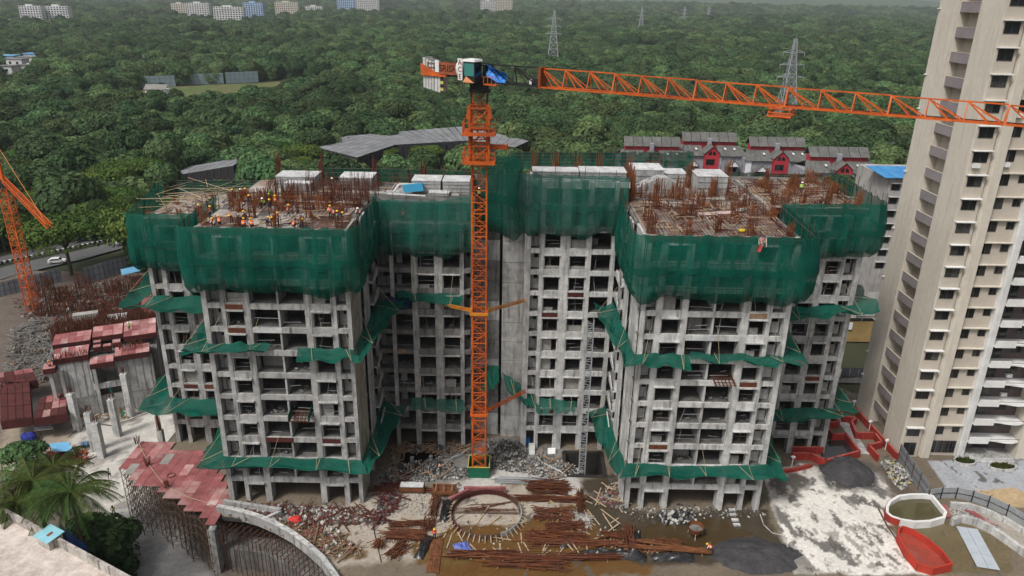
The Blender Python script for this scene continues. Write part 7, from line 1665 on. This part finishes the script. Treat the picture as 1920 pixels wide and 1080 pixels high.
a2 = Vector((a.x,a.y,LOW+4.6)); b2_ = Vector((b.x,b.y,LOW+8.6)); sloped('roof_sheet', a2, b2_, b2_+Vector((1,12,1.0)), a2+Vector((2,11,1.2)), 9, 3, shr, t); MB().extr([a2-Vector((0,0,.2)),b2_-Vector((0,0,.2)),Vector((b.x,b.y,LOW)),Vector((a.x,a.y,LOW))],(0,.3,0)).build('wall', shw, t); MB().extr([b2_-Vector((0,0,.2)),b2_+Vector((1,11.5,.7)),Vector((b.x+1,b.y+11.5,LOW)),Vector((b.x,b.y,LOW))],(-.3,0,0)).build('wall', shw, t)
for k in range(9): q = a2.lerp(b2_,k/9); MB().bar(q+Vector((0,-.15,-.2)), Vector((q.x,q.y-.15,LOW)), .16).build('wall_post', scaf, t)
# low buildings between the right wing and the tower
t = thing('apartment_house', 'old white apartment house with a blue sheet roof left of the tower', 'building', P(1680,420,z=LOW)); Y = 165.; x0, x1 = P(1662,360,y=Y).x, P(1760,360,y=Y).x; zt = zp(1670,335,Y)
MB().box(x0,x1,Y,Y+16,LOW,zt).build('wall', hwhite if False else M('old_white',(.42,.4,.38),(.3,.28,.27),scale=.3,streak=(.2,.18,.17)), t)
sloped('roof_sheet', Vector((x0-1.5,Y-1.2,zt+.5)), Vector((x1,Y-1.2,zt+.5)), Vector((x1,Y+7,zt+1.4)), Vector((x0-2.5,Y+7,zt+1.4)), 6, 2, M('roof_blue',(.045,.2,.45),(.07,.26,.5),scale=.3,rnd=.1), t)
for k in range(7):
    for j in range(2): z = zt-2.6-k*3.1; f = MB().box(x0+.8+j*3.4,x0+2.8+j*3.4,Y-.1,Y-.01,z,z+1.5).build('window', M_wf, t); MB().box(x0+.95+j*3.4,x0+2.65+j*3.4,Y-.13,Y-.101,z+.12,z+1.38).build('pane', glass, f); MB().box(x0+.6+j*3.4,x0+3.0+j*3.4,Y-.7,Y-.02,z+1.6,z+1.7).build('sun_shade', concw, t)
def lowroof(px0, px1, py0, py1, z, label, mat, nx=5, ny=3, wall=conc, cat='building'):
    a, b, c, d = P(px0,py1,z=z), P(px1,py1,z=z), P(px1,py0,z=z+1), P(px0+4,py0,z=z+1); t = thing('low_building', label, cat, ((a.x+b.x)/2,a.y,LOW), 'low roofs between the right wing and the tower'); sloped('roof_sheet', a, b, c, d, nx, ny, mat, t); MB().box(a.x,b.x,a.y+.2,max(c.y,a.y+4)-.3,LOW,z-.25).build('wall', wall, t); return t, a, b
roofl = M('roof_pale', (.24,.235,.22), (.18,.175,.165), scale=.3, rnd=.1, fine=.12)
lowroof(1655,1740,428,478,2.0,'low house with a weathered grey roof behind the right wing',roofg); lowroof(1622,1720,505,528,0,'narrow pale cement roof beside the tower',roofl); lowroof(1605,1700,548,592,-2,'wide flat cement roof between wing and tower',roofl)
t, a, b = lowroof(1590,1690,596,602,-3,'ochre walled annex below the flat roof',roofg,4,1,M('ochre',(.36,.25,.1),(.28,.19,.08),scale=.4)); MB().box(a.x-.2,a.x+1.2,a.y-.1,a.y+.19,-5,-3.4).build('air_conditioner', white, t)
lowroof(1575,1660,690,706,-6.5,'dark tiled shed roof at the foot of the right wing',shw)
# transmission pylons
pym = M('pylon_steel', (.34,.36,.38), rough=.5, metal=.3)
def pylon(px, py, h, label, wth):
    b = L(px,py); t = thing('transmission_pylon', label, 'pylon', b, 'lattice pylons in the forest'); mb = MB(); lv = [0,.1,.22,.34,.45,.55,.64,.72,.8,.87,.94,1.0]
    def hw(f): return h*.105*(1-f)**1.15+h*.012
    for k in range(len(lv)-1):
        z0, z1 = lv[k]*h, lv[k+1]*h; a, c = hw(lv[k]), hw(lv[k+1])
        q0 = [Vector((b.x+sx*a,b.y+sy*a,LOW+z0)) for sx,sy in ((-1,-1),(1,-1),(1,1),(-1,1))]; q1 = [Vector((b.x+sx*c,b.y+sy*c,LOW+z1)) for sx,sy in ((-1,-1),(1,-1),(1,1),(-1,1))]
        for i in range(4): mb.bar(q0[i],q1[i],wth); mb.bar(q0[i],q1[(i+1)%4],wth*.6); mb.bar(q0[(i+1)%4],q1[i],wth*.6); mb.bar(q1[i],q1[(i+1)%4],wth*.6)
    mb.build('lattice_body', pym, t)
    for f, l in ((.6,.15),(.73,.135),(.86,.12)):
        z = LOW+f*h; mb = MB()
        for s in (-1,1): tip = Vector((b.x+s*l*h,b.y,z)); mb.bar(Vector((b.x,b.y-hw(f),z)),tip,wth*.7); mb.bar(Vector((b.x,b.y+hw(f),z)),tip,wth*.7); mb.bar(Vector((b.x,b.y,z+.035*h)),tip,wth*.7)
        mb.build('cross_arm', pym, t)
        for s in (-1,1): MB().bar((b.x+s*l*h*.97,b.y,z),(b.x+s*l*h*.97,b.y,z-2.2),.25).build('insulator', pym, t)
    MB().tube((b.x,b.y,LOW+h),(b.x,b.y,LOW+h+1.5),.2,.05,n=5).build('peak', pym, t); return b
pylon(1467,247,51,'nearest lattice pylon behind the crane trolley',.42); pylon(1036,127,58,'tall lattice pylon rising above the crane jib root',.55); pylon(1200,72,58,'distant pale pylon right of the tall one',.7); pylon(1280,60,58,'faint far pylon at the top of the forest',.8); pylon(1326,50,58,'faintest far pylon near the horizon',.9)
b = L(355,133); MB_ = MB().tube(b, b+Vector((0,0,34)), .5, .2, n=6); o = MB_.build('radio_mast', scaf); tag(o, 'slim dark mast sticking up above the left woods', 'mast')
b = L(1663,318); t = thing('lamp_pole', 'grey double arm lamp pole in front of the woods by the tower', 'lamp', b); MB().tube(b,b+Vector((0,0,12)),.16,.1,n=6).build('pole', steel, t); MB().bar(b+Vector((-1.2,0,12)),b+Vector((1.2,0,12)),.14).build('arm', steel, t)
# hoarding and huts beyond the meadow
panel_fence(L(213,167), L(330,162), 12, 8.5, 'tall pale netting fence at the meadow, left stretch', M('net_fence',(.28,.36,.4),(.22,.3,.34),scale=.1), z=LOW); panel_fence(L(335,160), L(420,157), 9, 8.5, 'tall pale netting fence at the meadow, middle stretch', bpy.data.materials['net_fence']); panel_fence(L(424,157), L(485,154), 7, 9.0, 'tall pale netting fence at the meadow, right stretch', bpy.data.materials['net_fence'])
for i,(px,py,w_,lb) in enumerate(((348,142,9,'pale hut behind the meadow fence'),(292,183,14,'low white and pink roof on the meadow edge'),(285,62,22,'long pale roof far behind the left woods'))):
    b = L(px,py); t = thing('hut', lb, 'hut', b, 'huts around the meadow'); MB().box(b.x-w_/2,b.x+w_/2,b.y,b.y+w_*.6,LOW,LOW+w_*.4).build('wall', hwhite, t); MB().extr([(b.x-w_*.55,b.y-.5,LOW+w_*.4),(b.x+w_*.55,b.y-.5,LOW+w_*.4),(b.x+w_*.55,b.y+w_*.3,LOW+w_*.62),(b.x-w_*.55,b.y+w_*.3,LOW+w_*.62)],(0,0,-.3)).build('roof', [hwhite,roofl,hwhite][i], t)
# settlement and far apartment blocks
cols = {'w':M('far_white',(.62,.62,.62),(.5,.5,.5),scale=.1), 'b':M('far_blue',(.3,.42,.6)), 'c':M('far_cream',(.55,.5,.42))}
def block(px, py, wpx, hm_, floors, col, label, depth=14):
    b = L(px,py); w_ = wpx*b.length/FPX if False else wpx*b.y/FPX*1.02; t = thing('apartment_block', label, 'building', b, 'far apartment blocks beyond the forest')
    MB().box(b.x-w_/2,b.x+w_/2,b.y,b.y+depth,LOW,LOW+hm_).build('wall', cols[col], t); MB().box(b.x-w_*.2,b.x+w_*.1,b.y+2,b.y+8,LOW+hm_,LOW+hm_+3).build('roof_room', cols[col], t)
    fh = hm_/floors; n = max(2,int(w_/5))
    for k in range(floors):
        for i in range(n):
            x = b.x-w_/2+w_*(i+.25)/n; MB().box(x,x+w_/n*.5,b.y-.15,b.y+.02,LOW+fh*(k+.3),LOW+fh*(k+.78)).build('window', glass, t)
    for k in range(1,floors): MB().box(b.x-w_/2,b.x+w_/2,b.y-.6,b.y-.02,LOW+fh*k-.15,LOW+fh*k+.1).build('ledge', cols['w'], t)
fb = [(63,54,38,24,6,'w','far pale block at the top left, left of two'),(112,54,40,24,6,'w','far pale block at the top left, right of two'),(340,43,28,26,7,'c','far cream block at the left of the top cluster'),(375,48,38,28,7,'w','far white block second in the top cluster'),(432,57,52,26,7,'w','far white block with stepped front in the top cluster'),(478,52,34,30,8,'b','far bluish glazed block in the top cluster'),(540,45,40,30,8,'c','far cream block right of the bluish one'),(650,41,30,34,9,'b','far blue block left of the crane'),(690,42,40,36,9,'w','far white block left of the crane'),(915,39,26,36,9,'w','far white block above the cab, left one'),(945,40,28,38,9,'c','far cream block above the cab, right one'),(270,42,60,12,3,'c','far low cream block above the left woods'),(590,42,30,24,6,'w','far white block between the clusters')]
for q in fb: block(q[0],q[1],q[2],q[3]*1.7,q[4]+4,q[5],q[6])
for i,(px,py,w_,h_,m_) in enumerate(((50,128,14,6,'c'),(66,140,10,5,'w'),(45,146,12,6,'c'),(30,135,14,7,'w'),(15,125,14,6,'b'),(58,118,12,5,'b'),(10,148,14,6,'w'),(136,146,8,4,'w'))):
    b = L(px,py); t = thing('shanty_house', ['cream house at the left edge settlement, topmost cream one','small white house in front of the settlement','cream house low in the settlement','white house near the picture edge','blue sheeted house at the picture edge','blue roofed house at the rear of the settlement','white house lowest at the picture edge','tiny white hut alone in the trees'][i], 'house', b, 'houses of the left edge settlement')
    MB().box(b.x-w_/2,b.x+w_/2,b.y,b.y+w_*.8,LOW,LOW+h_+4).build('wall', cols[m_], t); MB().box(b.x-w_*.55,b.x+w_*.55,b.y-.6,b.y+w_*.85,LOW+h_+4,LOW+h_+4.4).build('roof', [roofl,hwhite,roofg,roofl][i%4] if m_ != 'b' else bluel, t)
    for j in (-.25,.2): MB().box(b.x+w_*j-1,b.x+w_*j+1,b.y-.1,b.y-.01,LOW+h_,LOW+h_+2).build('window', glass, t)
HAZE = 0.00009
# ================================================================== air
hz = bpy.data.materials.new('air'); hz.use_nodes = True; n = hz.node_tree.nodes
n.remove(n['Principled BSDF']); pv = n.new('ShaderNodeVolumePrincipled'); pv.inputs['Density'].default_value = HAZE; pv.inputs['Color'].default_value = (.86,.92,.95,1); pv.inputs['Anisotropy'].default_value = .2
hz.node_tree.links.new(pv.outputs[0], [x for x in n if x.type == 'OUTPUT_MATERIAL'][0].inputs['Volume'])
hb = MB().box(-9500, 9500, -3500, 12500, LOW-4.5, 215).build('haze', hz); stuff(hb)
